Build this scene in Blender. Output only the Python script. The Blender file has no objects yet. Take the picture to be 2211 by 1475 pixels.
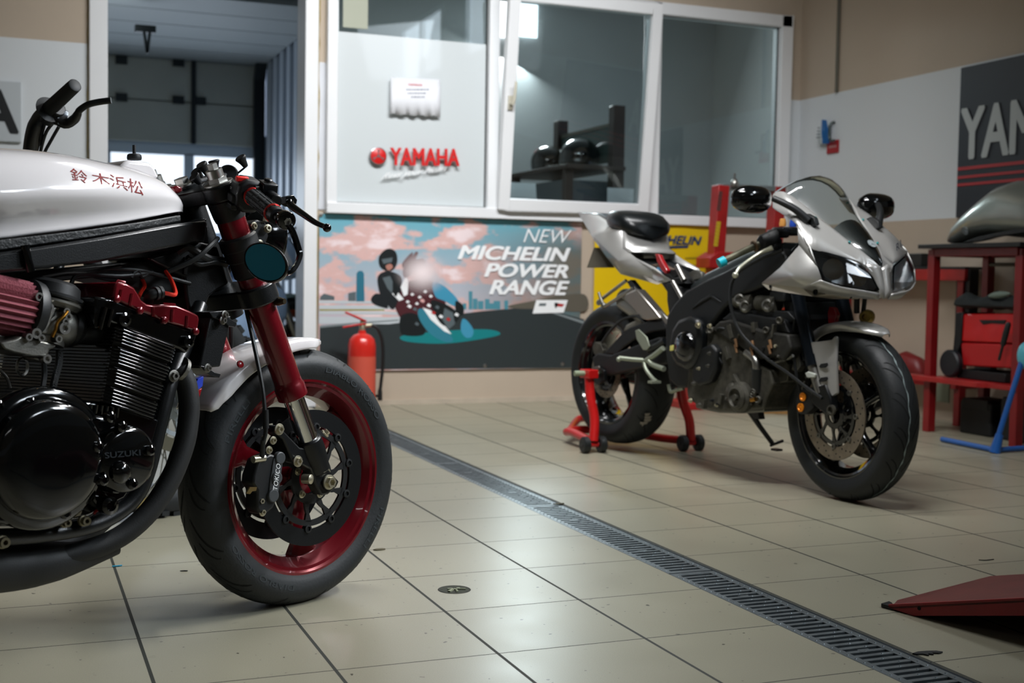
import bpy, bmesh, math, random
from mathutils import Vector, Matrix
random.seed(7)
SC = bpy.context.scene
COL = SC.collection
PI = math.pi
V = Vector

# ------------------------------------------------------------------ camera
FPX = 2705.4
PITCH, YAW, ROLL, CH = -.05169678, .37972957, .01645764, .758
def _cam_axes():
    cy, sy = math.cos(YAW), math.sin(YAW)
    f = V((sy*math.cos(PITCH), cy*math.cos(PITCH), math.sin(PITCH)))
    r = V((cy, -sy, 0)); u = r.cross(f)
    c, s = math.cos(ROLL), math.sin(ROLL)
    return r*c+u*s, u*c-r*s, f
CR, CU, CD = _cam_axes()
CC = V((0, 0, CH))
cam_data = bpy.data.cameras.new('camera'); cam = bpy.data.objects.new('camera', cam_data); COL.objects.link(cam)
cam.matrix_world = Matrix(((CR.x, CU.x, -CD.x, 0), (CR.y, CU.y, -CD.y, 0), (CR.z, CU.z, -CD.z, CH), (0, 0, 0, 1)))
cam_data.sensor_width = 36; cam_data.lens = FPX/2211*36; cam_data.clip_start = .05
cam_data.dof.use_dof = True; cam_data.dof.focus_distance = 2.72; cam_data.dof.aperture_fstop = 4.6
SC.camera = cam

# ------------------------------------------------------------------ look, world, lights
SC.view_settings.view_transform = 'Standard'; SC.view_settings.look = 'None'
SC.view_settings.exposure = 0.0; SC.view_settings.gamma = 1; SC.view_settings.use_curve_mapping = False
SC.render.film_transparent = False
wd = bpy.data.worlds.new('world'); SC.world = wd; wd.use_nodes = True
wd.node_tree.nodes['Background'].inputs[0].default_value = (.62, .75, 1, 1)
wd.node_tree.nodes['Background'].inputs[1].default_value = .9
def area(name, loc, target, sx, sy, power, color=(1, 1, 1), spread=180):
    d = bpy.data.lights.new(name, 'AREA'); d.shape = 'RECTANGLE'; d.size = sx; d.size_y = sy; d.energy = power; d.color = color; d.spread = math.radians(spread)
    o = bpy.data.objects.new(name, d); COL.objects.link(o); o.location = loc
    o.rotation_euler = (V(target)-V(loc)).to_track_quat('-Z', 'Y').to_euler()
    return o
ROOMZ = 4.5; XR = 4.81; YW = 7.02; XL = -3.6; YB = -4.6
TUBES_AND_FILLS = [((1.6, 4.6, 3.3), (1.9, 6.7, .7), 36, 112), ((2.7, 4.3, 3.3), (2.6, 6.7, .8), 24, 108), ((1.75, 3.8, 3.3), (1.5, 3.3, 0), 14, 80), ((3.3, 2.9, 3.3), (.5, 2.9, 1.0), 17, 52), ((1.45, 2.7, 3.3), (2.75, 4.1, .8), 13, 58), ((-.6, -1.6, 3.3), (-.6, -1.6, 0), 5, 150)]
for lo, tg, pw, sp in TUBES_AND_FILLS: area('tube_and_fill_light', lo, tg, 1.5, .12, pw, (.985, .99, 1), sp)  # ceiling tubes, plus unseen fills added to brighten tank, silver bike and mirror
area('daylight_right', (XR-.12, -1.2, 3.58), (.3, 2.6, .7), 1.5, .7, 9, (.84, .92, 1), 80)
area('daylight_right', (XR-.12, 1.25, 3.58), (.6, 3.1, .9), 1.5, .7, 20, (.84, .92, 1), 50)
area('daylight_bay', (.9, 11.7, 1.0), (1.0, 7.0, .5), 2.2, 1.5, 26, (.72, .85, 1))
area('hall_fill', (.2, 9.3, 2.55), (.2, 12, 1.9), 1.2, .1, 2.6, (.9, 1, .98))  # unseen fill added to light the front of the bay door panels
area('daylight_office', (4.05, 10.22, 2.78), (3.4, 7.3, 1.2), .5, .45, 70, (.95, .98, 1))

# ------------------------------------------------------------------ pixel rays (2211 x 1475 photograph) onto real planes
def ray(u, v): return CD+CR*((u-1105.5)/FPX)-CU*((v-737.5)/FPX)
def W(u, v, Y=YW):                                   # onto a plane parallel to the back wall
    d = ray(u, v); return CC+d*(Y/d.y)
def RW(u, v, X=XR):
    d = ray(u, v); return CC+d*(X/d.x)
def G(u, v, z=0.):
    d = ray(u, v); return CC+d*((z-CH)/d.z)
class Frame:                                          # a vehicle's own frame: x forward, y left, z up
    def __init__(s, x, y, heading, lean=0., zc=None):
        s.m = Matrix.Rotation(heading, 4, 'Z') @ Matrix.Rotation(lean, 4, 'X')
        o = V((x, y, 0))
        if zc: w = s.m @ V((0, 0, zc)); o -= V((w.x, w.y, 0))
        s.m = Matrix.Translation(o) @ s.m; s.i = s.m.inverted()
        s.c = s.i @ CC; s.r = s.i.to_3x3()
    def __call__(s, u, v, y):                        # photograph pixel -> point of the vehicle's plane at lateral offset y
        d = s.r @ ray(u, v); return s.c+d*((y-s.c.y)/d.y)

# ------------------------------------------------------------------ materials
def srgb(h):
    h = h.lstrip('#'); o = []
    for k in (0, 2, 4):
        c = int(h[k:k+2], 16)/255; o.append(c/12.92 if c <= .04045 else ((c+.055)/1.055)**2.4)
    return (*o, 1)
MATS = {}
def M(name, col='#808080', rough=.5, metal=0., coat=0., bump=0., bscale=200., var=0., vscale=6., emit=0., trans=0., spec=.5, aniso=0.):
    if name in MATS: return MATS[name]
    m = bpy.data.materials.new(name); m.use_nodes = True; nt = m.node_tree; b = nt.nodes['Principled BSDF']
    c = srgb(col) if isinstance(col, str) else col
    b.inputs['Base Color'].default_value = c; b.inputs['Roughness'].default_value = rough; b.inputs['Metallic'].default_value = metal
    b.inputs['Coat Weight'].default_value = coat; b.inputs['Coat Roughness'].default_value = .04
    b.inputs['Specular IOR Level'].default_value = spec; b.inputs['Transmission Weight'].default_value = trans
    if emit: b.inputs['Emission Color'].default_value = c; b.inputs['Emission Strength'].default_value = emit
    if var or bump:
        tc = nt.nodes.new('ShaderNodeTexCoord')
    if var:
        n = nt.nodes.new('ShaderNodeTexNoise'); n.inputs['Scale'].default_value = vscale; n.inputs['Detail'].default_value = 5
        nt.links.new(tc.outputs['Object'], n.inputs['Vector'])
        r = nt.nodes.new('ShaderNodeMapRange'); r.inputs['From Min'].default_value = .3; r.inputs['From Max'].default_value = .7
        r.inputs['To Min'].default_value = 1-var; r.inputs['To Max'].default_value = 1+var
        nt.links.new(n.outputs['Fac'], r.inputs['Value'])
        mx = nt.nodes.new('ShaderNodeVectorMath'); mx.operation = 'SCALE'; mx.inputs[0].default_value = c[:3]
        nt.links.new(r.outputs['Result'], mx.inputs['Scale']); nt.links.new(mx.outputs['Vector'], b.inputs['Base Color'])
    if bump:
        n2 = nt.nodes.new('ShaderNodeTexNoise'); n2.inputs['Scale'].default_value = bscale; n2.inputs['Detail'].default_value = 3
        nt.links.new(tc.outputs['Object'], n2.inputs['Vector'])
        bp = nt.nodes.new('ShaderNodeBump'); bp.inputs['Strength'].default_value = bump; bp.inputs['Distance'].default_value = .002
        nt.links.new(n2.outputs['Fac'], bp.inputs['Height']); nt.links.new(bp.outputs['Normal'], b.inputs['Normal'])
    MATS[name] = m; return m
def glass(name, tint=(.9, .95, .95), refl=.12, rough=0.):
    m = bpy.data.materials.new(name); m.use_nodes = True; nt = m.node_tree; nt.nodes.remove(nt.nodes['Principled BSDF'])
    t = nt.nodes.new('ShaderNodeBsdfTransparent'); t.inputs[0].default_value = (*tint, 1)
    g = nt.nodes.new('ShaderNodeBsdfGlossy'); g.inputs['Roughness'].default_value = rough
    f = nt.nodes.new('ShaderNodeFresnel'); f.inputs[0].default_value = 1.5
    a = nt.nodes.new('ShaderNodeMath'); a.operation = 'ADD'; a.inputs[1].default_value = refl; a.use_clamp = True
    mx = nt.nodes.new('ShaderNodeMixShader'); nt.links.new(f.outputs[0], a.inputs[0]); nt.links.new(a.outputs[0], mx.inputs[0])
    nt.links.new(t.outputs[0], mx.inputs[1]); nt.links.new(g.outputs[0], mx.inputs[2])
    nt.links.new(mx.outputs[0], nt.nodes['Material Output'].inputs[0]); MATS[name] = m; return m

# ------------------------------------------------------------------ mesh building
def sm(t): return t*t*(3-2*t)
def interp(xs, ys, x):
    if x <= xs[0]: return ys[0]
    for a in range(len(xs)-1):
        if x <= xs[a+1]:
            t = (x-xs[a])/(xs[a+1]-xs[a]); return ys[a]*(1-t)+ys[a+1]*t
    return ys[-1]
def cat(pts, n=6, closed=False):                      # Catmull-Rom through points
    P = [V(p) for p in pts]; out = []; N = len(P)
    for i in range(N if closed else N-1):
        g = (lambda j: P[j % N]) if closed else (lambda j: P[max(0, min(N-1, j))])
        p0, p1, p2, p3 = g(i-1), g(i), g(i+1), g(i+2)
        for k in range(n):
            t = k/n
            out.append(.5*((2*p1)+(p2-p0)*t+(2*p0-5*p1+4*p2-p3)*t*t+(3*p1-p0-3*p2+p3)*t**3))
    if not closed: out.append(P[-1])
    return out
class MB:
    def __init__(s): s.v = []; s.f = []; s.mi = []; s.cur = 0
    def add(s, vs, fs):
        n = len(s.v); s.v += [V(p) for p in vs]; s.f += [[i+n for i in f] for f in fs]; s.mi += [s.cur]*len(fs); return s
    def box(s, c, size, rot=None):
        c = V(c); h = V(size)/2
        vs = [V((x*h.x, y*h.y, z*h.z)) for x in (-1, 1) for y in (-1, 1) for z in (-1, 1)]
        if rot: vs = [rot @ p for p in vs]
        return s.add([c+p for p in vs], [(0, 1, 3, 2), (4, 6, 7, 5), (0, 4, 5, 1), (2, 3, 7, 6), (0, 2, 6, 4), (1, 5, 7, 3)])
    def span(s, a, b): a = V(a); b = V(b); return s.box((a+b)/2, [abs(q) for q in (b-a)])
    def prism(s, pts, vec):
        n = len(pts); vec = V(vec); vs = [V(p) for p in pts]+[V(p)+vec for p in pts]
        return s.add(vs, [list(range(n))[::-1], list(range(n, 2*n))]+[(i, (i+1) % n, (i+1) % n+n, i+n) for i in range(n)])
    def prism2(s, a, b):                              # two matching outlines
        n = len(a)
        return s.add(list(a)+list(b), [list(range(n))[::-1], list(range(n, 2*n))]+[(i, (i+1) % n, (i+1) % n+n, i+n) for i in range(n)])
    def loft(s, loops, closed=True, cap=True):
        n = len(loops[0]); vs = [p for l in loops for p in l]; fs = []
        for a in range(len(loops)-1):
            for i in range(n if closed else n-1):
                j = (i+1) % n; fs.append((a*n+i, a*n+j, (a+1)*n+j, (a+1)*n+i))
        if cap and closed: fs += [list(range(n))[::-1], list(range((len(loops)-1)*n, len(loops)*n))]
        return s.add(vs, fs)
    def tube(s, path, r, seg=10, cap=True, closed=False, sq=None):
        P = [V(p) for p in path]; n = len(P); R = r if isinstance(r, (list, tuple)) else [r]*n
        T = []
        for i in range(n):
            a = P[(i-1) % n] if closed else P[max(0, i-1)]; b = P[(i+1) % n] if closed else P[min(n-1, i+1)]
            T.append((b-a).normalized())
        up = V((0, 0, 1)) if abs(T[0].z) < .9 else V((0, 1, 0))
        nrm = (up-T[0]*up.dot(T[0])).normalized(); loops = []
        for i in range(n):
            nrm = (nrm-T[i]*nrm.dot(T[i])).normalized(); bi = T[i].cross(nrm)
            if sq: loops.append([P[i]+nrm*(sq[1]*a)+bi*(sq[0]*b) for a, b in ((-.5, -.5), (.5, -.5), (.5, .5), (-.5, .5))])
            else: loops.append([P[i]+(nrm*math.cos(2*PI*k/seg)+bi*math.sin(2*PI*k/seg))*R[i] for k in range(seg)])
        if closed: loops.append(loops[0])
        return s.loft(loops, cap=cap and not closed)
    def cyl(s, a, b, r, r2=None, seg=16):
        return s.tube([a, b], [r, r if r2 is None else r2], seg)
    def lathe(s, prof, o=(0, 0, 0), axis=(0, 0, 1), seg=32, closed=False, cap=True):   # prof: (radius, height along axis)
        o = V(o); ax = V(axis).normalized(); t = V((1, 0, 0)) if abs(ax.x) < .9 else V((0, 1, 0))
        e1 = (t-ax*t.dot(ax)).normalized(); e2 = ax.cross(e1); loops = []
        for k in range(seg):
            a = 2*PI*k/seg; d = e1*math.cos(a)+e2*math.sin(a); loops.append([o+d*max(r, 1e-5)+ax*h for r, h in prof])
        n = len(prof); vs = [p for l in loops for p in l]; fs = []
        for k in range(seg):
            k2 = (k+1) % seg
            for i in range(n if closed else n-1):
                j = (i+1) % n; fs.append((k*n+i, k2*n+i, k2*n+j, k*n+j))
        if cap and not closed:
            if prof[0][0] > 1e-4: fs.append([k*n for k in range(seg)][::-1])
            if prof[-1][0] > 1e-4: fs.append([k*n+n-1 for k in range(seg)])
        return s.add(vs, fs)
    def ball(s, c, r, seg=16, rot=None, sc=(1, 1, 1)):
        c = V(c); vs = []; fs = []; m = seg//2
        for i in range(m+1):
            th = PI*i/m
            for k in range(seg):
                p = V((math.sin(th)*math.cos(2*PI*k/seg)*sc[0], math.sin(th)*math.sin(2*PI*k/seg)*sc[1], math.cos(th)*sc[2]))*r
                vs.append(c+(rot @ p if rot else p))
        for i in range(m):
            for k in range(seg): fs.append((i*seg+k, (i+1)*seg+k, (i+1)*seg+(k+1) % seg, i*seg+(k+1) % seg))
        return s.add(vs, fs)
    def bolt(s, c, axis, r=.006, h=.006, hexa=True):
        c = V(c); a = V(axis).normalized(); s.lathe([(r*1.5, 0), (r*1.5, h*.3), (r*1.3, h*.35)], c, a, 14)
        s.lathe([(r, h*.3), (r, h), (r*.55, h), (r*.5, h*.5)], c, a, 6 if hexa else 14); return s
    def mirror(s):                                    # adds the copy mirrored in y
        n = len(s.v); k = len(s.f); s.v += [V((p.x, -p.y, p.z)) for p in s.v]
        s.f += [[i+n for i in f][::-1] for f in s.f[:k]]; s.mi += s.mi[:k]; return s
    def split(s, name, *a, gap=.0008, **k):               # one object for each separate piece (pieces that touch stay together)
        par = list(range(len(s.v)))
        def find(x):
            while par[x] != x: par[x] = par[par[x]]; x = par[x]
            return x
        for f in s.f:
            for q in f[1:]: par[find(q)] = find(f[0])
        comp = {}
        for i in range(len(s.v)): comp.setdefault(find(i), []).append(i)
        bx = [[[min(s.v[i][c] for i in q)-gap for c in range(3)], [max(s.v[i][c] for i in q)+gap for c in range(3)], {r}] for r, q in comp.items()]
        done = False
        while not done:
            done = True
            for i in range(len(bx)):
                for j in range(i+1, len(bx)):
                    p, q = bx[i], bx[j]
                    if all(p[0][c] <= q[1][c] and q[0][c] <= p[1][c] for c in range(3)):
                        bx[i] = [[min(p[0][c], q[0][c]) for c in range(3)], [max(p[1][c], q[1][c]) for c in range(3)], p[2] | q[2]]; del bx[j]; done = False; break
                if not done: break
        out = []
        for lo, hi, roots in bx:
            m = MB()
            ids = [i for r in roots for i in comp[r]]; mp = {i: n for n, i in enumerate(ids)}; m.v = [s.v[i] for i in ids]
            for f, mi in zip(s.f, s.mi):
                if f[0] in mp: m.f.append([mp[i] for i in f]); m.mi.append(mi)
            out.append(m.build(name, *a, **k))
        return out
    def build(s, name, mats, parent=None, smooth=38, bevel=0., seg=2, sub=0, loc=None, solid=0.):
        me = bpy.data.meshes.new(name); me.from_pydata([tuple(p) for p in s.v], [], s.f)
        mats = mats if isinstance(mats, (list, tuple)) else [mats]
        for m in mats: me.materials.append(m)
        me.polygons.foreach_set('material_index', s.mi)
        bm = bmesh.new(); bm.from_mesh(me); bmesh.ops.remove_doubles(bm, verts=bm.verts, dist=1e-5)
        bmesh.ops.recalc_face_normals(bm, faces=bm.faces); bm.to_mesh(me); bm.free()
        if smooth:
            me.polygons.foreach_set('use_smooth', [True]*len(me.polygons)); me.set_sharp_from_angle(angle=math.radians(smooth))
        o = bpy.data.objects.new(name, me); COL.objects.link(o)
        if parent: o.parent = parent
        if loc: o.location = loc
        if solid: md = o.modifiers.new('solid', 'SOLIDIFY'); md.thickness = solid; md.offset = -1
        if bevel:
            md = o.modifiers.new('bevel', 'BEVEL'); md.width = bevel; md.segments = seg; md.limit_method = 'ANGLE'; md.angle_limit = math.radians(32)
        if sub: md = o.modifiers.new('sub', 'SUBSURF'); md.levels = md.render_levels = sub
        return o
def tag(o, label=None, cat_=None, group=None, kind=None):
    if label: o['label'] = label
    if cat_: o['category'] = cat_
    if group: o['group'] = group
    if kind: o['kind'] = kind
    return o
def thing(name, label, cat_, mat=None, group=None):
    o = bpy.data.objects.new(name, None); COL.objects.link(o); o.empty_display_size = .1
    if mat is not None: o.matrix_world = mat
    return tag(o, label, cat_, group)
def struct(o): o['kind'] = 'structure'; return o
_tx = {}
def glyphs(txt, bold=0., shear=0., space=1.):         # outline of a text, as (2d points, faces), box normalised to 0..1 in x and y
    key = (txt, bold, shear, space)
    if key in _tx: return _tx[key]
    cu = bpy.data.curves.new('t', 'FONT'); cu.body = txt; cu.size = 1; cu.offset = bold; cu.shear = shear; cu.space_character = space
    cu.resolution_u = 4; cu.fill_mode = 'FRONT'
    o = bpy.data.objects.new('t', cu); COL.objects.link(o); dg = bpy.context.evaluated_depsgraph_get()
    me = bpy.data.meshes.new_from_object(o.evaluated_get(dg))
    vs = [(v.co.x, v.co.y) for v in me.vertices]; fs = [list(p.vertices) for p in me.polygons]
    bpy.data.objects.remove(o); bpy.data.curves.remove(cu); bpy.data.meshes.remove(me)
    x0 = min(p[0] for p in vs); x1 = max(p[0] for p in vs); y0 = min(p[1] for p in vs); y1 = max(p[1] for p in vs)
    _tx[key] = ([((x-x0)/(x1-x0), (y-y0)/(y1-y0)) for x, y in vs], fs, (x1-x0)/(y1-y0)); return _tx[key]
def text_on(mb, txt, bl, br, tl, depth=0., bold=0., shear=0., space=1.):   # letters on the parallelogram bl-br-tl, raised by depth
    if bold > 0:                                      # heavier strokes: the same outline laid down several times, slightly shifted
        asp = glyphs(txt, 0, shear, space)[2]; bl, br, tl = V(bl), V(br), V(tl); ex, ey = (br-bl)*(bold/asp), (tl-bl)*bold
        for k, (a, c) in enumerate(((-1, 0), (1, 0), (-.6, .7), (.6, .7), (-.6, -.7), (.6, -.7), (0, 0))):
            d = ex*a+ey*c; text_on(mb, txt, bl+d, br+d, tl+d, depth+(br-bl).length*2e-5*k, 0, shear, space)
        return mb
    vs, fs, _ = glyphs(txt, bold, shear, space); bl, br, tl = V(bl), V(br), V(tl); n = (br-bl).cross(tl-bl).normalized()
    pts = [bl+(br-bl)*x+(tl-bl)*y+n*depth for x, y in vs]; mb.add(pts, fs)
    if depth:
        ed = {}
        for f in fs:
            for a, b in zip(f, f[1:]+f[:1]): ed[(a, b)] = 1
        rim = [(a, b) for a, b in ed if (b, a) not in ed]; k = len(mb.v)
        lo = [bl+(br-bl)*x+(tl-bl)*y for x, y in vs]; m = len(vs)
        mb.add(pts+lo, [(a, b, b+m, a+m) for a, b in rim])
    return mb
def text_arc(mb, txt, c, r, h, a_mid, width_ang, axis_x, axis_y, nrm, lift=0., bold=0., flip=1):
    vs, fs, _ = glyphs(txt, bold); c = V(c)
    pts = []
    for x, y in vs:
        a = a_mid-flip*(x-.5)*width_ang; rr = r+(y*h if flip > 0 else (1-y)*h); pts.append(c+axis_x*(math.cos(a)*rr)+axis_y*(math.sin(a)*rr)+nrm*lift)
    return mb.add(pts, fs)

# ================================================================== THE SETTING
def wall_material(name, beige, white, lo=1.12, hi=1.945):
    m = M(name, beige, .75, var=.05, vscale=1.5, bump=.08, bscale=60)
    nt = m.node_tree; b = nt.nodes['Principled BSDF']; old = b.inputs['Base Color'].links[0].from_socket
    g = nt.nodes.new('ShaderNodeNewGeometry'); sp = nt.nodes.new('ShaderNodeSeparateXYZ'); nt.links.new(g.outputs['Position'], sp.inputs[0])
    a = nt.nodes.new('ShaderNodeMath'); a.operation = 'GREATER_THAN'; a.inputs[1].default_value = lo
    c = nt.nodes.new('ShaderNodeMath'); c.operation = 'LESS_THAN'; c.inputs[1].default_value = hi
    k = nt.nodes.new('ShaderNodeMath'); k.operation = 'MULTIPLY'
    nt.links.new(sp.outputs[2], a.inputs[0]); nt.links.new(sp.outputs[2], c.inputs[0]); nt.links.new(a.outputs[0], k.inputs[0]); nt.links.new(c.outputs[0], k.inputs[1])
    mx = nt.nodes.new('ShaderNodeMix'); mx.data_type = 'RGBA'; nt.links.new(k.outputs[0], mx.inputs[0]); nt.links.new(old, mx.inputs[6])
    mx.inputs[7].default_value = srgb(white); nt.links.new(mx.outputs[2], b.inputs['Base Color']); return m
WALL = wall_material('wall_paint', '#b8a997', '#d3d8db')
HALL = M('hall_wall', '#8b939c', .6, var=.05)
def floor_material():
    m = M('floor_tiles', '#95917e', .30, var=.045, spec=.55, vscale=3.0); nt = m.node_tree; b = nt.nodes['Principled BSDF']; L = nt.links
    old = b.inputs['Base Color'].links[0].from_socket
    def mn(op, a, bb=None):
        n = nt.nodes.new('ShaderNodeMath'); n.operation = op
        for k, q in ((0, a), (1, bb)):
            if q is None: continue
            if isinstance(q, (int, float)): n.inputs[k].default_value = q
            else: L.new(q, n.inputs[k])
        return n.outputs[0]
    g = nt.nodes.new('ShaderNodeNewGeometry'); sp = nt.nodes.new('ShaderNodeSeparateXYZ'); L.new(g.outputs['Position'], sp.inputs[0])
    X, Y = sp.outputs[0], sp.outputs[1]; T = .33302
    right = mn('GREATER_THAN', X, 1.63)
    xo = mn('ADD', mn('MULTIPLY', right, 2.0434-.5719), .5719)
    fx = mn('ABSOLUTE', mn('SUBTRACT', mn('FRACT', mn('ADD', mn('DIVIDE', mn('SUBTRACT', X, xo), T), 30.5)), .5))
    fy = mn('ABSOLUTE', mn('SUBTRACT', mn('FRACT', mn('ADD', mn('DIVIDE', mn('SUBTRACT', Y, 2.6489), T), 30.5)), .5))
    lx = mn('LESS_THAN', fx, .0036/T); ly = mn('LESS_THAN', fy, .0017/T); line = mn('MAXIMUM', lx, ly)
    cid = nt.nodes.new('ShaderNodeCombineXYZ')
    L.new(mn('FLOOR', mn('DIVIDE', mn('SUBTRACT', X, xo), T)), cid.inputs[0]); L.new(mn('FLOOR', mn('DIVIDE', mn('SUBTRACT', Y, 2.6489), T)), cid.inputs[1])
    wn = nt.nodes.new('ShaderNodeTexWhiteNoise'); L.new(cid.outputs[0], wn.inputs['Vector'])
    tone = mn('ADD', mn('MULTIPLY', wn.outputs['Value'], .07), .965)
    # fine grain, specks of dirt
    def noise(scale, det=2):
        n = nt.nodes.new('ShaderNodeTexNoise'); n.inputs['Scale'].default_value = scale; n.inputs['Detail'].default_value = det
        L.new(g.outputs['Position'], n.inputs['Vector']); return n.outputs['Fac']
    grain = mn('ADD', mn('MULTIPLY', noise(420, 1), .34), .83)
    smear = mn('MULTIPLY', mn('GREATER_THAN', noise(26, 4), .70), .25)
    spot = mn('MULTIPLY', mn('MULTIPLY', mn('GREATER_THAN', noise(55, 1), .735), mn('GREATER_THAN', noise(5, 2), .5)), .75)
    keep = mn('SUBTRACT', 1., mn('MAXIMUM', spot, mn('MULTIPLY', smear, noise(8, 2))))
    sc1 = nt.nodes.new('ShaderNodeVectorMath'); sc1.operation = 'SCALE'; L.new(old, sc1.inputs[0]); L.new(mn('MULTIPLY', mn('MULTIPLY', tone, grain), keep), sc1.inputs['Scale'])
    mx = nt.nodes.new('ShaderNodeMix'); mx.data_type = 'RGBA'; L.new(line, mx.inputs[0]); L.new(sc1.outputs[0], mx.inputs[6]); mx.inputs[7].default_value = srgb('#23261f')
    L.new(mx.outputs[2], b.inputs['Base Color'])
    L.new(mn('ADD', mn('MULTIPLY', noise(6, 2), .08), mn('ADD', .29, mn('MULTIPLY', line, .4))), b.inputs['Roughness'])
    bp = nt.nodes.new('ShaderNodeBump'); bp.inputs['Strength'].default_value = .6; bp.inputs['Distance'].default_value = .0015; bp.invert = True
    L.new(mn('ADD', line, mn('MULTIPLY', noise(2.5, 1), .10)), bp.inputs['Height']); L.new(bp.outputs['Normal'], b.inputs['Normal'])
    return m
FLOOR = floor_material()
DR0, DR1 = 1.566, 1.706                                # the drain channel's edges
b = MB()
b.span((XL, YB, -.12), (DR0, 12.6, 0)); b.span((DR1, YB, -.12), (6.2, 12.6, 0)); b.span((DR0, YB, -.12), (DR1, -.5, 0)); b.span((DR0, YW-.02, -.12), (DR1, 12.6, 0))
fl = struct(b.build('floor', FLOOR, smooth=0))
CON = M('drain_dark', '#15171a', .8)
b = MB(); b.span((DR0, -.5, -.12), (DR1, YW, -.1)); struct(b.build('floor_channel', CON, smooth=0))

# back wall with the doorway and the office window left open
DX0, DX1 = W(212, 300).x, W(668, 300).x
WX0, WX1, WZ0, WZ1 = W(703, 200).x, W(1704, 41).x, 1.10, 2.475
b = MB(); T_ = .16
b.span((XL, YW, 0), (DX0, YW+T_, ROOMZ)); b.span((DX0, YW, 2.75), (WX0, YW+T_, ROOMZ)); b.span((DX1, YW, 0), (WX0, YW+T_, 2.75))
b.span((WX0, YW, 0), (XR+.0, YW+T_, WZ0)); b.span((WX0, YW, WZ1), (XR, YW+T_, ROOMZ)); b.span((WX1, YW, WZ0), (XR, YW+T_, WZ1))
struct(b.build('wall_back', WALL, smooth=0))
RWZ0, RWZ1 = 3.19, 4.01; RWO = ((-2.06, -.34), (.44, 2.16))   # high windows in the right wall, beside the camera
b = MB()
b.span((XR, YB, 0), (XR+T_, YW+T_, RWZ0)); b.span((XR, YB, RWZ1), (XR+T_, YW+T_, ROOMZ))
for a, c in ((YB, RWO[0][0]), (RWO[0][1], RWO[1][0]), (RWO[1][1], YW+T_)): b.span((XR, a, RWZ0), (XR+T_, c, RWZ1))
struct(b.build('wall_right', WALL, smooth=0))
b = MB(); b.span((XL-T_, YB, 0), (XL, YW+T_, ROOMZ)); struct(b.build('wall_left', WALL, smooth=0))
b = MB(); b.span((XL, YB-T_, 0), (XR, YB, ROOMZ)); struct(b.build('wall_front', WALL, smooth=0))
CEIL = M('ceiling_paint', '#8d8f8c', .85, var=.05)
b = MB(); b.span((XL, YB, ROOMZ), (XR, YW+T_, ROOMZ+.1)); struct(b.build('ceiling', CEIL, smooth=0))
SKYP = M('daylight_pane', (.80, .90, 1, 1), .5, emit=3.0)
PVC = M('white_pvc', '#e4e6e8', .35, var=.02, vscale=3)
b = MB()
RWP = [(a, (a+c)/2) for a, c in RWO]+[((a+c)/2, c) for a, c in RWO]
for y0, y1 in RWP:
    for a in (y0, y1-.06): b.span((XR-.03, a, RWZ0), (XR+.05, a+.06, RWZ1))
    for z in (RWZ0, RWZ1-.06): b.span((XR-.03, y0+.06, z), (XR+.05, y1-.06, z+.06))
w2 = struct(b.build('window_2', PVC, smooth=0))
for y0, y1 in RWP:
    b = MB(); b.span((XR+.02, y0+.06, RWZ0+.06), (XR+.03, y1-.06, RWZ1-.06)); b.build('pane', SKYP, w2, smooth=0)
# narrow light strip of skirting along the back wall
b = MB(); b.span((DX1+.06, YW-.012, 0), (XR, YW, .03)); struct(b.build('baseboard_back', M('skirting', '#b9ad9c', .6, var=.1, vscale=9), smooth=0))
# doorway lining: white boards with a foam seam at the outer edges
FOAM = M('foam_seam', '#9c8a55', .9, bump=.8, bscale=90, var=.2, vscale=30)
b = MB()
for x0, x1 in ((W(192, 300).x, W(232, 300).x), (W(655, 300).x, W(684, 300).x)): b.span((x0, YW-.035, 0), (x1, YW+T_+.02, 2.75))
b.span((W(192, 300).x, YW-.035, 2.7), (W(684, 300).x, YW+T_+.02, 2.78))
d1 = struct(b.build('door_1', PVC, smooth=0, bevel=.006))
b = MB()
for x in (W(191, 300).x, W(685.5, 300).x):
    b.tube([(x+random.uniform(-.003, .003), YW-.006, .02+2.7*k/60) for k in range(61)], [random.uniform(.004, .009) for k in range(61)], 6)
b.build('foam_seam', FOAM, d1)
# pier between doorway and window: pale strip, brown above
b = MB(); b.span((W(687, 300).x, YW-.006, 1.12), (WX0+.01, YW+.0, 1.94)); struct(b.build('trim_1', M('pier_white', '#cdd0d6', .5, var=.04), smooth=0))

# ------------------------------------------------ office window: fixed left and right lights, tilted sash in the middle
GL = glass('window_glass', (.84, .90, .91), .03)
zt0, zt1 = WZ0, WZ1; F_ = .07
xa, xb_, xc, xd = WX0, W(1050, 200).x, W(1408, 250).x, WX1
b = MB(); y0, y1 = YW-.045, YW+.06
b.span((xa, y0, zt0), (W(726, 200).x, y1, zt1)); b.span((xd-.08, y0, zt0), (xd, y1, zt1))
b.span((xa, y0-.012, zt0), (xd, y1, zt0+.062)); b.span((xa, y0, zt1-.075), (xd, y1, zt1))
b.span((W(1050, 220).x, y0, zt0), (W(1071, 300).x, y1, zt1)); b.span((W(1396, 250).x, y0, zt0), (W(1419, 250).x, y1, zt1))
win = struct(b.build('window_1', PVC, smooth=0, bevel=.005))
def pane(x0, x1, z0, z1, y, parent, name='pane', mat=GL):
    b = MB(); b.span((x0, y, z0), (x1, y+.006, z1)); return b.build(name, mat, parent, smooth=0)
pane(W(726, 200).x, W(1050, 220).x, zt0+.06, zt1-.07, YW+.005, win)
pane(W(1419, 250).x, xd-.08, zt0+.06, zt1-.07, YW+.005, win)
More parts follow.
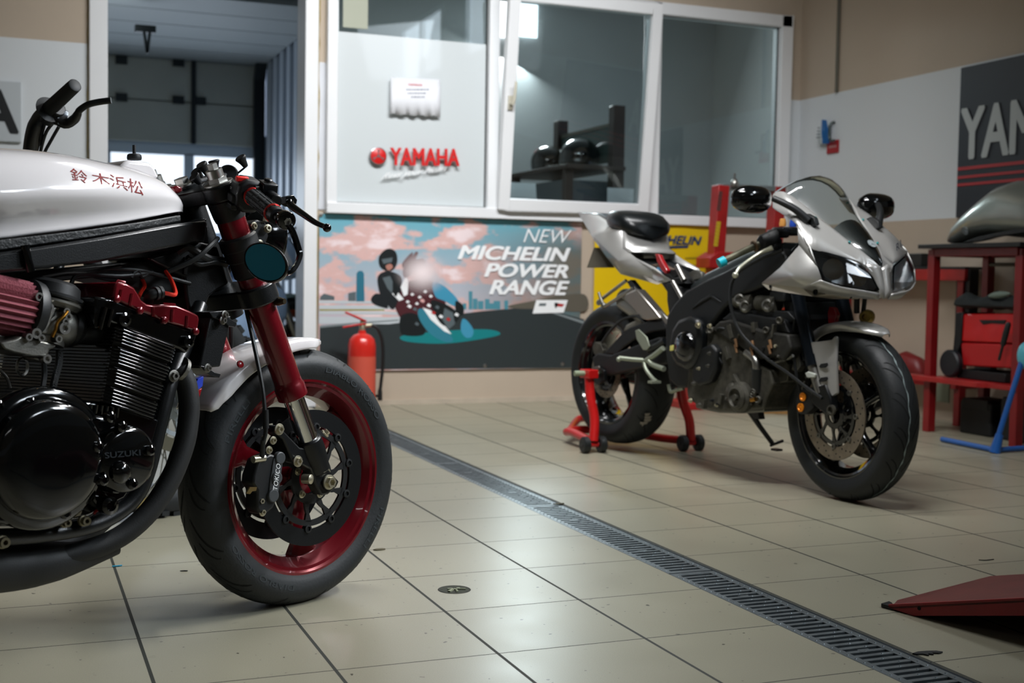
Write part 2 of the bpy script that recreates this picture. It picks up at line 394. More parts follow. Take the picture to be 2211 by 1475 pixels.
# the sash hangs out at the top
sx0, sx1, sz0, sz1 = W(1073, 452, YW-.06).x, W(1396, 460, YW-.06).x, W(1073, 452, YW-.06).z, 2.43
tilt = math.radians(6.2); Rt = Matrix.Rotation(tilt, 3, 'X')
def sp_(x, y, z): return V((0, YW-.05, sz0))+Rt @ V((x, y, z-sz0))
def sbox(mb, a, c):
    a, c = V(a), V(c); vs = [sp_(x, y, z) for x in (a.x, c.x) for y in (a.y, c.y) for z in (a.z, c.z)]
    mb.add(vs, [(0, 1, 3, 2), (4, 6, 7, 5), (0, 4, 5, 1), (2, 3, 7, 6), (0, 2, 6, 4), (1, 5, 7, 3)])
b = MB(); q = .068
sbox(b, (sx0, -.04, sz0), (sx0+q, .02, sz1)); sbox(b, (sx1-q, -.04, sz0), (sx1, .02, sz1)); sbox(b, (sx0+q, -.04, sz0), (sx1-q, .02, sz0+q)); sbox(b, (sx0+q, -.04, sz1-q), (sx1-q, .02, sz1))
sash = b.build('sash', PVC, win, smooth=0, bevel=.006)
b = MB(); sbox(b, (sx0+q, -.012, sz0+q), (sx1-q, -.006, sz1-q)); b.build('pane', GL, sash, smooth=0)
b = MB(); hx = sx0+q*.5; sbox(b, (hx-.014, -.052, 1.74), (hx+.014, -.04, 1.82))
b.tube([sp_(hx, -.05, 1.775), sp_(hx, -.085, 1.775), sp_(hx+.006, -.09, 1.80), sp_(hx+.012, -.09, 1.90)], [.011, .011, .010, .008], 10)
b.build('handle', M('ivory_plastic', '#c9c5b4', .4), sash)
b = MB()
for x0, x1 in ((W(726, 200).x, W(1050, 220).x), (W(1419, 250).x, xd-.08)):     # dark rubber gaskets round the fixed panes
    for a, c in (((x0, zt0+.06), (x0+.008, zt1-.07)), ((x1-.008, zt0+.06), (x1, zt1-.07)), ((x0, zt1-.078), (x1, zt1-.07)), ((x0, zt0+.06), (x1, zt0+.068))):
        b.span((a[0], YW-.003, a[1]), (c[0], YW+.004, c[1]))
b.build('gasket', M('black_rubber_seal', '#15191a', .6), win, smooth=0)

# ------------------------------------------------ office behind the window
OFW = M('office_wall', '#b3b8b8', .7, var=.08, vscale=1.2)
b = MB(); OY = 10.3
b.span((2.30, OY, 0), (6.2, OY+.1, 3.3)); b.span((6.1, YW+T_, 0), (6.2, OY, 3.3)); b.span((1.62, YW+T_, 3.2), (6.1, OY, 3.3))
struct(b.build('wall_office', OFW, smooth=0))
b = MB(); b.prism([V((1.63, YW+T_, 0)), V((1.68, YW+T_, 0)), V((2.36, OY, 0)), V((2.30, OY, 0))], (0, 0, 3.2)); struct(b.build('wall_partition', OFW, smooth=0))
b = MB()
for u0, u1 in ((1070, 1100), (1112, 1160)):
    a = W(u0, 5, OY-.03); c = W(u1, 82, OY-.03); b.span((a.x, OY-.03, c.z), (c.x, OY-.02, a.z+.25))
struct(b.build('window_3', M('office_daylight', (.9, .96, 1, 1), .5, emit=2.6), smooth=0))

# ------------------------------------------------ bay beyond the doorway with a half raised sectional door
BY = 12.0; BX = W(577, 300, BY).x
b = MB(); b.span((-3.6, BY, 0), (-2.3, BY+.1, 4)); b.span((BX, BY, 0), (BX+.1, BY+.1, 4)); b.span((-2.3, BY, 2.9), (BX, BY+.1, 4)); struct(b.build('wall_hall_back', HALL, smooth=0))
b = MB(); b.span((-2.3, YW+T_, 3.6), (BX+.02, BY, 3.7)); struct(b.build('ceiling_hall', M('hall_ceiling', '#3a4248', .9), smooth=0))
b = MB(); b.span((-2.4, YW+T_, 0), (-2.3, BY, 3.6)); struct(b.build('wall_hall_left', HALL, smooth=0))
b = MB(); b.span((BX, 10.1, 0), (BX+.03, BY, 3.6))
k = 10.14
while k < BY-.1:                                       # vertical ribs of the cladding
    b.span((BX-.05, k, 0), (BX, k+.14, 3.6)); k += .30
struct(b.build('wall_hall_right', M('ribbed_cladding', '#a3acb8', .5, metal=.1), smooth=0, bevel=.012))
bz = W(400, 312, BY).z; kz = W(400, 133, BY).z
PAN = M('door_panel', '#9a9d97', .55, var=.08, vscale=2)
b = MB(); n = 2; ph = (kz-bz)/n
for i in range(n): b.span((-2.2, BY-.06, bz+i*ph+.006), (BX-.06, BY-.02, bz+(i+1)*ph-.006))
b.span((-2.2, BY-.02, bz+.006), (BX-.06, BY-.012, kz+.05))
sd = struct(b.build('door_2', PAN, smooth=0, bevel=.006))
b = MB()
for i in range(5): b.span((-2.2, BY-.05-(i+1)*.56+.01, kz+.0), (BX-.06, BY-.05-i*.56-.01, kz+.04))
b.build('raised_panel', M('door_panel_pale', '#878e92', .55), sd, smooth=0)
b = MB()
for u in (418, ): x = W(u, 200, BY-.08).x; b.span((x-.02, BY-.09, bz), (x+.02, BY-.06, kz))
for u, v in ((262, 210), (385, 216), (432, 218), (262, 130), (385, 135)):
    p = W(u, v, BY-.08); b.box(p, (.10, .05, .07))
b.build('hinge', M('dark_steel', '#22282c', .5, metal=.6), sd, smooth=0)
b = MB(); xx = BX-.10; b.tube([(xx, BY-.12, .05), (xx, BY-.12, kz-.15), (xx, BY-.25, kz+.05), (xx, BY-.5, kz+.14), (xx, BY-3.2, kz+.16)], .05, sq=(.10, .07))
for i in range(4): b.box((xx-.03, BY-.6-i*.55, kz+.10), (.08, .14, .12))
b.build('track', M('dark_track', '#1a2024', .5, metal=.5), sd, smooth=0)
b = MB(); a = W(292, 62, 9.6); c = W(318, 66, 9.6)
b.span((a.x, 9.58, a.z-.02), (c.x+.06, 9.66, a.z+.03)); b.tube([(a.x+.06, 9.6, a.z), (c.x, 9.6, a.z-.17)], .012, sq=(.02, .02)); b.tube([(c.x+.02, 9.6, a.z), (c.x, 9.6, a.z-.17)], .012, sq=(.02, .02))
b.build('bracket', MATS['dark_steel'], sd, smooth=0)
ALU = M('painted_aluminium', '#aebccb', .4)
b = MB(); g0 = BY+.02; zt = bz+.02
gx = [W(u, 400, g0).x for u in (180, 240, 410, 575)]
b.span((-2.2, g0, zt-.12), (BX, g0+.06, zt+.1))
for x in (-1.5, -.8, *[W(u, 400, g0).x for u in (228, 408, 566)]): b.span((x-.045, g0, 0), (x+.045, g0+.05, zt-.10))
b.span((-2.2, g0, 0), (BX, g0+.05, .12))
w4 = struct(b.build('window_4', ALU, smooth=0, bevel=.005))
b = MB(); b.span((-2.2, g0+.02, .12), (BX, g0+.03, zt-.12)); b.build('pane', M('bright_daylight_pane', (.80, .89, 1, 1), .5, emit=1.15), w4, smooth=0)

# ================================================================== shared motorcycle pieces
RUB = M('tyre_rubber', '#191d1f', .6, bump=.25, bscale=160, var=.12, vscale=12)
RUBD = M('tyre_groove', '#080a0b', .9)
RUBL = M('tyre_lettering', '#2c3235', .55)
BLKG = M('black_gloss_enamel', '#040506', .11, coat=.5)
BLKS = M('black_satin_frame', '#090c0e', .34, bump=.18, bscale=420)
BLKM = M('black_matt_plastic', '#0a0d0f', .5, bump=.12, bscale=500)
BLKP = M('black_pipe_coating', '#131516', .6, bump=.15, bscale=350)
REDC = M('dark_red_metallic', (.16, .004, .010, 1), .24, metal=.35, coat=.8)
REDG = M('red_enamel', (.30, .008, .012, 1), .25, coat=.5)
CHR = M('chrome', '#e2e2e0', .09, metal=1.)
STL = M('steel', '#a9a8a3', .32, metal=1.)
ALC = M('cast_aluminium', '#7b7a74', .42, metal=.9, bump=.2, bscale=260, var=.12, vscale=30)
ZNC = M('zinc_bolt', '#c5bfa8', .35, metal=.9)
WHT = M('white_lacquer', '#dcd8d8', .16, coat=1.)
DSC = M('black_disc', '#17191b', .42, metal=.5, bump=.1, bscale=300)
RUBH = M('black_hose_rubber', '#101314', .5)

def half_profile(R, hw, rb=.222):
    h = R-rb
    p = [(.80*hw, rb-.004), (.86*hw, rb+.06*h), (.95*hw, rb+.22*h), (1.0*hw, rb+.42*h), (.97*hw, rb+.58*h), (.84*hw, rb+.75*h), (.62*hw, rb+.885*h), (.34*hw, rb+.97*h), (0, R)]
    return [(q.x, q.y) for q in cat([V((a, c, 0)) for a, c in p], 4)]
def make_tyre(parent, loc, R, hw, rot=0., n=15, letters=(), rubber=None):
    hp = half_profile(R, hw); prof = [(r, -y) for y, r in hp]+[(r, y) for y, r in hp[-2::-1]]
    m = MB(); m.lathe(prof, axis=(0, 1, 0), seg=96, cap=False)
    inner = [(prof[0][0]-.012, prof[0][1]*.8), (prof[-1][0]-.012, prof[-1][1]*.8)]
    m.lathe([prof[0], inner[0], inner[1], prof[-1]], axis=(0, 1, 0), seg=96, cap=False)
    t = m.build('tyre', rubber or RUB, parent, loc=loc); t.rotation_euler.z = rot
    ys = [q[0] for q in hp][::-1]; rs = [q[1] for q in hp][::-1]
    k0 = max(range(len(ys)), key=lambda k: ys[k]); ys, rs = ys[:k0+1], rs[:k0+1]
    def P(a, y, lift=.0007): r = interp(ys, rs, abs(y))+lift; return V((math.cos(a)*r, y, math.sin(a)*r))
    m = MB()
    for i in range(n):
        for sgn in (1, -1):
            a0 = 2*PI*(i+(.5 if sgn > 0 else 0))/n
            for path, w in (([(0, .10), (.10, .28), (.20, .52), (.26, .74), (.30, .90)], .0021), ([(.19, .22), (.28, .40), (.335, .62), (.35, .78)], .0019)):
                q = cat([V((a, y*hw*sgn, 0)) for a, y in path], 4); L = []
                for k, p in enumerate(q):
                    d = (q[min(k+1, len(q)-1)]-q[max(k-1, 0)]); d = V((d.x*R, d.y, 0)).normalized(); ww = w*min(1, .35+k*.25, .35+(len(q)-1-k)*.25)
                    nx, ny = -d.y/R*ww, d.x*ww
                    L.append((P(a0+p.x+nx, p.y+ny), P(a0+p.x-nx, p.y-ny)))
                m.add([x for pr in L for x in pr], [(2*k, 2*k+1, 2*k+3, 2*k+2) for k in range(len(L)-1)])
    g = m.build('tread_groove', RUBD, t, smooth=0)
    if letters:
        m = MB()
        for txt, r, h, am, wa in letters:
            vs, fs, _ = glyphs(txt, .01); pts = []
            for x, y in vs:
                a = am-(x-.5)*wa; rr = r+y*h; yy = interp(rs[::-1], ys[::-1], rr)
                pts.append(V((math.cos(a)*rr, -yy-.0006, math.sin(a)*rr)))
            m.add(pts, fs); m.build('sidewall_lettering', RUBL, t, smooth=0); m = MB()
    return t
def make_rim(parent, loc, mat, hw=.046, rot=0., spokes=3, a0=.3, sw=.030, hub=.045, inner=None):
    k = hw/.046; m = MB()
    pr = [(.229, .051), (.2295, .047), (.219, .044), (.205, .030), (.194, .020), (.194, -.020), (.205, -.03), (.219, -.044), (.2295, -.047), (.229, -.051),
          (.2185, -.051), (.214, -.046), (.207, -.044), (.2, -.036), (.186, -.022), (.183, 0), (.186, .022), (.2, .036), (.207, .044), (.214, .046), (.2185, .051)]
    m.lathe([(r, y*k) for r, y in pr], axis=(0, 1, 0), seg=72, closed=True)
    rim = m.build('rim', mat, parent, loc=loc, smooth=30); rim.rotation_euler.z = rot
    for i in range(spokes):
        m = MB(); a = a0+2*PI*i/spokes; d = V((math.cos(a), 0, math.sin(a))); e = V((-math.sin(a), 0, math.cos(a)))
        L = []
        for r, w, t in ((hub*.7, sw*1.5, .040), (hub*1.4, sw*1.15, .034), (.11, sw*.8, .026), (.155, sw*.9, .028), (.187, sw*1.7, .038)):
            L.append([d*r+e*(w*x)+V((0, t*y*.9, 0)) for x, y in ((-.5, -.32), (-.25, -.5), (.25, -.5), (.5, -.32), (.5, .32), (.25, .5), (-.25, .5), (-.5, .32))])
        m.loft(L); m.build('spoke', mat, rim, smooth=50)
    m = MB(); m.lathe([(.018, -.052*k), (hub, -.05*k), (hub, -.036*k), (hub*.8, -.02), (hub*.8, .02), (hub, .036*k), (hub, .05*k), (.018, .052*k)], axis=(0, 1, 0), seg=28, closed=True)
    m.build('hub', mat, rim)
    return rim
def make_disc(parent, loc, y, ro, ri, mat, cmat, rot=0., nb=10, drilled=False, rc=.060, name='brake_disc', bob=None, a0=0.):
    m = MB(); m.lathe([(ri, y-.0025), (ro, y-.0025), (ro, y+.0025), (ri, y+.0025)], axis=(0, 1, 0), seg=80, closed=True)
    d = m.build(name, mat, parent, loc=loc, smooth=30); d.rotation_euler.z = rot
    m = MB(); m.lathe([(rc*.62, y-.003), (rc, y-.003), (rc, y+.003), (rc*.62, y+.003)], axis=(0, 1, 0), seg=48, closed=True)
    m.lathe([(ri-.020, y-.003), (ri-.007, y-.003), (ri-.007, y+.003), (ri-.020, y+.003)], axis=(0, 1, 0), seg=64, closed=True)
    for i in range(nb):
        a = a0+2*PI*i/nb
        for da, w in ((0, .011), ):
            L = []
            for r, ww, sh in ((rc*.9, .017, -.12), (rc*1.2, .010, -.06), ((rc+ri-.014)/2, .009, 0), (ri-.016, .020, .04)):
                c = V((math.cos(a+sh)*r, y, math.sin(a+sh)*r)); e = V((-math.sin(a+sh), 0, math.cos(a+sh)))
                L.append([c+e*(ww*p)+V((0, .006*q, 0)) for p, q in ((-.5, -.5), (.5, -.5), (.5, .5), (-.5, .5))])
            m.loft(L)
    m.build('carrier', cmat, d, smooth=30)
    m = MB()
    for i in range(nb):
        a = a0+2*PI*i/nb+.04; c = V((math.cos(a)*(ri-.001), y, math.sin(a)*(ri-.001)))
        for s in (-1, 1): m.lathe([(.0095, 0), (.0095, .004*s), (.0055, .0045*s), (.005, .001*s)], c+V((0, .002*s, 0)), (0, 1, 0), 14)
    m.split('bobbin', bob or cmat, d, smooth=40, gap=.003)
    if drilled:
        m = MB()
        for i in range(nb*2):
            for j in range(3):
                a = 2*PI*(i+.32*j)/(nb*2); r = ri+(ro-ri)*(.24+.27*j); c = V((math.cos(a)*r, y, math.sin(a)*r))
                m.cyl(c-V((0, .0029, 0)), c+V((0, .0029, 0)), .0032, seg=8)
        m.build('drilling', RUBD, d, smooth=0)
    return d

# ================================================================== white cafe racer in the foreground
SF = Frame(.599, 2.861, .505, -.0304, zc=.291)
CAFE = thing('motorcycle', 'white-tanked cafe racer with red fork legs and black engine, nearest to the viewer', 'motorcycle', SF.m)
def plate(name, px, y, t, mat, parent, bevel=.002, smooth=35, label=None):
    pts = [SF(u, v, y) for u, v in px]; m = MB(); m.prism(pts, (0, t, 0)); o = m.build(name, mat, parent, smooth=smooth, bevel=bevel)
    if label: o['label'] = label
    return o
WC = (0, 0, .291)
# ---- front wheel
make_tyre(CAFE, WC, .296, .060, letters=(('PIRELLI', .246, .014, -.62, .42), ('DIABLO ROSSO', .244, .013, .92, .86), ('PIRELLI', .246, .014, 2.52, .42), ('DIABLO ROSSO', .244, .013, -2.2, .86)))
make_rim(CAFE, WC, REDC, .0455, spokes=3, a0=2.75, sw=.05, hub=.038)['label'] = 'deep red front rim with polished lip'
for y in (-.066, .066): make_disc(CAFE, WC, y, .155, .117, DSC, BLKM, nb=10, a0=.15)
m = MB()
for k in range(5):
    a = 2*PI*k/5+.2; m.bolt((math.cos(a)*.046, -.068, .291+math.sin(a)*.046), (0, -1, 0), .006, .008)
m.split('disc_bolt', ZNC, CAFE)
# ---- fork
FDIR = V((.4256, 0, -1)).normalized()
def fk(z, y=-.105, dx=0.): return V((-.245+(.861-z)*.4256+dx, y, z))
for sgn in (-1, 1):
    y = .105*sgn
    m = MB(); ax = fk(0)-fk(1)
    m.tube([fk(.912, y), fk(.52, y)], .0305, 28)
    m.tube([fk(.522, y), fk(.512, y), fk(.508, y), fk(.484, y), fk(.482, y)], [.0305, .0315, .034, .034, .031], 28)
    ft = m.build('fork_tube', REDC, CAFE); ft['label'] = 'thick dark red fork tube'
    m = MB(); m.tube([fk(.49, y), fk(.355, y)], .0232, 28); m.build('fork_slider', CHR, CAFE)['label'] = 'chrome lower fork slider'
    # cast foot with caliper arm and axle clamp
    px = [(592, 921), (601, 918), (613, 930), (648, 966), (664, 968), (690, 951), (699, 962), (705, 996), (706, 1010), (733, 1040), (727, 1052), (709, 1068), (694, 1070), (683, 1050), (671, 1014), (655, 1006), (634, 1000), (628, 988), (612, 950), (592, 935)]
    pts = [SF(u, v, -.118) for u, v in px]
    if sgn > 0: pts = [V((p.x, .086, p.z)) for p in pts]
    m = MB(); m.prism(pts, (0, .032, 0)); m.tube([fk(.386, y), fk(.36, y), fk(.31, y)], [.030, .031, .026], 24)
    m.build('fork_foot', BLKS, CAFE, bevel=.004)
m = MB()
for u, v in ((602, 927), (642, 996)): m.bolt(SF(u, v, -.120), (0, -1, 0), .0085, .009)
c = SF(709, 1041, -.121); m.lathe([(.017, 0), (.017, .004), (.013, .005)], c, (0, -1, 0), 20); m.lathe([(.0125, .004), (.0125, .014), (.0075, .014), (.007, .004)], c, (0, -1, 0), 6)
m.split('axle_nut', ZNC, CAFE)
m = MB(); c = SF(655, 1034, -.11); m.lathe([(.011, 0), (.011, .02), (.004, .024)], c, (.3, -1, 0), 12); m.bolt(SF(701, 937, -.11), (.5, -.6, .7), .007, .01); m.split('axle_clamp_bolt', ZNC, CAFE)
# ---- caliper
m = MB(); px = [(560, 992), (585, 980), (600, 985), (607, 1000), (603, 1030), (604, 1052), (596, 1085), (590, 1098), (577, 1108), (563, 1112), (555, 1098), (556, 1060), (546, 1045), (548, 1028)]
m.prism([SF(u, v, -.128) for u, v in px], (0, .042, 0)); cal = m.build('brake_caliper', BLKM, CAFE, bevel=.005)
m = MB()
for u, v, r in ((603, 989, .0135), (596, 1032, .014), (588, 1070, .0145)): c = SF(u, v, -.129); m.lathe([(r, .006), (r, -.004), (r*.9, -.006), (0, -.006)], c, (0, 1, 0), 24)
m.prism([SF(u, v, -.131) for u, v in ((592, 990), (612, 990), (606, 1034), (600, 1072), (580, 1072), (585, 1030))], (0, .008, 0))
m.build('piston_cover', M('grey_cast_cover', '#3a3d3f', .5), cal, bevel=.002)
m = MB(); text_on(m, 'TOKICO', SF(598, 1060, -.1365), SF(606, 1003, -.1365), SF(589, 1057, -.1365), .0006, .0); m.build('lettering', M('white_print', '#dfe2e2', .5), cal, smooth=0)
m = MB()
for u, v in ((589, 951), (580, 972), (563, 1082), (566, 1106)): m.bolt(SF(u, v, -.124), (0, -1, 0), .006, .007)
c = SF(556, 991, -.125); m.cyl(c+V((.018, 0, 0)), c-V((.012, 0, 0)), .008)
m.split('caliper_bolt', ZNC, cal)
m = MB(); c = SF(565, 1060, -.118); m.prism([SF(u, v, -.130) for u, v in ((532, 1066), (540, 1052), (555, 1052), (553, 1060), (545, 1061), (540, 1067))], (0, .004, 0)); m.build('pad_spring', M('brass_bright', '#c9b27a', .3, metal=1), cal, smooth=0)
# the same caliper on the left leg
m = MB(); m.prism([V((SF(u, v, -.128).x, .086, SF(u, v, -.128).z)) for u, v in px], (0, .042, 0)); m.build('brake_caliper', BLKM, CAFE, bevel=.005)
# brake hoses
def hose(name, pts, r, mat=RUBH, parent=None, seg=8): m = MB(); m.tube(cat(pts, 6), r, seg); return m.build(name, mat, parent or CAFE)
hose('brake_hose', [SF(528, 640, -.07), SF(531, 665, -.085), SF(541, 710, -.10), SF(556, 780, -.125), SF(567, 840, -.14), SF(572, 890, -.145), SF(574, 930, -.145), SF(569, 955, -.14), SF(566, 990, -.128)], .0046)
m = MB(); m.tube([SF(573, 885, -.145), SF(574, 925, -.145)], .007, 10); m.tube([SF(568, 950, -.141), SF(566, 985, -.13)], .0055, 10); m.split('hose_ferrule', BLKM, CAFE)
hose('brake_hose', [SF(485, 650, .05), SF(497, 690, .09), SF(499, 740, .11), SF(494, 790, .12)], .0055)
# ---- mudguard
m = MB(); L = []
for k in range(27):
    t = k/26; a = math.radians(148-(148-80)*t); R = interp([0, .2, .5, .8, 1], [.330, .330, .324, .322, .322], t)
    skirt = interp([0, .05, .09, .13, .22, .34, .5, .7, .93, 1], [.0, .015, .012, .020, .022, .021, .022, .020, .016, .004], t); w = interp([0, .1, .5, .9, 1], [.060, .067, .068, .066, .045], t)
    e = V((math.cos(a), 0, math.sin(a))); o = V(WC); sec = []
    for s in (-1, -.97, -.9, -.75, -.45, 0, .45, .75, .9, .97, 1):
        q = abs(s); y = w*math.copysign(min(1, (1-(1-q)**2)**.5 if q < .9 else 1), s)
        rr = R-(.002+.012*q**3 if q < .9 else .0117+(q-.9)/.1*skirt) if q < .9 else R-.0107-(q-.9)/.1*skirt
        sec.append(o+e*rr+V((0, y+(.006 if q > .95 else 0)*math.copysign(1, s)*0, 0)))
    L.append(sec)
m.loft(L, closed=False, cap=False); fe = m.build('front_mudguard', WHT, CAFE, smooth=60, solid=.003); fe['label'] = 'white front mudguard'
m = MB()
for y in (-.069, .069): c = SF(518, 787, -.069); m.lathe([(.0085, 0), (.008, .003), (.003, .005)], (c.x, y, c.z), (0, -1 if y < 0 else 1, .3), 16)
m.split('mudguard_screw', REDG, fe)
# ---- triple clamps
def fperp(x, y, z0): return fk(z0, y)+V((1, 0, .4256)).normalized()*x     # moves at right angles to the fork
def clamp(name, z0, th, r, mat, back=.040):
    m = MB(); half = FDIR*(th/2)
    out = [(r*.9, -.105), (.030, -.05), (.026, 0), (.030, .05), (r*.9, .105), (0, .105+r*.9), (-r*.9, .105), (-back-.02, .03), (-back-.02, -.03), (-r*.9, -.105), (0, -.105-r*.9)]
    m.prism([fperp(x, y, z0)-half for x, y in out], half*2)
    for y in (-.105, .105): m.tube([fk(z0, y)-half*1.02, fk(z0, y)+half*1.02], r, 28)
    return m.build(name, mat, CAFE, bevel=.004)
up = clamp('upper_fork_clamp', .922, .032, .040, BLKS); lo = clamp('lower_fork_clamp', .710, .040, .044, BLKS)
for y in (-.105, .105):
    m = MB(); a = -FDIR; c = fk(.938, y)
    m.lathe([(.031, 0), (.031, .003), (.025, .004)], c, a, 28); m.lathe([(.022, .004), (.022, .013)], c, a, 6); m.lathe([(.0175, .013), (.0175, .030), (.015, .031)], c, a, 22); m.lathe([(.0115, .031), (.0115, .043), (.006, .043), (.006, .036)], c, a, 6)
    m.build('fork_cap', STL, CAFE, smooth=30)
    m = MB(); m.tube([fk(.905, y), fk(.875, y), fk(.866, y)], [.036, .034, .032], 28); m.build('fork_collar', BLKM, CAFE)
    m = MB(); m.tube([fk(.832, y), fk(.828, y), fk(.808, y), fk(.806, y), fk(.786, y), fk(.783, y)], [.036, .041, .041, .039, .039, .036], 28)
    m.tube([fk(.785, y), fk(.752, y), fk(.748, y)], [.0345, .0345, .031], 28)
    m.build('clamp_ring', BLKM, CAFE)
m = MB(); c = fk(.940, 0, -.01); m.lathe([(.026, 0), (.026, .004), (.018, .006)], c, -FDIR, 24); m.lathe([(.016, .006), (.016, .016)], c, -FDIR, 6); m.build('stem_nut', STL, CAFE)
m = MB(); m.lathe([(.008, 0), (.010, .012), (.006, .026)], SF(594, 651, -.13), (.2, -1, 0), 12); m.build('clamp_bolt', M('bronze_bolt', '#4d4536', .35, metal=.8), CAFE)
m = MB(); m.prism([SF(u, v, -.118) for u, v in ((538, 482), (556, 474), (574, 480), (580, 510), (572, 534), (556, 540), (546, 512))], (0, .03, 0))
m.build('bar_bracket', BLKS, CAFE, bevel=.003)
m = MB()
for u, v in ((548, 488), (561, 526)): m.bolt(SF(u, v, -.121), (0, -1, 0), .0055, .006)
c = SF(577, 494, -.125); m.bolt(c, (-.3, -1, .1), .0062, .010); c = SF(573, 478, -.122); m.lathe([(.006, 0), (.006, .02)], c, (.2, 0, 1), 8)
m.split('bracket_bolt', ZNC, CAFE)
# ---- right handlebar: grip, switch, lever, bar end mirror
gi, go = SF(545, 424, -.20), SF(602, 470, -.335); gd = (go-gi).normalized()
m = MB(); m.tube([gi-gd*.085, gi, go+gd*.01], .0112, 16); hb = m.build('handlebar', BLKS, CAFE)
m = MB(); m.tube([gi, gi+gd*.004, go-gd*.022, go-gd*.02], [.0165, .0168, .0162, .0150], 28)
for k in range(14):                                    # raised rubber ribs
    a = 2*PI*k/14; t = V((0, 0, 1)); nx = (t-gd*t.dot(gd)).normalized(); ny = gd.cross(nx); d = nx*math.cos(a)+ny*math.sin(a)
    for s0, s1 in ((.06, .30), (.34, .60), (.64, .84)) if k % 2 else ((.04, .22), (.26, .48), (.52, .72), (.75, .84)):
        m.tube([gi.lerp(go, s0)+d*.0165, gi.lerp(go, s1)+d*.0162], .0019, 6)
gr = m.build('grip', M('grip_rubber', '#202527', .6, bump=.2, bscale=300), hb)
m = MB()
for t in (0.0, .78): c = gi.lerp(go, t); m.lathe([(.0168, -.0015), (.0192, 0), (.0192, .004), (.0168, .0055)], c, gd, 28, closed=True)
m.split('grip_ring', M('anodised_red', (.5, .02, .015, 1), .3, metal=.6), gr)
m = MB(); m.tube([go-gd*.022, go-gd*.016, go-gd*.004], [.0175, .0185, .0165], 24); m.build('grip_flange', BLKM, gr)
hs = gi-gd*.030; m = MB(); L = []
t = V((0, 0, 1)); nz = (t-gd*t.dot(gd)).normalized(); nx = gd.cross(nz)
if nx.x < 0: nx = -nx
for s, k in ((-.032, .82), (-.028, 1), (0, 1.04), (.020, 1.05), (.026, .9)):
    L.append([hs+gd*s+nx*(px_*k)+nz*(pz_*k) for px_, pz_ in ((.026, .012), (.018, .027), (-.010, .030), (-.026, .020), (-.030, .0), (-.028, -.024), (-.014, -.036), (.012, -.036), (.024, -.020))])
m.loft(L); sw = m.build('switch_housing', BLKM, hb, bevel=.003)
m = MB(); c = hs-nx*.016+nz*.0285+gd*.004; rt = Matrix((nx, gd, nz)).transposed(); m.box(c, (.026, .012, .010), rt); m.build('kill_switch', M('red_switch', (.75, .02, .015, 1), .35), sw, bevel=.002)
m = MB(); c = hs-nx*.031-nz*.012; m.box(c, (.012, .030, .016), rt); m.box(hs-nx*.030-nz*.030, (.014, .026, .012), rt); m.split('starter_switch', BLKM, sw, bevel=.002)
m = MB(); text_on(m, 'OFF  RUN', hs-nx*.0300+nz*.001-gd*.024, hs-nx*.0300+nz*.001+gd*.022, hs-nx*.0290+nz*.006-gd*.024, .0004); m.build('lettering', MATS['white_print'], sw, smooth=0)
m = MB(); c = gi-gd*.006+nx*.032+nz*.004                # brake master cylinder in front of the bar
m.tube([c-gd*.035, c+gd*.055], .0145, 16); m.box(c+nz*.016, (.032, .040, .020), rt); m.lathe([(.010, 0), (.010, .006)], c+nz*.027, nz, 6); m.cyl(c-nx*.03, c+nx*.0, .018, seg=18)
m.build('brake_master_cylinder', BLKS, hb, bevel=.003)
m = MB(); lp = [SF(626, 438, -.20), SF(631, 446, -.215), SF(655, 463, -.265), SF(680, 480, -.315), SF(700, 489, -.35), SF(706, 492, -.36)]
lq = cat(lp, 6); m.tube(lq, [interp([0, 4, 10, 20, 30], [.009, .0085, .0072, .0056, .005], k) for k in range(len(lq))], 12); m.ball(lp[-1], .0088, 16)
m.prism([SF(u, v, -.20) for u, v in ((617, 425), (634, 421), (642, 432), (640, 440), (628, 446), (618, 440))], (0, .018, 0))
m.build('brake_lever', BLKG, hb, bevel=.001)
be = SF(618, 476, -.362); m = MB(); m.lathe([(.017, -.014), (.0185, -.010), (.0185, .004), (.015, .006), (0, .006)], be, gd, 32)
m.lathe([(.0075, .006), (.0075, .009), (.004, .009), (.0038, .004)], be, gd, 16); mr = m.build('bar_end_mirror', BLKG, hb, bevel=.001)
m = MB(); m.lathe([(.0078, .0062), (.0078, .0095), (.0042, .0095), (.004, .006)], be, gd, 6); m.build('end_screw', STL, mr)
m = MB(); ap = [SF(623, 486, -.37), SF(633, 503, -.372), SF(645, 540, -.375), SF(647, 553, -.378), SF(640, 572, -.38), SF(628, 588, -.38), SF(617, 589, -.376), SF(604, 582, -.368)]
m.tube(cat(ap, 3), [.0085]*9+[.0072]*13, sq=(.0135, .0085)); m.build('mirror_arm', BLKG, mr, bevel=.0015)
mc = SF(574, 567, -.362); mn = V((-.80, -.58, .12)).normalized(); ex = V((0, 0, 1)).cross(mn).normalized(); ez = mn.cross(ex)
ca, sa = math.cos(.62), math.sin(.62)
def ell(k, off, a=.0445, b_=.0335): return [mc+mn*off+(ex*ca-ez*sa)*(math.cos(t)*a*k)+(ex*sa+ez*ca)*(math.sin(t)*b_*k) for t in [2*PI*i/40 for i in range(40)]]
m = MB(); m.loft([ell(.93, .004), ell(1, .0045), ell(1.03, .002), ell(1.03, -.006), ell(.9, -.016), ell(.55, -.021)]); mh = m.build('mirror_housing', BLKG, mr, smooth=50)
m = MB(); m.loft([ell(.93, .0042), ell(.93, .0048)]); m.build('mirror_glass', M('teal_mirror', (.03, .30, .44, 1), .05, metal=.45, coat=1.), mh, smooth=0)
m = MB(); m.cyl(SF(612, 587, -.37), SF(603, 580, -.366), .005, seg=10); m.build('mirror_stud', CHR, mr)
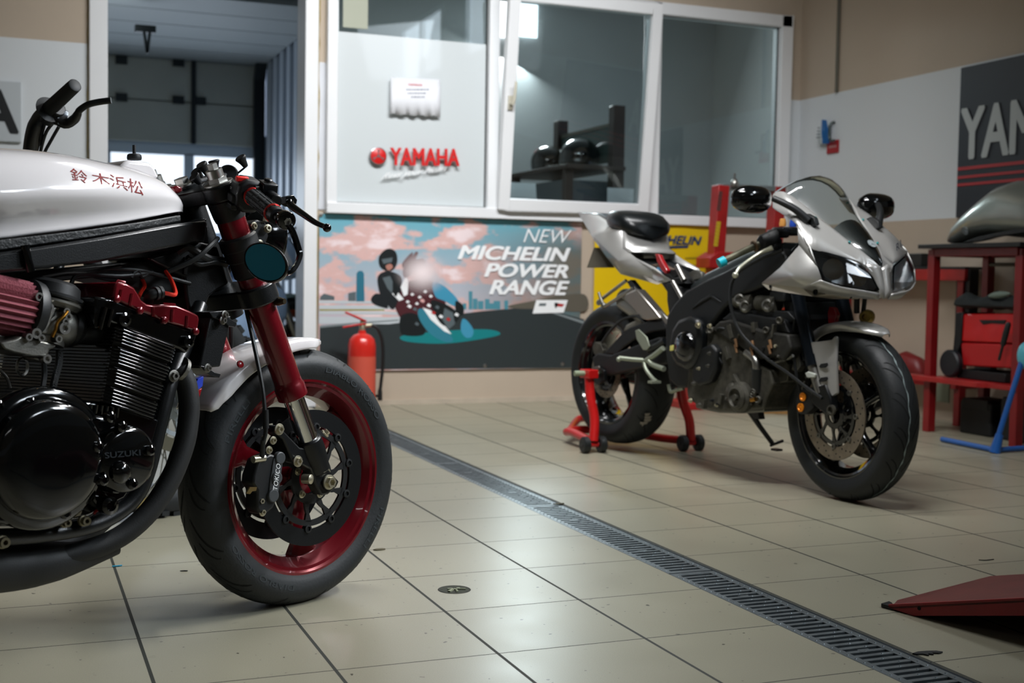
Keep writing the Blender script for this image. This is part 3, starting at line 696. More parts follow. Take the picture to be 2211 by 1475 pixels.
# left handlebar, half hidden by the tank
def my(p): return V((p.x, -p.y, p.z))
m = MB(); m.tube([my(gi-gd*.085), my(gi), my(go)], .0112, 14); hb2 = m.build('handlebar', BLKS, CAFE); m = MB(); m.tube([my(gi), my(go)], .0165, 18); m.build('grip', MATS['grip_rubber'], hb2)
# ---- headlamp bowl in front of the fork
m = MB(); c = SF(548, 512, 0); m.lathe([(.0, -.062), (.035, -.055), (.062, -.036), (.076, -.008), (.080, .02), (.080, .03), (.074, .034), (0, .040)], c, (1, 0, -.05), 36); m.build('headlamp', BLKG, CAFE, smooth=60)
# ---- phone holder with rubber tipped claws
pc = SF(493, 378, 0.); m = MB(); m.lathe([(.016, -.014), (.021, -.008), (.022, .006), (.018, .013), (0, .014)], pc, (-.6, -.75, .3), 24); m.cyl(pc, fk(.94, 0, -.01), .010, seg=12)
ph = m.build('phone_holder', BLKM, CAFE)
for (u, v), (u2, v2), y in (((518, 339), (531, 360), -.03), ((461, 346), (467, 368), .0), ((434, 353), (449, 378), -.02), ((418, 380), (432, 396), -.03), ((421, 369), (438, 388), .0)):
    a, c = SF(u, v, y), SF(u2, v2, y); m = MB(); m.tube([a, a.lerp(c, .1), a.lerp(c, .5), a.lerp(c, .9), c], [.0110, .0128, .0085, .0062, .005], 16); cl = m.build('claw_tip', BLKM, ph)
    m = MB(); m.tube([c, (c+pc)/2+V((0, 0, -.006)), pc], .0022, 8); m.build('claw_arm', BLKG, cl)
# ---- tank
TX = [-.338, -.345, -.36, -.39, -.43, -.47, -.52, -.58, -.64, -.70, -.78, -.86, -.93, -.97]
TT = [.882, .908, .925, .945, .957, .964, .970, .976, .979, .979, .974, .962, .942, .90]
TB = [.876, .876, .875, .870, .862, .854, .844, .834, .824, .815, .803, .800, .802, .81]
TW = [.066, .078, .090, .104, .118, .130, .142, .153, .160, .163, .160, .146, .118, .085]
m = MB(); L = []
xs = [TX[0]]+[TX[0]+(TX[-1]-TX[0])*(k/60) for k in range(1, 61)]
def smooth_i(A, x):
    k = max(i for i in range(len(TX)) if TX[i] >= x-1e-9); k = min(k, len(TX)-2); g = lambda j: A[max(0, min(len(A)-1, j))]
    t = (x-TX[k])/(TX[k+1]-TX[k]); p0, p1, p2, p3 = g(k-1), g(k), g(k+1), g(k+2)
    return .5*(2*p1+(p2-p0)*t+(2*p0-5*p1+4*p2-p3)*t*t+(3*p1-p0-3*p2+p3)*t**3)
for x in xs:
    zt, zb, w = smooth_i(TT, x), smooth_i(TB, x), smooth_i(TW, x); sec = []; H_ = zt-zb
    dent = interp([-.95, -.80, -.64, -.48, -.36], [.30, .34, .26, .12, .03], x)         # knee recess low on the flanks
    top = [(0, 1), (.22, .995), (.42, .972), (.60, .925), (.75, .85), (.88, .73), (.965, .58), (1, .43), (1-dent*.25, .30), (1-dent*.55, .18), (1-dent*.62, .09), (1-dent*.62, .025), (.90-dent*.5, 0)]
    r_ = cat([V((a, c, 0)) for a, c in top], 3)
    for p in r_[::-1]: sec.append(V((x, -w*p.x, zb+H_*p.y)))
    for p in r_[1:]: sec.append(V((x, w*p.x, zb+H_*p.y)))
    L.append(sec)
m.loft(L); TV, TF = m.v[:], m.f[:]
tank = m.build('fuel_tank', WHT, CAFE, smooth=50); tank['label'] = 'white fuel tank with red kanji'
from mathutils.bvhtree import BVHTree
bv = BVHTree.FromPolygons([tuple(p) for p in TV], TF)
m = MB()
for ch, bl, br, tl in (('鈴', (155.5, 390), (191.5, 398), (150, 362)), ('木', (200, 395), (239, 402), (196, 371)), ('浜', (241, 404), (277, 413), (234.5, 376)), ('松', (277.5, 413), (310, 423), (274, 384))):
    vs, fs, _ = glyphs(ch, -.002); pts = []; ok = True
    for x, y in vs:
        u = bl[0]+(br[0]-bl[0])*x+(tl[0]-bl[0])*y; v = bl[1]+(br[1]-bl[1])*x+(tl[1]-bl[1])*y
        h = bv.ray_cast(SF.c, (SF(u, v, -.1)-SF.c).normalized())
        pts.append((h[0]+h[1]*(.0009 if h[1].dot(SF.c-h[0]) > 0 else -.0009)) if h[0] else SF(u, v, -.12))
    m.add(pts, fs)
m.build('kanji_lettering', M('red_paint_letters', (.20, .005, .005, 1), .6, spec=.2), tank, smooth=0)
m = MB(); px = [(258, 362), (268, 352), (274, 347), (280, 345), (320, 350), (326, 352), (334, 360), (346, 384), (330, 388), (300, 376)]
m.prism([SF(u, v, -.055) for u, v in px], (0, .10, 0)); m.build('filler_block', WHT, tank, bevel=.008, seg=3)
m = MB(); c = SF(290, 341, .0); m.lathe([(.014, -.004), (.015, 0), (.014, .006), (.011, .008), (.0035, .009), (.0035, .026), (0, .026)], c, (0, 0, 1), 18); m.build('breather_cap', BLKM, tank)
m = MB(); m.prism([SF(u, v, -.055) for u, v in ((374, 404), (384, 400), (394, 404), (396, 412), (386, 418), (376, 414))], (0, .03, 0)); m.build('stop_rubber', REDC, CAFE, bevel=.004)
# ---- frame
m = MB()
for s in (-1, 1):
    L = []
    for (u0, v0), (u1, v1), y in (((437, 477), (432, 524), -.075), ((405, 480), (405, 527), -.10), ((373, 484), (373, 532), -.125), ((203, 514), (203, 567), -.142), ((0, 545), (0, 588), -.145), ((-140, 566), (-140, 604), -.13)):
        a, c = SF(u0, v0, y), SF(u1, v1, y); y *= -s
        L.append([V((a.x, y-.016, a.z)), V((a.x, y+.016, a.z)), V((c.x, y+.016, c.z)), V((c.x, y-.016, c.z))])
    m.loft(L)
m.split('frame_rail', BLKS, CAFE, bevel=.005)
m = MB()
for s in (1, -1):
    L = []
    for (u0, v0), (u1, v1), y in (((386, 465), (386, 478), -.112), (((300, 480)), (300, 494), -.135), ((190, 496), (190, 513), -.142), ((0, 518), (0, 540), -.142), ((-150, 536), (-150, 558), -.13)):
        a, c = SF(u0, v0, y), SF(u1, v1, y); L.append([V((a.x, y*s-.007, a.z)), V((a.x, y*s+.007, a.z)), V((c.x, y*s+.007, c.z)), V((c.x, y*s-.007, c.z))])
    m.loft(L)
m.split('tank_seam', M('black_seam', '#16191a', .5, bump=1., bscale=120, var=.5, vscale=60), CAFE, bevel=.002)
m = MB(); m.tube([SF(54, 530, -.165), SF(60, 560, -.168), SF(66, 585, -.165)], [.008, .0075, .0085], 12); m.build('frame_weld', BLKG, CAFE)
plate('headstock_gusset', [(318, 557), (360, 545), (430, 522), (470, 530), (486, 580), (496, 612), (470, 628), (454, 640), (444, 662), (424, 694), (409, 680), (402, 640), (398, 600)], -.075, .15, BLKS, CAFE, bevel=.006)
plate('gusset_seam', [(399, 555), (407, 554), (405, 594), (397, 592)], -.080, .006, BLKM, CAFE, bevel=.001)
m = MB(); m.tube([fk(.925, 0, -.01), fk(.66, 0, -.01)], .030, 20); m.build('steering_head', BLKS, CAFE)
plate('front_frame_post', [(430, 478), (447, 470), (452, 530), (436, 560), (425, 530)], -.060, .12, BLKS, CAFE, bevel=.003)
m = MB()
for s in (-1, 1):
    path = [SF(432, 660, -.09), SF(405, 735, -.13), SF(372, 812, -.165), SF(357, 868, -.172), SF(340, 935, -.172), SF(321, 1012, -.172), SF(300, 1062, -.17), SF(268, 1098, -.168), SF(208, 1131, -.165), SF(120, 1150, -.16), SF(0, 1160, -.16), SF(-160, 1158, -.16)]
    m.tube([V((p.x, -p.y*s, p.z)) for p in cat(path, 5)], .0155, 14)
m.split('cradle_tube', BLKS, CAFE)
# ---- engine
ENG = thing('engine', None, None); ENG.parent = CAFE; ENG['label'] = 'black air cooled four cylinder engine with red cam cover'
def eplate(name, px, y, t, mat, bevel=.003, label=None): return plate(name, px, y, t, mat, ENG, bevel, label=label)
A0, A1, B0, B1 = SF(226, 869, -.205), SF(344, 908, -.205), SF(254, 702, -.205), SF(390, 752, -.205)
m = MB(); NF = 23
for k in range(NF):
    t = k/NF; a, c = A0.lerp(B0, t), A1.lerp(B1, t); t2 = (k+.58)/NF; a2, c2 = A0.lerp(B0, t2), A1.lerp(B1, t2)
    ins = .010 if k % 6 == 5 else 0; d = (c-a).normalized(); n2 = 14
    def fin(a, c):                                     # scalloped fin outline, seen from above
        o = []
        for i in range(5): o.append((a.lerp(c, 0)+d*(.012*(i in (0, 4))*1), -.205+.1025*i))
        return o
    y0 = -.205+ins
    m.add([V((a.x, y0+.014, a.z)), V((a.x+d.x*.014, y0, a.z+d.z*.014)), V((c.x-d.x*.014, y0, c.z-d.z*.014)), V((c.x, y0+.014, c.z)), V((c.x, -y0, c.z)), V((a.x, -y0, a.z)),
           V((a2.x, y0+.014, a2.z)), V((a2.x+d.x*.014, y0, a2.z+d.z*.014)), V((c2.x-d.x*.014, y0, c2.z-d.z*.014)), V((c2.x, y0+.014, c2.z)), V((c2.x, -y0, c2.z)), V((a2.x, -y0, a2.z))],
          [(0, 1, 2, 3, 4, 5), (11, 10, 9, 8, 7, 6)]+[(i, (i+1) % 6, (i+1) % 6+6, i+6) for i in range(6)])
m.build('cooling_fins', BLKG, ENG, bevel=.0012)
m = MB(); g = .006
def ins(p, q): return p+(q-p).normalized()*g
m.prism([ins(A0, A1)+V((0, .016, 0)), ins(A1, A0)+V((0, .016, 0)), ins(B1, B0)+V((0, .016, 0)), ins(B0, B1)+V((0, .016, 0))], (0, .378, 0))
m.build('cylinder_block', BLKG, ENG)
eplate('cylinder_head', [(206, 640), (244, 646), (300, 670), (366, 697), (427, 719), (420, 742), (402, 764), (388, 754), (254, 702), (236, 695), (225, 700), (206, 712)], -.196, .39, BLKG, .004)
m = MB()                                               # little ribs and studs on the head
for u0, v0, u1, v1 in ((215, 712, 228, 664), (232, 706, 242, 668)): m.tube([SF(u0, v0, -.2), SF(u1, v1, -.2)], .004, 8)
for u, v, r in ((264, 690, .013), (402, 738, .012)): m.lathe([(r, 0), (r, .010), (r*.6, .012), (r*.5, .008)], SF(u, v, -.196), (0, -1, 0), 16)
m.split('head_plug', BLKG, ENG)
cc = [(244, 645), (249, 615), (255, 608), (274, 612), (290, 621), (298, 633), (306, 648), (317, 656), (332, 658), (352, 657), (381, 659), (410, 671), (429, 681), (431, 690), (427, 716), (366, 697), (305, 672)]
cam_cover = eplate('cam_cover', cc, -.2, .4, REDC, .004, 'glossy dark red cam cover')
m = MB()
for k in range(15):                                    # fine ribs on the top and rear of the cover
    y = -.185+k*.0105; m.tube([SF(249, 640, y), SF(247, 616, y), SF(254, 605.5, y), SF(270, 610, y)], .0024, 6)
for k in range(10): y = -.17+k*.012; m.tube([SF(352, 656, y), SF(378, 658, y)], .0024, 6)
for u0, v0, u1, v1 in ((262, 626, 258, 648), (285, 634, 280, 660), (330, 664, 330, 684), (372, 668, 370, 696), (404, 682, 402, 708)): m.tube([SF(u0, v0, -.2), SF(u1, v1, -.2)], .0035, 6)
m.split('cover_rib', REDC, cam_cover)
m = MB()
for u, v in ((250, 646), (300, 671), (352, 692), (420, 716)): m.lathe([(.007, 0), (.007, .006), (.004, .008)], SF(u, v, -.203), (0, -1, 0), 10)
m.split('cover_bolt', REDC, cam_cover)
m = MB(); m.tube(cat([SF(319, 652, -.17), SF(324, 640, -.185), SF(334, 634, -.19), SF(347, 632, -.19)], 4), .010, 14); m.lathe([(.013, -.003), (.013, .003)], SF(337, 634, -.19), V((1, 0, .1)), 16); m.lathe([(.013, -.003), (.013, .003)], SF(345, 632, -.19), V((1, 0, .1)), 16); m.build('plug_cap', RUBH, ENG)
hose('plug_lead', [SF(347, 632, -.19), SF(362, 634, -.18), SF(376, 637, -.17), SF(379, 630, -.16), SF(370, 605, -.13), SF(358, 586, -.10)], .0040, M('orange_red_lead', (.72, .03, .012, 1), .4), ENG)
hose('plug_lead', [SF(300, 640, -.10), SF(306, 628, -.08), SF(312, 615, -.06), SF(300, 590, -.04)], .0040, MATS['orange_red_lead'], ENG)
# crankcase and covers
eplate('crankcase', [(-170, 880), (60, 858), (226, 868), (346, 906), (318, 1010), (270, 1078), (190, 1118), (100, 1136), (-170, 1140)], -.185, .37, BLKG, .006)
def dome(name, cu, cv, y, prof, mat=BLKG, seg=48, ax=(0, -1, 0)): m = MB(); m.lathe(prof, SF(cu, cv, y), ax, seg); return m.build(name, mat, ENG, smooth=50)
dome('clutch_cover', 78, 988, -.185, [(.126, 0), (.126, .022), (.120, .028), (.108, .030), (.104, .046), (.098, .054), (.085, .059), (.05, .062), (0, .063)])
eplate('cover_flange', [(-90, 900), (-20, 872), (70, 862), (120, 872), (136, 880), (150, 884), (174, 910), (186, 950), (190, 1000), (182, 1060), (150, 1100), (104, 1128), (20, 1134), (-90, 1120)], -.21, .03, BLKG, .006)
m = MB()
for u, v in ((124, 878), (-10, 876), (172, 948), (172, 1036), (135, 1108), (60, 870)): m.lathe([(.010, 0), (.010, .012), (.006, .015), (.004, .012)], SF(u, v, -.21), (0, -1, 0), 12)
for u, v in ((206, 964), (217, 1036), (280, 1045), (257, 921), (318, 972), (232, 900)): m.lathe([(.010, 0), (.010, .012), (.006, .015), (.004, .012)], SF(u, v, -.235), (0, -1, 0), 12)
m.split('cover_screw', BLKG, ENG)
eplate('ignition_flange', [(191, 915), (197, 902), (207, 896), (247, 906), (254, 918), (283, 920), (306, 938), (318, 970), (316, 1006), (300, 1032), (282, 1047), (258, 1068), (236, 1064), (226, 1046), (207, 1032), (197, 1004), (192, 960)], -.215, .04, BLKG, .006)
dome('ignition_cover', 262, 990, -.215, [(.062, 0), (.062, .014), (.058, .022), (.050, .026), (0, .028)])
m = MB(); c = SF(258, 1020, -.242); m.lathe([(.021, 0), (.021, .004), (.018, .012), (.010, .017), (0, .018)], c, (0, -1, 0), 28); m.build('cover_boss', BLKG, ENG, smooth=60)
m = MB(); text_on(m, 'SUZUKI', SF(226, 990, -.2445), SF(302, 983, -.2445), SF(225, 977.5, -.2445), .0022, .02); m.build('lettering', M('black_raised', '#2a2e31', .2), ENG, smooth=0)
eplate('lower_lug', [(204, 1048), (232, 1066), (246, 1086), (236, 1100), (214, 1100), (202, 1080)], -.2, .05, BLKG, .004)
m = MB()
for u, v, r in ((137, 1128, .0072), (178, 1124, .008), (157, 1103, .0085), (3, 1090, .016), (2, 1170, .009)): m.lathe([(r*1.3, 0), (r*1.3, .006), (r, .007), (r, .016), (r*.5, .016), (r*.45, .008)], SF(u, v, -.185), (0, -1, 0), 18)
m.split('frame_bolt', M('dull_bolt', '#77705c', .45, metal=.8), ENG)
m = MB(); m.lathe([(.017, 0), (.017, .02), (.010, .024), (.006, .018)], SF(225, 1090, -.2), (0, -1, 0), 16); m.build('drain_boss', BLKG, ENG)
m = MB()
for k in range(9): u = 162+k*11.5; m.tube([SF(u, 868+k*1.6, -.20), SF(u-3, 884+k*2.2, -.20)], .0035, 8)
m.build('base_studs', BLKG, ENG)
m = MB(); m.tube(cat([SF(202, 1110, -.19), SF(210, 1102, -.19), SF(220, 1104, -.185)], 3), .003, 6); m.build('red_wire', REDG, ENG)
# ---- carburettor and filter
CB = -.135
def cplate(name, px, y, t, mat, par, bevel=.003): return plate(name, px, y, t, mat, par, bevel)
m = MB(); c0, c1 = SF(80, 690, CB), SF(152, 715, CB); m.tube([c0, c0.lerp(c1, .2), c0.lerp(c1, .5), c0.lerp(c1, .8), c1], [.033, .037, .040, .036, .030], 28)
a, c = SF(128, 640, CB), SF(100, 742, CB); m.tube([a, a.lerp(c, .12), a.lerp(c, .3), c], [.046, .043, .032, .031], 24)
carb = m.build('carburettor', ALC, CAFE); carb['label'] = 'bare aluminium carburettor'
m = MB(); d = (SF(118, 640, CB)-SF(106, 690, CB)).normalized(); c = SF(115, 640, CB); m.lathe([(.050, -.006), (.053, -.003), (.053, .002), (.047, .003), (.044, .020), (.034, .027), (0, .028)], c, d, 36); m.build('vacuum_cap', BLKM, carb, smooth=40)
m = MB(); c = SF(114, 645, CB); m.lathe([(.046, -.018), (.0535, -.010), (.0535, -.006), (.046, -.004)], c, d, 36); m.build('cap_flange', ALC, carb)
cplate('name_plate', [(100, 668), (110, 662), (124, 664), (112, 690), (104, 720), (98, 722), (82, 716), (84, 704), (92, 690)], CB-.044, .02, ALC, carb)
m = MB(); text_on(m, 'MIKUNI', SF(90, 712, CB-.0445), SF(101, 684, CB-.0445), SF(83.5, 707, CB-.0445), .0008); text_on(m, 'MIKUNI', SF(91, 712, CB-.0445), SF(102, 684, CB-.0445), SF(86, 709, CB-.0445), .0008); m.build('lettering', M('pale_cast', '#b7b6b0', .4, metal=.8), carb, smooth=0)
cplate('float_bowl', [(34, 732), (44, 726), (70, 731), (100, 738), (122, 744), (120, 752), (108, 755), (106, 764), (96, 772), (70, 770), (50, 766), (30, 762), (10, 755), (0, 740)], CB-.042, .084, ALC, carb, .006)
cplate('bowl_drain', [(74, 768), (92, 770), (104, 772), (104, 780), (90, 782), (70, 776)], CB-.035, .04, ALC, carb, .004)
m = MB()
for u, v, r in ((103, 665, .0085), (76, 720, .0085), (137, 709, .010), (99, 775, .0075), (82, 641, .007), (92, 646, .006), (141, 673, .006), (145, 684, .006), (139, 695, .006), (124, 732, .006), (87, 730, .006), (60, 728, .006)):
    m.lathe([(r*1.1, -.012), (r*1.1, .006), (r*.6, .006), (r*.55, 0)], SF(u, v, CB-.044), (0, -1, 0), 14)
m.split('carb_screw', STL, carb)
m = MB(); m.tube(cat([SF(145, 673, CB-.05), SF(138, 682, CB-.055), SF(124, 697, CB-.055), SF(120, 712, CB-.055), SF(113, 727, CB-.05)], 5), .0030, 8); m.build('brass_link', M('brass', '#a9782f', .3, metal=1), carb)
m = MB(); a, c = SF(148, 706, CB), SF(168, 712, CB); m.tube([a, a.lerp(c, .5), c], [.033, .036, .032], 24); m.tube([c, SF(196, 716, CB), SF(214, 712, CB)], [.028, .026, .03], 20); m.build('inlet_rubber', RUBH, CAFE)
fa, fb = SF(64, 672, CB), SF(-30, 652, CB); fd = (fb-fa).normalized(); m = MB(); t = V((0, 0, 1)); e1 = (t-fd*t.dot(fd)).normalized(); e2 = fd.cross(e1); NP = 26; L = []
for s, k in ((.0, .8), (.006, 1.0), (.10, 1.02), (.115, .98)):
    L.append([fa+fd*s+(e1*math.cos(a_)+e2*math.sin(a_))*(.052*k*(1 if i % 2 else .86)) for i, a_ in enumerate([PI*q/NP for q in range(2*NP)])])
m.loft(L); af = m.build('air_filter', M('red_filter_cotton', '#8a4650', .85, bump=.8, bscale=240), CAFE, smooth=0); af['label'] = 'red pleated cone air filter'
m = MB(); m.lathe([(.054, -.010), (.057, -.006), (.057, .008), (.052, .012), (.040, .012), (.036, -.010)], fa, fd, 36, closed=True); m.lathe([(.035, -.03), (.038, -.008)], fa, fd, 30); m.build('filter_clamp', BLKM, af)
m = MB(); m.lathe([(.055, 0), (.055, .016), (.03, .018), (0, .018)], fa+fd*.113, fd, 36); m.build('filter_end', BLKM, af)
hose('overflow_hose', [SF(95, 782, CB), SF(96, 810, CB), SF(92, 838, CB-.01), SF(88, 868, CB)], .0052)
hose('braided_hose', [SF(128, 755, CB), SF(127, 785, CB), SF(118, 820, CB-.01), SF(108, 862, CB)], .0068, M('braided_black', '#17191a', .5, bump=1.5, bscale=500))
m = MB(); m.lathe([(.016, -.003), (.018, 0), (.016, .003), (.013, 0)], SF(48, 792, CB), (.5, -1, 0), 20, closed=True); m.tube(cat([SF(0, 800, CB), SF(14, 815, CB), SF(22, 838, CB)], 4), .003, 8); m.build('hose_clip', STL, CAFE)
for pts in ([(236, 470+110), (300, 584), (350, 596), (410, 612)], [(90, 600), (160, 590), (260, 596), (330, 588)], [(150, 640), (160, 600), (200, 588), (260, 575)], [(283, 600), (296, 584), (306, 598), (318, 592)]):
    hose('wiring', [SF(u, v, -.08) for u, v in pts], .0045, BLKM)
plate('tank_tunnel', [(-140, 520), (0, 500), (200, 478), (380, 452), (392, 470), (392, 510), (200, 540), (0, 570), (-140, 590)], -.06, .12, BLKM, CAFE)
plate('tray_under_tank', [(0, 592), (200, 575), (330, 562), (400, 600), (404, 650), (330, 630), (200, 600), (0, 620)], -.05, .10, BLKM, CAFE)
hose('throttle_cable', [SF(360, 588, -.10), SF(420, 560, -.12), SF(450, 535, -.12), SF(470, 515, -.10)], .0055)
hose('wiring', [SF(385, 545, -.10), SF(405, 535, -.115), SF(430, 548, -.115), SF(455, 560, -.10), SF(480, 562, -.07)], .008, BLKM)
hose('wiring', [SF(404, 556, -.10), SF(430, 570, -.10), SF(462, 566, -.10), SF(488, 572, -.06)], .006, BLKM)
hose('clutch_cable', [SF(470, 600, .02), SF(492, 590, .02), SF(497, 575, .02)], .004)
# ---- oil cooler
plate('oil_cooler', [(454, 684), (500, 682), (476, 792), (430, 796)], -.165, .33, BLKS, CAFE, .003)
m = MB()
for y in (-.170, ):
    m.prism([SF(u, v, y) for u, v in ((452, 674), (482, 671), (490, 680), (497, 688), (512, 698), (508, 706), (494, 704), (484, 694), (460, 686))], (0, .05, 0))
    m.prism([SF(u, v, y) for u, v in ((433, 790), (446, 792), (464, 804), (477, 808), (474, 816), (456, 812), (440, 800))], (0, .05, 0))
m.split('cooler_bracket', BLKS, CAFE, bevel=.001)
m = MB()
for u, v in ((484, 680), (480, 692), (447, 795)): m.bolt(SF(u, v, -.175), (.2, -1, 0), .006, .008)
m.split('cooler_bolt', STL, CAFE)
m = MB()
for k in range(26):                                    # fins on the back of the cooler
    t = (k+.5)/26; a = SF(452, 686, -.15).lerp(SF(429, 794, -.15), t); m.span((a.x-.006, -.155, a.z-.0012), (a.x+.001, .155, a.z+.0012))
m.build('cooler_fins', BLKM, CAFE, smooth=0)
plate('blue_sticker', [(428, 818), (440, 812), (438, 834), (421, 848), (420, 834)], -.07, .012, M('blue_tape', (.02, .05, .45, 1), .4), CAFE, .001)
plate('red_strap', [(421, 846), (437, 838), (430, 862), (424, 866)], -.06, .012, REDG, CAFE, .001)
# ---- exhaust: four header pipes sweep under the engine into one collector
for yy in (-.165, -.055, .055, .165):
    pz = [SF(384, 790, -.165), SF(392, 806, -.165), SF(403, 832, -.168), SF(408, 868, -.17), (SF(407, 905, -.17)), SF(396, 965, -.17), SF(363, 1045, -.165), SF(312, 1116, -.155), SF(242, 1168, -.14), SF(140, 1200, -.12), SF(30, 1216, -.10)]
    q = []
    for k, p in enumerate(pz):
        t = k/(len(pz)-1); y = p.y if yy == -.165 else yy*(1-.72*max(0, (t-.5)*2)); q.append(V((p.x+(0 if yy == -.165 else .0), y, p.z-(.0 if yy == -.165 else .004))))
    m = MB(); m.tube(cat(q, 5), [.0195]*3+[.0205]*48, 20); m.build('exhaust_header', BLKP, CAFE)
m = MB(); m.lathe([(.026, 0), (.026, .008), (.021, .010)], SF(386, 796, -.165), (1, 0, -.6), 18); m.bolt(SF(374, 812, -.187), (0, -1, 0), .008, .010); m.build('header_clamp', ALC, CAFE)
m = MB(); cpt = [SF(250, 1176, -.12), SF(160, 1204, -.11), (SF(90, 1216, -.105)), SF(0, 1226, -.10), SF(-160, 1230, -.12)]; m.tube(cat(cpt, 4), [.0195, .0215, .024, .027, .030, .033, .036, .038, .040, .042, .043, .044, .045, .045, .045, .045, .044], 24); m.build('exhaust_collector', BLKP, CAFE)
hose('braided_line', [SF(372, 975, -.11), SF(360, 1010, -.11), SF(338, 1046, -.11), SF(308, 1074, -.11), SF(270, 1090, -.11)], .0045, M('braided_steel', '#77766c', .4, metal=.8, bump=1.5, bscale=600))
hose('braided_line', [SF(345, 1052, -.08), SF(318, 1080, -.08), SF(285, 1096, -.08)], .006, M('braided_gold', '#8d7f52', .4, metal=.8, bump=1.5, bscale=600))
# ---- rear half, out of the frame
RWC = (-1.47, 0, .306); make_tyre(CAFE, RWC, .312, .088, n=12); make_rim(CAFE, RWC, REDC, .07, spokes=3, hub=.05)
m = MB()
for s in (-1, 1): m.tube([V((-.86, .12*s, .40)), V((-1.2, .12*s, .345)), V((-1.5, .12*s, .306))], .02, sq=(.055, .03))
m.split('swingarm', BLKS, CAFE, bevel=.004)
m = MB()
for s in (-1, 1): m.tube([V((-.92, .13*s, .80)), V((-1.25, .12*s, .86)), V((-1.55, .08*s, .89))], .014, 12); m.tube([V((-.98, .13*s, .80)), V((-.90, .13*s, .55)), V((-.86, .13*s, .38))], .018, 12); m.tube([V((-1.42, .14*s, .36)), V((-1.22, .13*s, .82))], .026, 14)
m.build('rear_frame', BLKS, CAFE)
m = MB(); L = []
for x, w, z0, z1 in ((-.955, .10, .85, .885), (-1.05, .125, .855, .895), (-1.25, .125, .875, .92), (-1.42, .10, .895, .95), (-1.58, .07, .92, .985), (-1.66, .03, .95, .98)):
    L.append([V((x, w*c_, (z0+z1)/2+(z1-z0)/2*s_)) for c_, s_ in [(math.cos(t)*.98, math.copysign(abs(math.sin(t))**.6, math.sin(t))) for t in [2*PI*i/20 for i in range(20)]]])
m.loft(L); m.build('seat', M('black_leather', '#131415', .5, bump=.3, bscale=200), CAFE, smooth=60)
m = MB(); m.tube([V((-.92, .15, .16)), V((-.95, .24, .06)), V((-.97, .30, .008))], .010, 10); m.box((-.975, .305, .005), (.05, .03, .008)); m.build('side_stand', BLKS, CAFE)

# ================================================================== silver sport bike on the paddock stand
QF = Frame(2.706, 3.596, -1.4338)
BIKE = thing('motorcycle', 'silver faired sport bike with its lower fairing off, rear wheel lifted on a red stand', 'motorcycle', QF.m)
SLV = M('silver_paint', '#bab9b6', .33, metal=.5, coat=.4)
SLVD = M('silver_inner', '#9c9a92', .5, metal=.3)
GRF = M('engine_dark_alloy', '#4c4a42', .55, metal=.5, bump=.5, bscale=120, var=.35, vscale=35)
BRN = M('worn_disc', '#8a7f70', .42, metal=.7, var=.15, vscale=40)
BLKR = M('black_gloss_rim', '#0b0d0f', .12, coat=.8)
RUB2 = M('tyre_rubber_matt', '#14181a', .58, bump=.3, bscale=120, var=.15, vscale=14)
def qplate(name, px, y, t, mat, parent=None, bevel=.003, smooth=35, mir=False, label=None):
    """px: (u, v) or (u, v, own y); extruded by t towards the centre line"""
    m = MB(); pts = [QF(p[0], p[1], p[2] if len(p) > 2 else y) for p in px]; m.prism(pts, (0, t, 0))
    if mir: m.mirror()
    o = m.build(name, mat, parent or BIKE, smooth=smooth, bevel=bevel)
    if label: o['label'] = label
    return o
def qhose(name, pts, r, mat=RUBH, parent=None, seg=8): m = MB(); m.tube(cat([QF(*p) for p in pts], 6), r, seg); return m.build(name, mat, parent or BIKE)
# ---- wheels
FW, RW_ = (0, 0, .30), (-1.397, 0, .341)
st = -.07
tf = make_tyre(BIKE, FW, .300, .061, rot=st, n=16, rubber=RUB2)
fr_ = make_rim(BIKE, FW, BLKR, .046, rot=st, spokes=5, a0=.5, sw=.024, hub=.042)
for y in (-.068, .068): make_disc(BIKE, FW, y, .157, .112, BRN, BLKR, rot=st, nb=8, drilled=True, bob=ALC, rc=.05)
m = MB()                                               # chalky wear line round the tread
L = []
for k in range(97):
    a = 2*PI*k/96; y = -.010+.003*math.sin(k*1.7); w = .0022+.0016*math.sin(k*2.9+1); r = .3006
    L.append((V((math.cos(a)*r, y-w, math.sin(a)*r)), V((math.cos(a)*r, y+w, math.sin(a)*r))))
m.add([p for q in L for p in q], [(2*k, 2*k+1, 2*k+3, 2*k+2) for k in range(96)]); m.build('worn_stripe', M('chalky_rubber', '#7f8c8c', .7, var=.4, vscale=40), tf, smooth=0)
tr = make_tyre(BIKE, RW_, .316, .094, n=14, rubber=RUB2); rr_ = make_rim(BIKE, RW_, BLKR, .075, spokes=5, a0=.2, sw=.026, hub=.055)
make_disc(BIKE, RW_, -.085, .110, .080, BRN, BLKR, nb=6, drilled=True, rc=.045, bob=ALC)
m = MB()                                               # pale scuffed patch on the rear tread
for k, (da, y0, y1) in enumerate(((0, .02, .05), (.05, .005, .045), (.10, .0, .04), (.15, .01, .055), (.19, .025, .04))):
    a = -.50-da; pts = []
    for aa, yy in ((a, y0), (a, y1), (a-.045, y1-.008), (a-.045, y0+.004)): pts.append(V((math.cos(aa)*.3166, -yy-.02, math.sin(aa)*.3166)))
    m.add(pts, [(0, 1, 2, 3)])
m.build('scuff_mark', M('scuffed_rubber', '#9a938a', .8), tr, smooth=0)
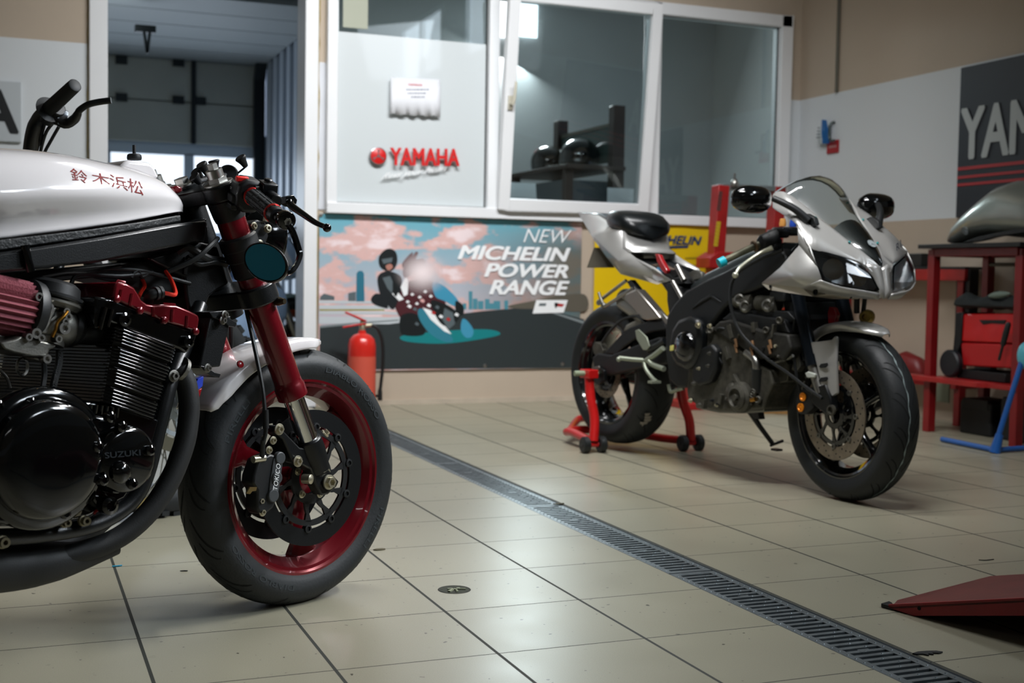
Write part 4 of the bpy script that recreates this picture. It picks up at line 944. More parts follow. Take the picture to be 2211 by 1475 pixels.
# ---- swingarm, rear caliper, chain adjuster
qplate('swingarm', [(1278, 772), (1290, 762), (1318, 766), (1376, 744), (1420, 728), (1440, 736), (1440, 785), (1391, 793), (1337, 806), (1303, 812), (1282, 800)], -.125, .045, BLKM, mir=True, bevel=.008)
qplate('swingarm_brace', [(1301, 764), (1322, 742), (1337, 725), (1358, 708), (1400, 693), (1434, 692), (1438, 712), (1400, 718), (1374, 730), (1348, 748), (1330, 766)], -.120, .035, BLKM, mir=True, bevel=.006)
qplate('chain_adjuster', [(1279, 795), (1290, 790), (1304, 800), (1304, 822), (1290, 832), (1280, 826)], -.135, .02, BLKS)
qplate('axle_block', [(1280, 793), (1293, 790), (1294, 797), (1286, 800), (1285, 812), (1279, 810)], -.139, .01, ALC)
qplate('rear_caliper', [(1279, 748), (1284, 738), (1296, 742), (1302, 756), (1300, 772), (1290, 772), (1282, 764)], -.12, .03, GRF)
qhose('brake_line', [(1300, 740, -.12), (1320, 712, -.125), (1345, 690, -.125), (1375, 684, -.12), (1395, 700, -.11)], .006)
qplate('tyre_hugger', [(1345, 716), (1352, 702), (1374, 690), (1396, 684), (1402, 690), (1380, 702)], -.10, .05, SLVD)
# ---- frame, tank cover, subframe
qplate('main_frame', [(1436, 705), (1440, 680), (1456, 655), (1480, 628), (1520, 606), (1560, 588), (1612, 560), (1660, 540), (1686, 536), (1700, 560), (1690, 590), (1662, 612), (1624, 628), (1588, 640), (1560, 668), (1535, 700), (1520, 720), (1498, 735), (1492, 800), (1482, 838), (1462, 838), (1444, 820), (1436, 760)], -.150, .05, BLKM, mir=True, bevel=.010)
qplate('frame_rib', [(1492, 668), (1512, 648), (1532, 636), (1540, 640), (1556, 652), (1548, 650), (1534, 642), (1514, 654)], -.156, .010, BLKS)
m = MB(); L = []
for u, v0, v1, w in ((1484, 618, 640, .045), (1520, 590, 630, .075), (1560, 570, 620, .095), (1610, 545, 600, .105), (1655, 530, 575, .10), (1690, 522, 560, .07)):
    a, c = QF(u, v0, -w), QF(u, v1, -w); L.append([V((a.x, q*w, zz)) for q, zz in ((-1, c.z), (-1, a.z-.012), (-.86, a.z), (.86, a.z), (1, a.z-.012), (1, c.z))])
m.loft(L); m.build('airbox_cover', M('charcoal_plastic', '#23292a', .5, bump=.1, bscale=300), BIKE, bevel=.01)
qplate('subframe', [(1352, 608), (1360, 604), (1396, 650), (1442, 700), (1436, 712), (1388, 664)], -.105, .03, BLKS, mir=True)
qplate('subframe', [(1440, 610), (1466, 620), (1478, 652), (1462, 690), (1446, 690), (1440, 650)], -.10, .20, BLKM)
m = MB()
for (u0, v0), (u1, v1), r in (((1453, 608), (1475, 648), .010), ((1462, 574), (1478, 606), .012)): m.tube([QF(u0, v0, -.11), QF(u1, v1, -.11)], r, 14)
m.split('silver_strut', STL, BIKE)
# ---- seat unit
TP = dict(A=(1248, 460, -.025), B=(1291, 464, -.06), C=(1339, 493, -.110), D=(1344, 500, -.115), E=(1345, 536, -.122), F=(1358, 546, -.122), G=(1371, 558, -.126), H=(1411, 578, -.118), I=(1449, 606, -.090), J=(1419, 614, -.100), K=(1340, 592, -.112), L=(1310, 556, -.100), M=(1283, 519, -.060), P=(1280, 509, -.078), Q=(1335, 563, -.130))
TP = {k: QF(*p) for k, p in TP.items()}
def Ym(p): return V((p.x, -p.y, p.z))
tu = thing('tail_cowl', None, None); tu.parent = BIKE; tu['label'] = 'silver tail cowl with an open wiring bay'
for s_ in (1, -1):
    m = MB(); ks = list(TP); pts = [TP[k] if s_ > 0 else Ym(TP[k]) for k in ks]
    m.add(pts, [[ks.index(c) for c in f] for f in ('ABCP', 'PCDE', 'PEFGQ', 'PQLM', 'APM', 'QGHIJKL')]); m.build('tail_panel', SLV, tu, smooth=12, solid=.006)
m = MB(); rows = []
for k, bul in (('D', .035), ('E', .045), ('F', .050)):
    p = TP[k]; rows.append([V((p.x+bul*(1-t*t), -p.y*t, p.z)) for t in [-1+q/6 for q in range(13)]])
m.loft(rows, closed=False, cap=False); m.build('hump_front', SLV, tu, smooth=50, solid=.005)
m = MB(); rows = [[V((p.x, p.y*t, p.z)) for t in (1, .5, 0, -.5, -1)] for p in (TP['A'], TP['M'], TP['L'])]; m.loft(rows, closed=False, cap=False); m.build('rear_panel', SLVD, tu, solid=.004)
m = MB(); rows = []
for k, up_ in (('A', .0), ('B', .006), ('C', .010), ('D', .008)): p = TP[k]; rows.append([V((p.x, p.y*t, p.z+up_*(1-t*t)+.003)) for t in (1, .6, 0, -.6, -1)])
m.loft(rows, closed=False, cap=False); m.build('tail_deck', M('dark_grey_gloss', '#3a4045', .3, coat=.4), tu, smooth=50, solid=.006)
m = MB(); L = []
for x, w, zt, zb, zc_ in ((-1.425, .060, 1.042, 1.010, 1.010), (-1.40, .098, 1.052, .992, .985), (-1.36, .112, 1.055, .982, .970), (-1.31, .120, 1.050, .975, .955), (-1.26, .122, 1.036, .962, .935), (-1.22, .116, 1.012, .955, .922), (-1.195, .085, .985, .950, .930)):
    zm = zb+(zt-zb)*.35
    L.append([V((x+.018*(1-(y/w)**2), y, z)) for y, z in ((-w, zm), (-w*.97, zm+(zt-zm)*.6), (-w*.82, zt-.004), (-w*.4, zt), (0, zt+.001), (w*.4, zt), (w*.82, zt-.004), (w*.97, zm+(zt-zm)*.6), (w, zm), (w*.92, zb), (w*.5, zb*.5+zc_*.5), (0, zc_), (-w*.5, zb*.5+zc_*.5), (-w*.92, zb))])
m.loft(L); m.build('seat', M('seat_vinyl', '#0e1214', .30, bump=.1, bscale=300), BIKE, smooth=60)
for px, mt, y, nm in (([(1414, 548), (1422, 550), (1426, 560), (1440, 584), (1436, 592), (1428, 584), (1418, 566)], REDG, -.11, 'red_terminal'), ([(1416, 578), (1430, 576), (1438, 584), (1426, 592)], M('blue_plug', (.10, .35, .62, 1), .4), -.10, 'blue_connector'), ([(1404, 572), (1424, 568), (1440, 576), (1452, 582), (1440, 586)], M('wire_bundle', '#5b4b3e', .6, bump=1., bscale=120), -.08, 'wiring_loom'), ([(1440, 586), (1462, 580), (1470, 590), (1452, 600)], BLKM, -.09, 'relay'), ([(1484, 592), (1498, 582), (1514, 588), (1516, 600), (1496, 606)], ALC, -.06, 'rear_reservoir')):
    qplate(nm, px, y, .02, mt)
qplate('battery_tray', [(1364, 556), (1411, 581), (1446, 604), (1470, 600), (1480, 612), (1440, 618), (1380, 592)], -.085, .17, BLKM)
m = MB(); m.tube([QF(1440, 566, .09), QF(1470, 580, .095), QF(1506, 592, .10)], .012, sq=(.02, .03)); m.build('subframe', BLKM, BIKE)
qplate('number_plate_bracket', [(1266, 578), (1282, 534), (1300, 556), (1312, 578)], -.02, .04, M('brown_grey_plastic', '#6a6558', .6))
for a, c in (((1291, 652, -.12), (1352, 606, -.10)), ((1306, 662, -.135), (1368, 622, -.11))):
    m = MB(); m.tube([QF(*a), QF(*c)], .0075, 12); m.build('grab_strut', STL, BIKE)
m = MB(); m.tube([QF(1293, 632, -.13), QF(1297, 645, -.13), QF(1304, 660, -.13)], .007, 10); m.ball(QF(1304, 660, -.13), .014, 12); m.cyl(QF(1293, 654, -.12), QF(1293, 654, -.15), .012, seg=12); m.build('passenger_footrest', ALC, BIKE)
ex = qplate('silencer', [(1331, 650, -.09), (1353, 632, -.13), (1372, 624, -.14), (1400, 656, -.14), (1426, 688, -.13), (1396, 692, -.13), (1361, 683, -.11)], -.12, .05, M('brushed_steel_panel', '#a7a19a', .25, metal=.9), bevel=.008)
m = MB(); L = []
for u, v, w, h in ((1352, 648, .055, .05), (1385, 668, .06, .055), (1415, 690, .05, .045)):
    c = QF(u, v, -.06); L.append([c+V((0, w*math.cos(t), h*math.sin(t))) for t in [2*PI*i/20 for i in range(20)]])
m.loft(L); m.build('silencer_body', STL, ex, smooth=60)
qplate('heat_shield', [(1412, 666), (1426, 672), (1452, 700), (1440, 704)], -.12, .008, STL)
# ---- footrest plate, pedal, levers
FT = M('worn_alloy', '#9aa08f', .42, metal=.6)
m = MB(); m.tube(cat([QF(1392, 781, -.155), QF(1412, 768, -.15), QF(1432, 752, -.15)], 3), .011, 10); m.tube(cat([QF(1400, 778, -.155), QF(1410, 788, -.15), QF(1434, 797, -.15)], 3), .011, 10); m.build('footrest_hanger', FT, BIKE)
m = MB(); m.tube([QF(1388, 778, -.17), QF(1362, 776, -.215), QF(1336, 773, -.26)], .0095, 12); m.ball(QF(1336, 776, -.26), .011, 10); m.build('footrest', FT, BIKE)
m = MB(); m.tube(cat([QF(1390, 783, -.16), QF(1396, 800, -.165), QF(1410, 818, -.17), QF(1418, 824, -.18)], 4), .008, 10); m.box(QF(1413, 825, -.185), (.03, .045, .010)); m.build('brake_pedal', FT, BIKE)
qplate('heel_plate', [(1371, 714), (1378, 711), (1396, 728), (1402, 748), (1396, 756), (1388, 756), (1374, 732)], -.16, .006, FT, bevel=.002)
m = MB(); m.tube([QF(1400, 756, -.14), QF(1424, 744, -.14), QF(1436, 736, -.14)], .014, 12); m.build('rear_master_cylinder', BLKS, BIKE)
# ---- engine: block, covers, hoses, pump, oil filter
E2 = thing('engine', None, None); E2.parent = BIKE; E2['label'] = 'grimy grey engine laid open below the fairing'
def q2(name, px, y, t, mat, bevel=.004): return qplate(name, px, y, t, mat, E2, bevel)
q2('crankcase', [(1482, 842), (1486, 790), (1500, 735), (1530, 705), (1560, 712), (1596, 752), (1640, 786), (1664, 800), (1668, 830), (1654, 858), (1648, 884), (1600, 886), (1552, 888), (1505, 876), (1484, 860)], -.155, .31, GRF, .008)
q2('cylinder_block', [(1534, 712), (1552, 694), (1575, 690), (1640, 712), (1700, 722), (1708, 752), (1690, 780), (1672, 770), (1640, 776), (1600, 752)], -.165, .33, M('engine_darker_alloy', '#2b2a26', .6, metal=.4, bump=.6, bscale=110, var=.4, vscale=30), .008)  # darker alloy than the crankcase
q2('head_cover', [(1556, 690), (1580, 672), (1690, 690), (1704, 720), (1640, 712), (1575, 694)], -.150, .30, BLKM, .006)
q2('sump', [(1500, 872), (1650, 880), (1648, 889), (1600, 893), (1552, 892), (1503, 882)], -.12, .24, ALC, .004)
def qdome(name, u, v, y, prof, mat, parent=None, ax=(0, -1, 0), seg=32): m = MB(); m.lathe(prof, QF(u, v, y), ax, seg); return m.build(name, mat, parent or E2, smooth=50)
q2('clutch_cover', [(1442, 745), (1448, 712), (1462, 690), (1484, 682), (1504, 690), (1510, 715), (1508, 755), (1494, 790), (1478, 800), (1458, 790), (1446, 770)], -.200, .05, BLKS, .018)
qdome('clutch_boss', 1480, 748, -.200, [(.060, 0), (.056, .012), (.045, .020), (0, .022)], BLKG)
q2('side_cover', [(1494, 790), (1512, 752), (1534, 742), (1546, 756), (1544, 800), (1532, 826), (1508, 834), (1492, 822)], -.185, .04, BLKM, .010)
qdome('stator_cover', 1604, 858, -.155, [(.058, 0), (.058, .018), (.046, .026), (.046, .034), (.034, .040), (.030, .030), (.012, .030), (.012, .044), (0, .044)], GRF)
qdome('water_pump', 1590, 846, -.15, [(.034, 0), (.034, .02), (.026, .03), (0, .032)], GRF)
m = MB(); m.cyl(QF(1622, 864, -.20), QF(1632, 862, -.20), .008); m.build('brass_fitting', MATS['brass'], E2)
c = QF(1660, 848, -.06); m = MB(); m.lathe([(.036, -.03), (.040, -.02), (.040, .05), (.034, .058), (0, .058)], c, (.55, -.6, -.1), 28); m.build('oil_filter', BLKM, E2)
m = MB(); m.tube(cat([QF(1612, 762, -.16), QF(1630, 776, -.165), QF(1634, 796, -.165), QF(1634, 812, -.16)], 4), .015, 14); m.build('water_pipe', STL, E2)
m = MB(); m.tube([QF(1634, 796, -.165), QF(1634, 820, -.16), QF(1636, 846, -.15)], .0185, 16); m.build('water_hose', RUBH, E2)
m = MB(); m.tube([QF(1640, 846, -.14), QF(1642, 880, -.13)], .010, 12); m.build('drain_pipe', M('tarnished_brass', '#857544', .45, metal=.8), E2)
q2('oil_cooler_block', [(1652, 782), (1690, 770), (1704, 786), (1700, 824), (1664, 832), (1652, 812)], -.12, .10, GRF)
COP = M('copper_stud', '#a67f5c', .4, metal=.8)
for u, v in ((1588, 744), (1622, 750), (1660, 746), (1588, 732), (1624, 736), (1662, 734)):
    m = MB(); c = QF(u, v, -.17); m.cyl(c, c+V((.012, -.002, -.03)), .0065, .005, 10); m.build('exhaust_stud', COP, E2)
for u, v in ((1600, 760), (1640, 764), (1678, 758), ):
    m = MB(); m.lathe([(.024, 0), (.026, .012), (.020, .016), (.016, .004)], QF(u, v, -.12), (.8, -.45, -.35), 20); m.build('exhaust_port', GRF, E2)
random.seed(11)
for k in range(34):                                    # casting ribs, brackets and bolts over the grimy block
    u, v = random.choice(((1490+random.random()*150, 845+random.random()*30), (1530+random.random()*60, 700+random.random()*120), (1580+random.random()*110, 690+random.random()*90)))
    c = QF(u, v, -.160); m = MB(); kind = k % 4
    if kind == 0: m.box(c, (random.uniform(.008, .02), .02, random.uniform(.02, .06)), Matrix.Rotation(random.uniform(-.8, .8), 3, 'Y')); nm, mt = 'casting_rib', GRF
    elif kind == 1: m.bolt(c, (0, -1, 0), random.uniform(.0045, .007), .012); nm, mt = 'engine_bolt', random.choice((ALC, ZNC, BLKS))
    elif kind == 2: m.lathe([(.014, 0), (.014, .012), (.010, .016), (.006, .010)], c, (.3, -1, 0), 14); nm, mt = 'casting_boss', GRF
    else: m.tube(cat([c, c+V((.02, -.012, random.uniform(-.03, .03))), c+V((.05, 0, random.uniform(-.05, .02)))], 4), .0045, 8); nm, mt = 'small_hose', random.choice((RUBH, GRF))
    m.build(nm, mt, E2, bevel=.001)
for u, v, r in ((1509, 702, .011), (1534, 704, .008), (1510, 796, .006), (1512, 874, .007), (1530, 790, .006), (1499, 828, .007), (1533, 763, .006)):
    m = MB(); m.bolt(QF(u, v, -.205), (0, -1, 0), r*.8, .012); m.build('cover_bolt', random.choice((ALC, ZNC)), E2)
q2('yellow_tag', [(1446, 747), (1453, 745), (1453, 757), (1446, 758)], -.205, .005, M('yellow_tag', '#c9c26a', .6), .001)
# throttle bodies and airbox underside in the dark behind the forks
m = MB(); m.tube([QF(1594, 650, -.12), QF(1630, 650, -.12)], .030, 18); m.tube([QF(1640, 654, -.12), QF(1678, 656, -.12)], .030, 18); m.split('throttle_body', GRF, E2)
for u, v in ((1600, 648), (1660, 660), (1612, 662)):
    m = MB(); m.lathe([(.020, 0), (.024, .010), (.016, .018), (.010, .010)], QF(u, v, -.14), (.5, -1, .1), 18); m.build('intake_ring', ALC, E2)
q2('coolant_rail', [(1580, 668), (1700, 672), (1716, 690), (1700, 700), (1580, 690)], -.13, .2, BLKM)
q2('radiator', [(1690, 650), (1716, 652), (1736, 780), (1712, 784)], -.10, .26, BLKM)
# ---- fork and front end
def q3(*p): return QF(*p)
for s in (-1, 1):
    def P3(u, v, y=-.104): p = QF(u, v, y); return V((p.x, p.y if s < 0 else -p.y, p.z))
    m = MB(); m.tube([P3(1718, 618), P3(1752, 772)], .0245, 22); m.tube([P3(1752, 768), P3(1757, 790)], .0275, 22); m.build('fork_tube', M('black_anodised', '#1b222a', .28, metal=.6), BIKE)
    m = MB(); m.tube([P3(1754, 785), P3(1773, 850)], .0205, 22); m.build('fork_slider', STL, BIKE)
    m = MB(); px = [(1748, 836), (1782, 830), (1792, 860), (1796, 886), (1782, 896), (1770, 886), (1752, 872)]; m.prism([V((QF(u, v, -.12).x, (-.12 if s < 0 else .085), QF(u, v, -.12).z)) for u, v in px], (0, .035, 0)); m.build('fork_foot', BLKS, BIKE, bevel=.006)
    m = MB(); px = [(1722, 846), (1742, 836), (1756, 846), (1754, 880), (1738, 896), (1720, 892), (1716, 868)]; m.prism([V((QF(u, v, -.118).x, (-.118 if s < 0 else .078), QF(u, v, -.118).z)) for u, v in px], (0, .04, 0)); cl = m.build('brake_caliper', BLKM, BIKE, bevel=.006)
    for u, v in ((1734, 857), (1729, 880)):
        m = MB(); c = QF(u, v, -.119); c = V((c.x, c.y if s < 0 else -c.y, c.z)); m.lathe([(.0155, -.002), (.0155, .003), (.010, .0035), (.008, .001), (.004, .004)], c, (0, s, 0), 22); m.build('orange_piston_cap', M('orange_anodised', (.85, .26, .01, 1), .35, metal=.4), cl)
m = MB(); c = QF(1797, 886, -.125); m.lathe([(.019, 0), (.019, .008), (.012, .010), (.010, .002)], c, (0, -1, 0), 20); m.build('front_axle', GRF, BIKE)
m = MB(); m.box(QF(1738, 640, 0)+V((0, 0, .0)), (.08, .27, .04)); m.build('lower_fork_clamp', BLKM, BIKE, bevel=.008)
# mudguard: arch over the tyre plus a slotted leg guard each side
m = MB(); L = []
for k in range(19):
    t = k/18; a = math.radians(126-(126-59)*t); R = interp([0, .4, .75, 1], [.318, .322, .326, .336], t); w = interp([0, .25, .7, .9, 1], [.062, .070, .068, .05, .016], t); sk = interp([0, .3, .7, 1], [.05, .030, .018, .002], t)
    e = V((math.cos(a), 0, math.sin(a))); o = V(FW)
    L.append([o+e*(R-.012-sk)+V((0, -w, 0)), o+e*(R-.012)+V((0, -w, 0)), o+e*(R-.003)+V((0, -w*.8, 0)), o+e*R+V((0, -w*.4, 0)), o+e*(R+.001), o+e*R+V((0, w*.4, 0)), o+e*(R-.003)+V((0, w*.8, 0)), o+e*(R-.012)+V((0, w, 0)), o+e*(R-.012-sk)+V((0, w, 0))])
m.loft(L, closed=False, cap=False); mg = m.build('front_mudguard', SLV, BIKE, smooth=50, solid=.003); mg['label'] = 'silver front mudguard'; mg.rotation_euler.z = st
for s in (-1, 1):
    px = [(1747, 739), (1772, 738), (1798, 734), (1806, 726), (1811, 728), (1809, 780), (1812, 850), (1802, 856), (1785, 860), (1776, 836), (1765, 790)]
    pts = [QF(u, v, -.118 if u < 1795 else -.100) for u, v in px]; pts = [V((p.x, p.y if s < 0 else -p.y, p.z)) for p in pts]
    m = MB(); m.prism(pts, (0, .012*(-s), 0)); lg = m.build('leg_guard', SLV, mg, bevel=.004)
    for v in (789, 819):
        m = MB(); q = [QF(u_, v_, -.1195) for u_, v_ in ((1770, v+3), (1775, v-3), (1789, v-5), (1791, v), (1786, v+5), (1774, v+6))]; m.prism([V((p.x, p.y if s < 0 else -p.y, p.z)) for p in q], (0, .004*(-s), 0)); m.build('slot', RUBD, lg, bevel=.001)
qplate('tyre_guard_bolt', [(1737, 806), (1744, 802), (1760, 808), (1758, 816), (1742, 816)], -.13, .012, M('white_plastic_clip', '#b9bdb4', .5))
# ---- handlebar right
g0, g1 = QF(1638, 528, -.215), QF(1562, 564, -.345)
m = MB(); m.tube([g0, g1], .0125, 16); hb = m.build('handlebar', M('tape_brown', '#5b5a48', .45, metal=.4, var=.3, vscale=40), BIKE)
d = (g1-g0).normalized(); m = MB(); m.tube([g1-d*.006, g1+d*.020], .017, 18); m.build('bar_end', M('turquoise_plastic', (.0, .40, .50, 1), .4), hb)
m = MB(); m.lathe([(.014, 0), (.021, .002), (.021, .008), (.014, .01)], g0+d*.012, d, 20, closed=True); m.build('grip_flange', M('rust_brown', '#5a4126', .6), hb)
m = MB(); L = []
for s_, k in ((-.075, .8), (-.07, 1), (-.01, 1.05), (-.004, .85)): L.append([g0+d*s_+V((.024*math.cos(t)*k, 0, .030*math.sin(t)*k)) for t in [2*PI*i/10 for i in range(10)]])
m.loft(L); m.build('switch_housing', BLKM, hb, bevel=.003)
for u, v, y, s in ((1660, 516, -.17, (.05, .05, .035)), (1680, 505, -.12, (.06, .06, .03)), (1672, 526, -.15, (.045, .04, .04)), (1696, 500, -.07, (.07, .08, .03))):
    m = MB(); m.box(QF(u, v, y), s); m.build('control_clamp', BLKM, BIKE, bevel=.008)
lp = [QF(1668, 535, -.20), QF(1645, 545, -.225), QF(1618, 562, -.27), QF(1596, 580, -.315), QF(1588, 594, -.335)]
m = MB(); q = cat(lp, 5); m.tube(q, [interp([0, 8, 20], [.009, .007, .0055], k) for k in range(len(q))], 12); m.ball(lp[-1], .0115, 14); m.build('brake_lever', M('pale_lever', '#c6c6b2', .3, metal=.7), BIKE)
for u, v, y, mt, nm in ((1690, 483, -.03, M('orange_knob', '#c58a45', .4), 'adjuster_knob'), (1712, 484, -.06, M('blue_knob', (.02, .08, .5, 1), .4), 'blue_adjuster')):
    m = MB(); m.lathe([(.012, -.01), (.013, 0), (.010, .018), (0, .02)], QF(u, v, y), (0, 0, 1), 16); m.build(nm, mt, BIKE)
def qm(p): return V((p.x, -p.y, p.z))
m = MB(); m.tube([qm(g0), qm(g1)], .0165, 16); m.build('handlebar', BLKM, BIKE)
qhose('clutch_cable', [(1690, 540, -.16), (1640, 560, -.18), (1595, 588, -.19), (1578, 620, -.19), (1580, 670, -.19), (1600, 720, -.185), (1650, 770, -.17), (1700, 805, -.15), (1740, 836, -.13), (1775, 860, -.12)], .0062)
qhose('brake_hose', [(1735, 630, -.10), (1718, 680, -.12), (1712, 740, -.125), (1718, 800, -.13), (1728, 846, -.12)], .0055)
m = MB(); m.tube(cat([QF(1676, 782, -.14), QF(1700, 775, -.145), QF(1712, 768, -.15)], 3), .006, 8); m.build('coolant_union', ALC, BIKE)
qplate('steering_stop', [(1715, 770), (1724, 762), (1728, 790), (1718, 804), (1708, 798)], -.11, .03, ALC)
qplate('inner_bracket', [(1690, 560), (1726, 520), (1728, 545), (1700, 600), (1668, 628), (1640, 634), (1660, 600)], -.10, .2, BLKM)
# ---- fairing: right half from real corner points, mirrored for the left
def Y_(p): return V((p.x, -p.y, p.z))
tip = QF(1904, 579, 0); nose = QF(1911, 640, 0); keel = QF(1893, 644, -.02)
s_rear = QF(1690, 414, -.150); s_mid = QF(1781, 482, -.086); s_low = QF(1836, 524, -.062)     # lower rim of the screen, rear to front
f_rear = QF(1668, 424, -.165); f_mid = QF(1741, 462, -.135)
SILV = []
def panel(name, loops, mat, parent, th=.004, smooth=60, mirror=True):
    m = MB(); m.loft(loops, closed=False, cap=False)
    r_ = m.build(name, mat, parent, smooth=smooth, solid=th)
    if mirror: m2 = MB(); m2.loft([[V((p.x, -p.y, p.z)) for p in l] for l in loops], closed=False, cap=False); m2.build(name, mat, parent, smooth=smooth, solid=th)
    return r_
FA = thing('nose_fairing', None, None); FA.parent = BIKE; FA['label'] = 'silver nose fairing with twin headlights'
# strip beside the screen and the side above the headlight
top = [f_rear, QF(1706, 432, -.150), QF(1760, 470, -.112), QF(1800, 500, -.088), QF(1840, 532, -.062), QF(1872, 556, -.036), QF(1897, 580, -.008)]
edge = [QF(1670, 418, -.158), QF(1692, 414, -.150), QF(1734, 440, -.118), QF(1782, 480, -.086), QF(1832, 520, -.062), QF(1878, 556, -.028), tip]
mid = [QF(1668, 448, -.185), QF(1708, 453, -.185), QF(1752, 492, -.165), QF(1795, 525, -.135), QF(1835, 550, -.100), QF(1870, 574, -.062), QF(1902, 606, -.012)]
hlt = [QF(1672, 452, -.19), QF(1722, 486, -.21), QF(1748, 533, -.228), QF(1790, 545, -.175), QF(1828, 556, -.124), QF(1862, 571, -.070), QF(1886, 596, -.042)]
top, edge, mid, hlt = [cat(x, 4) for x in (top, edge, mid, hlt)]
pn = panel('side_panel', [edge, top, mid, hlt], SLV, FA)
up1 = cat([QF(1724, 480, -.215), QF(1721, 505, -.222), QF(1728, 540, -.228), QF(1735, 556, -.23), ], 4)
up2 = cat([QF(1748, 533, -.228), QF(1752, 548, -.231), QF(1758, 560, -.231), QF(1763, 572, -.230)], 4)
panel('side_panel', [[QF(1722, 486, -.212).lerp(QF(1748, 533, -.229), k/12) for k in range(13)], [QF(1722, 500, -.222).lerp(QF(1756, 556, -.231), k/12) for k in range(13)], [QF(1725, 532, -.228).lerp(QF(1764, 578, -.230), k/12) for k in range(13)]], SLV, FA)
r_edge = [QF(1725, 530, -.228), QF(1706, 556, -.228), QF(1685, 577, -.225), QF(1645, 611, -.215)]
h_edge = [QF(1762, 574, -.230), QF(1768, 590, -.226), QF(1772, 604, -.222), QF(1740, 622, -.212)]
l_edge = [QF(1772, 604, -.222), QF(1812, 618, -.170), QF(1860, 626, -.105), QF(1898, 633, -.030)]
b_edge = [QF(1730, 621, -.212), QF(1790, 634, -.165), QF(1850, 642, -.10), QF(1897, 646, -.020)]
m = MB(); side = [QF(1725, 530, -.228), QF(1763, 576, -.231), QF(1773, 604, -.222), QF(1770, 628, -.190), QF(1730, 621, -.214), QF(1645, 611, -.215), QF(1685, 577, -.226)]
m.add(side, [(0, 1, 2, 3, 4, 5, 6)]); m.loft([cat(l_edge, 4), cat(b_edge, 4)], closed=False, cap=False); m.mirror(); m.split('side_panel', SLV, FA, smooth=60, solid=.004)
# nose ridge between the lamps
nz_ = [[QF(1862, 571, -.070), QF(1886, 597, -.042), QF(1899, 632, -.028), QF(1895, 645, -.022)], [QF(1890, 570, -.028), QF(1903, 604, -.014), QF(1908, 630, -.012), QF(1904, 644, -.010)], [tip, QF(1908, 604, 0), nose, QF(1908, 646, 0)]]
panel('nose_ridge', [cat(x, 3) for x in nz_], SLV, FA)
m = MB()                                               # inner flange with fixing holes under the side
q = [QF(*p) for p in ((1645, 613, -.214), (1668, 610, -.214), (1730, 620, -.211), (1800, 632, -.158), (1860, 641, -.085), (1850, 646, -.085), (1800, 646, -.150), (1752, 640, -.200), (1700, 632, -.208), (1660, 626, -.212))]; m.prism2(q, [p+V((0, .004, 0)) for p in q]); fl_ = m.build('lower_flange', M('bare_plastic', '#b3ab9d', .6), FA, smooth=0); mm = MB(); mm.prism2([Y_(p) for p in q], [Y_(p)-V((0, .004, 0)) for p in q]); mm.build('lower_flange', MATS['bare_plastic'], FA, smooth=0)
m = MB()
for u, v, r, y in ((1761, 631, .011, -.196), (1664, 619, .006, -.2145), (1838, 642, .004, -.116)): m.lathe([(r, 0), (r, .003), (r*.55, .003), (r*.5, -.001)], QF(u, v, y), (0, -1, 0), 14)
m.split('fixing_hole', RUBD, fl_)
HL = glass('headlamp_glass', (.85, .88, .9), .10)
hl_o = [QF(1745, 536, -.231), QF(1790, 546, -.178), QF(1828, 557, -.126), QF(1862, 573, -.072), QF(1884, 597, -.046), QF(1899, 625, -.030), QF(1893, 631, -.036), QF(1855, 626, -.100), QF(1813, 618, -.165), QF(1774, 605, -.218), QF(1760, 573, -.231)]
ctr = sum(hl_o, V())/len(hl_o); out = V((.75, -.6, .1)).normalized()
for s in (-1, 1):
    S_ = (lambda p: p) if s < 0 else Y_
    hd = MB(); bk = [S_(ctr+(p-ctr)*.80-out*.09) for p in hl_o]; rim = [S_(p-out*.003) for p in hl_o]; hd.prism2(rim, bk); hd.f = hd.f[1:]; hd.mi = hd.mi[1:]
    h = hd.build('headlight', M('lamp_reflector', '#c9ccce', .28, metal=.75), FA, smooth=30); h['label'] = 'clear headlight with black surround'
    m = MB(); m.loft([[S_(p) for p in hl_o], [S_(ctr+(p-ctr)*.9+out*.002) for p in hl_o]], cap=False); m.build('lamp_surround', BLKG, h, smooth=40)
    m = MB(); m.add([S_(ctr+(p-ctr)*.9+out*.004) for p in hl_o]+[S_(ctr+out*.012)], [(i, (i+1) % 11, 11) for i in range(11)]); m.build('lens', HL, h, smooth=80)
    for u, v, y, r in ((1800, 580, -.150, .036), (1856, 602, -.085, .024)):
        c = QF(u, v, y)-out*.030; m = MB(); m.lathe([(r, .016), (r*1.05, .006), (r*.8, -.012), (r*.3, -.026), (0, -.028)], S_(c), S_(out) if s < 0 else V((out.x, -out.y, out.z)), 28); m.ball(S_(c-out*.010), .006, 10); m.build('lamp_bowl', CHR, h, smooth=50)
# windscreen
SCR = glass('tinted_screen', (.74, .79, .77), .05, .10)
NS = 14; L = []
for k in range(NS+1):
    t = k/NS; e = V([interp([q/24 for q in range(25)], [edge[j][c] for j in range(25)], .04+t*.90) for c in range(3)])
    hz = interp([0, .25, .5, .75, 1], [.055, .070, .046, .022, .004], t); row = []
    for s in (-1, -.8, -.55, -.28, 0, .28, .55, .8, 1): row.append(V((e.x+(.018 if t < .3 else .010)*(1-s*s), e.y*-s, e.z+hz*(1-s*s))))
    L.append(row)
m = MB(); m.loft(L, closed=False, cap=False); ws = m.build('windscreen', SCR, FA, smooth=80)
m = MB(); lw = L[8:]
m.loft([[p-V((.004, 0, .006)) for p in r] for r in lw], closed=False, cap=False); m.build('screen_base', BLKM, ws, smooth=80)
m = MB(); L2 = [p for p in L[0]]; m.tube(L2, .003, 8); m.build('screen_rim', M('grey_rim', '#7c8386', .4), ws)
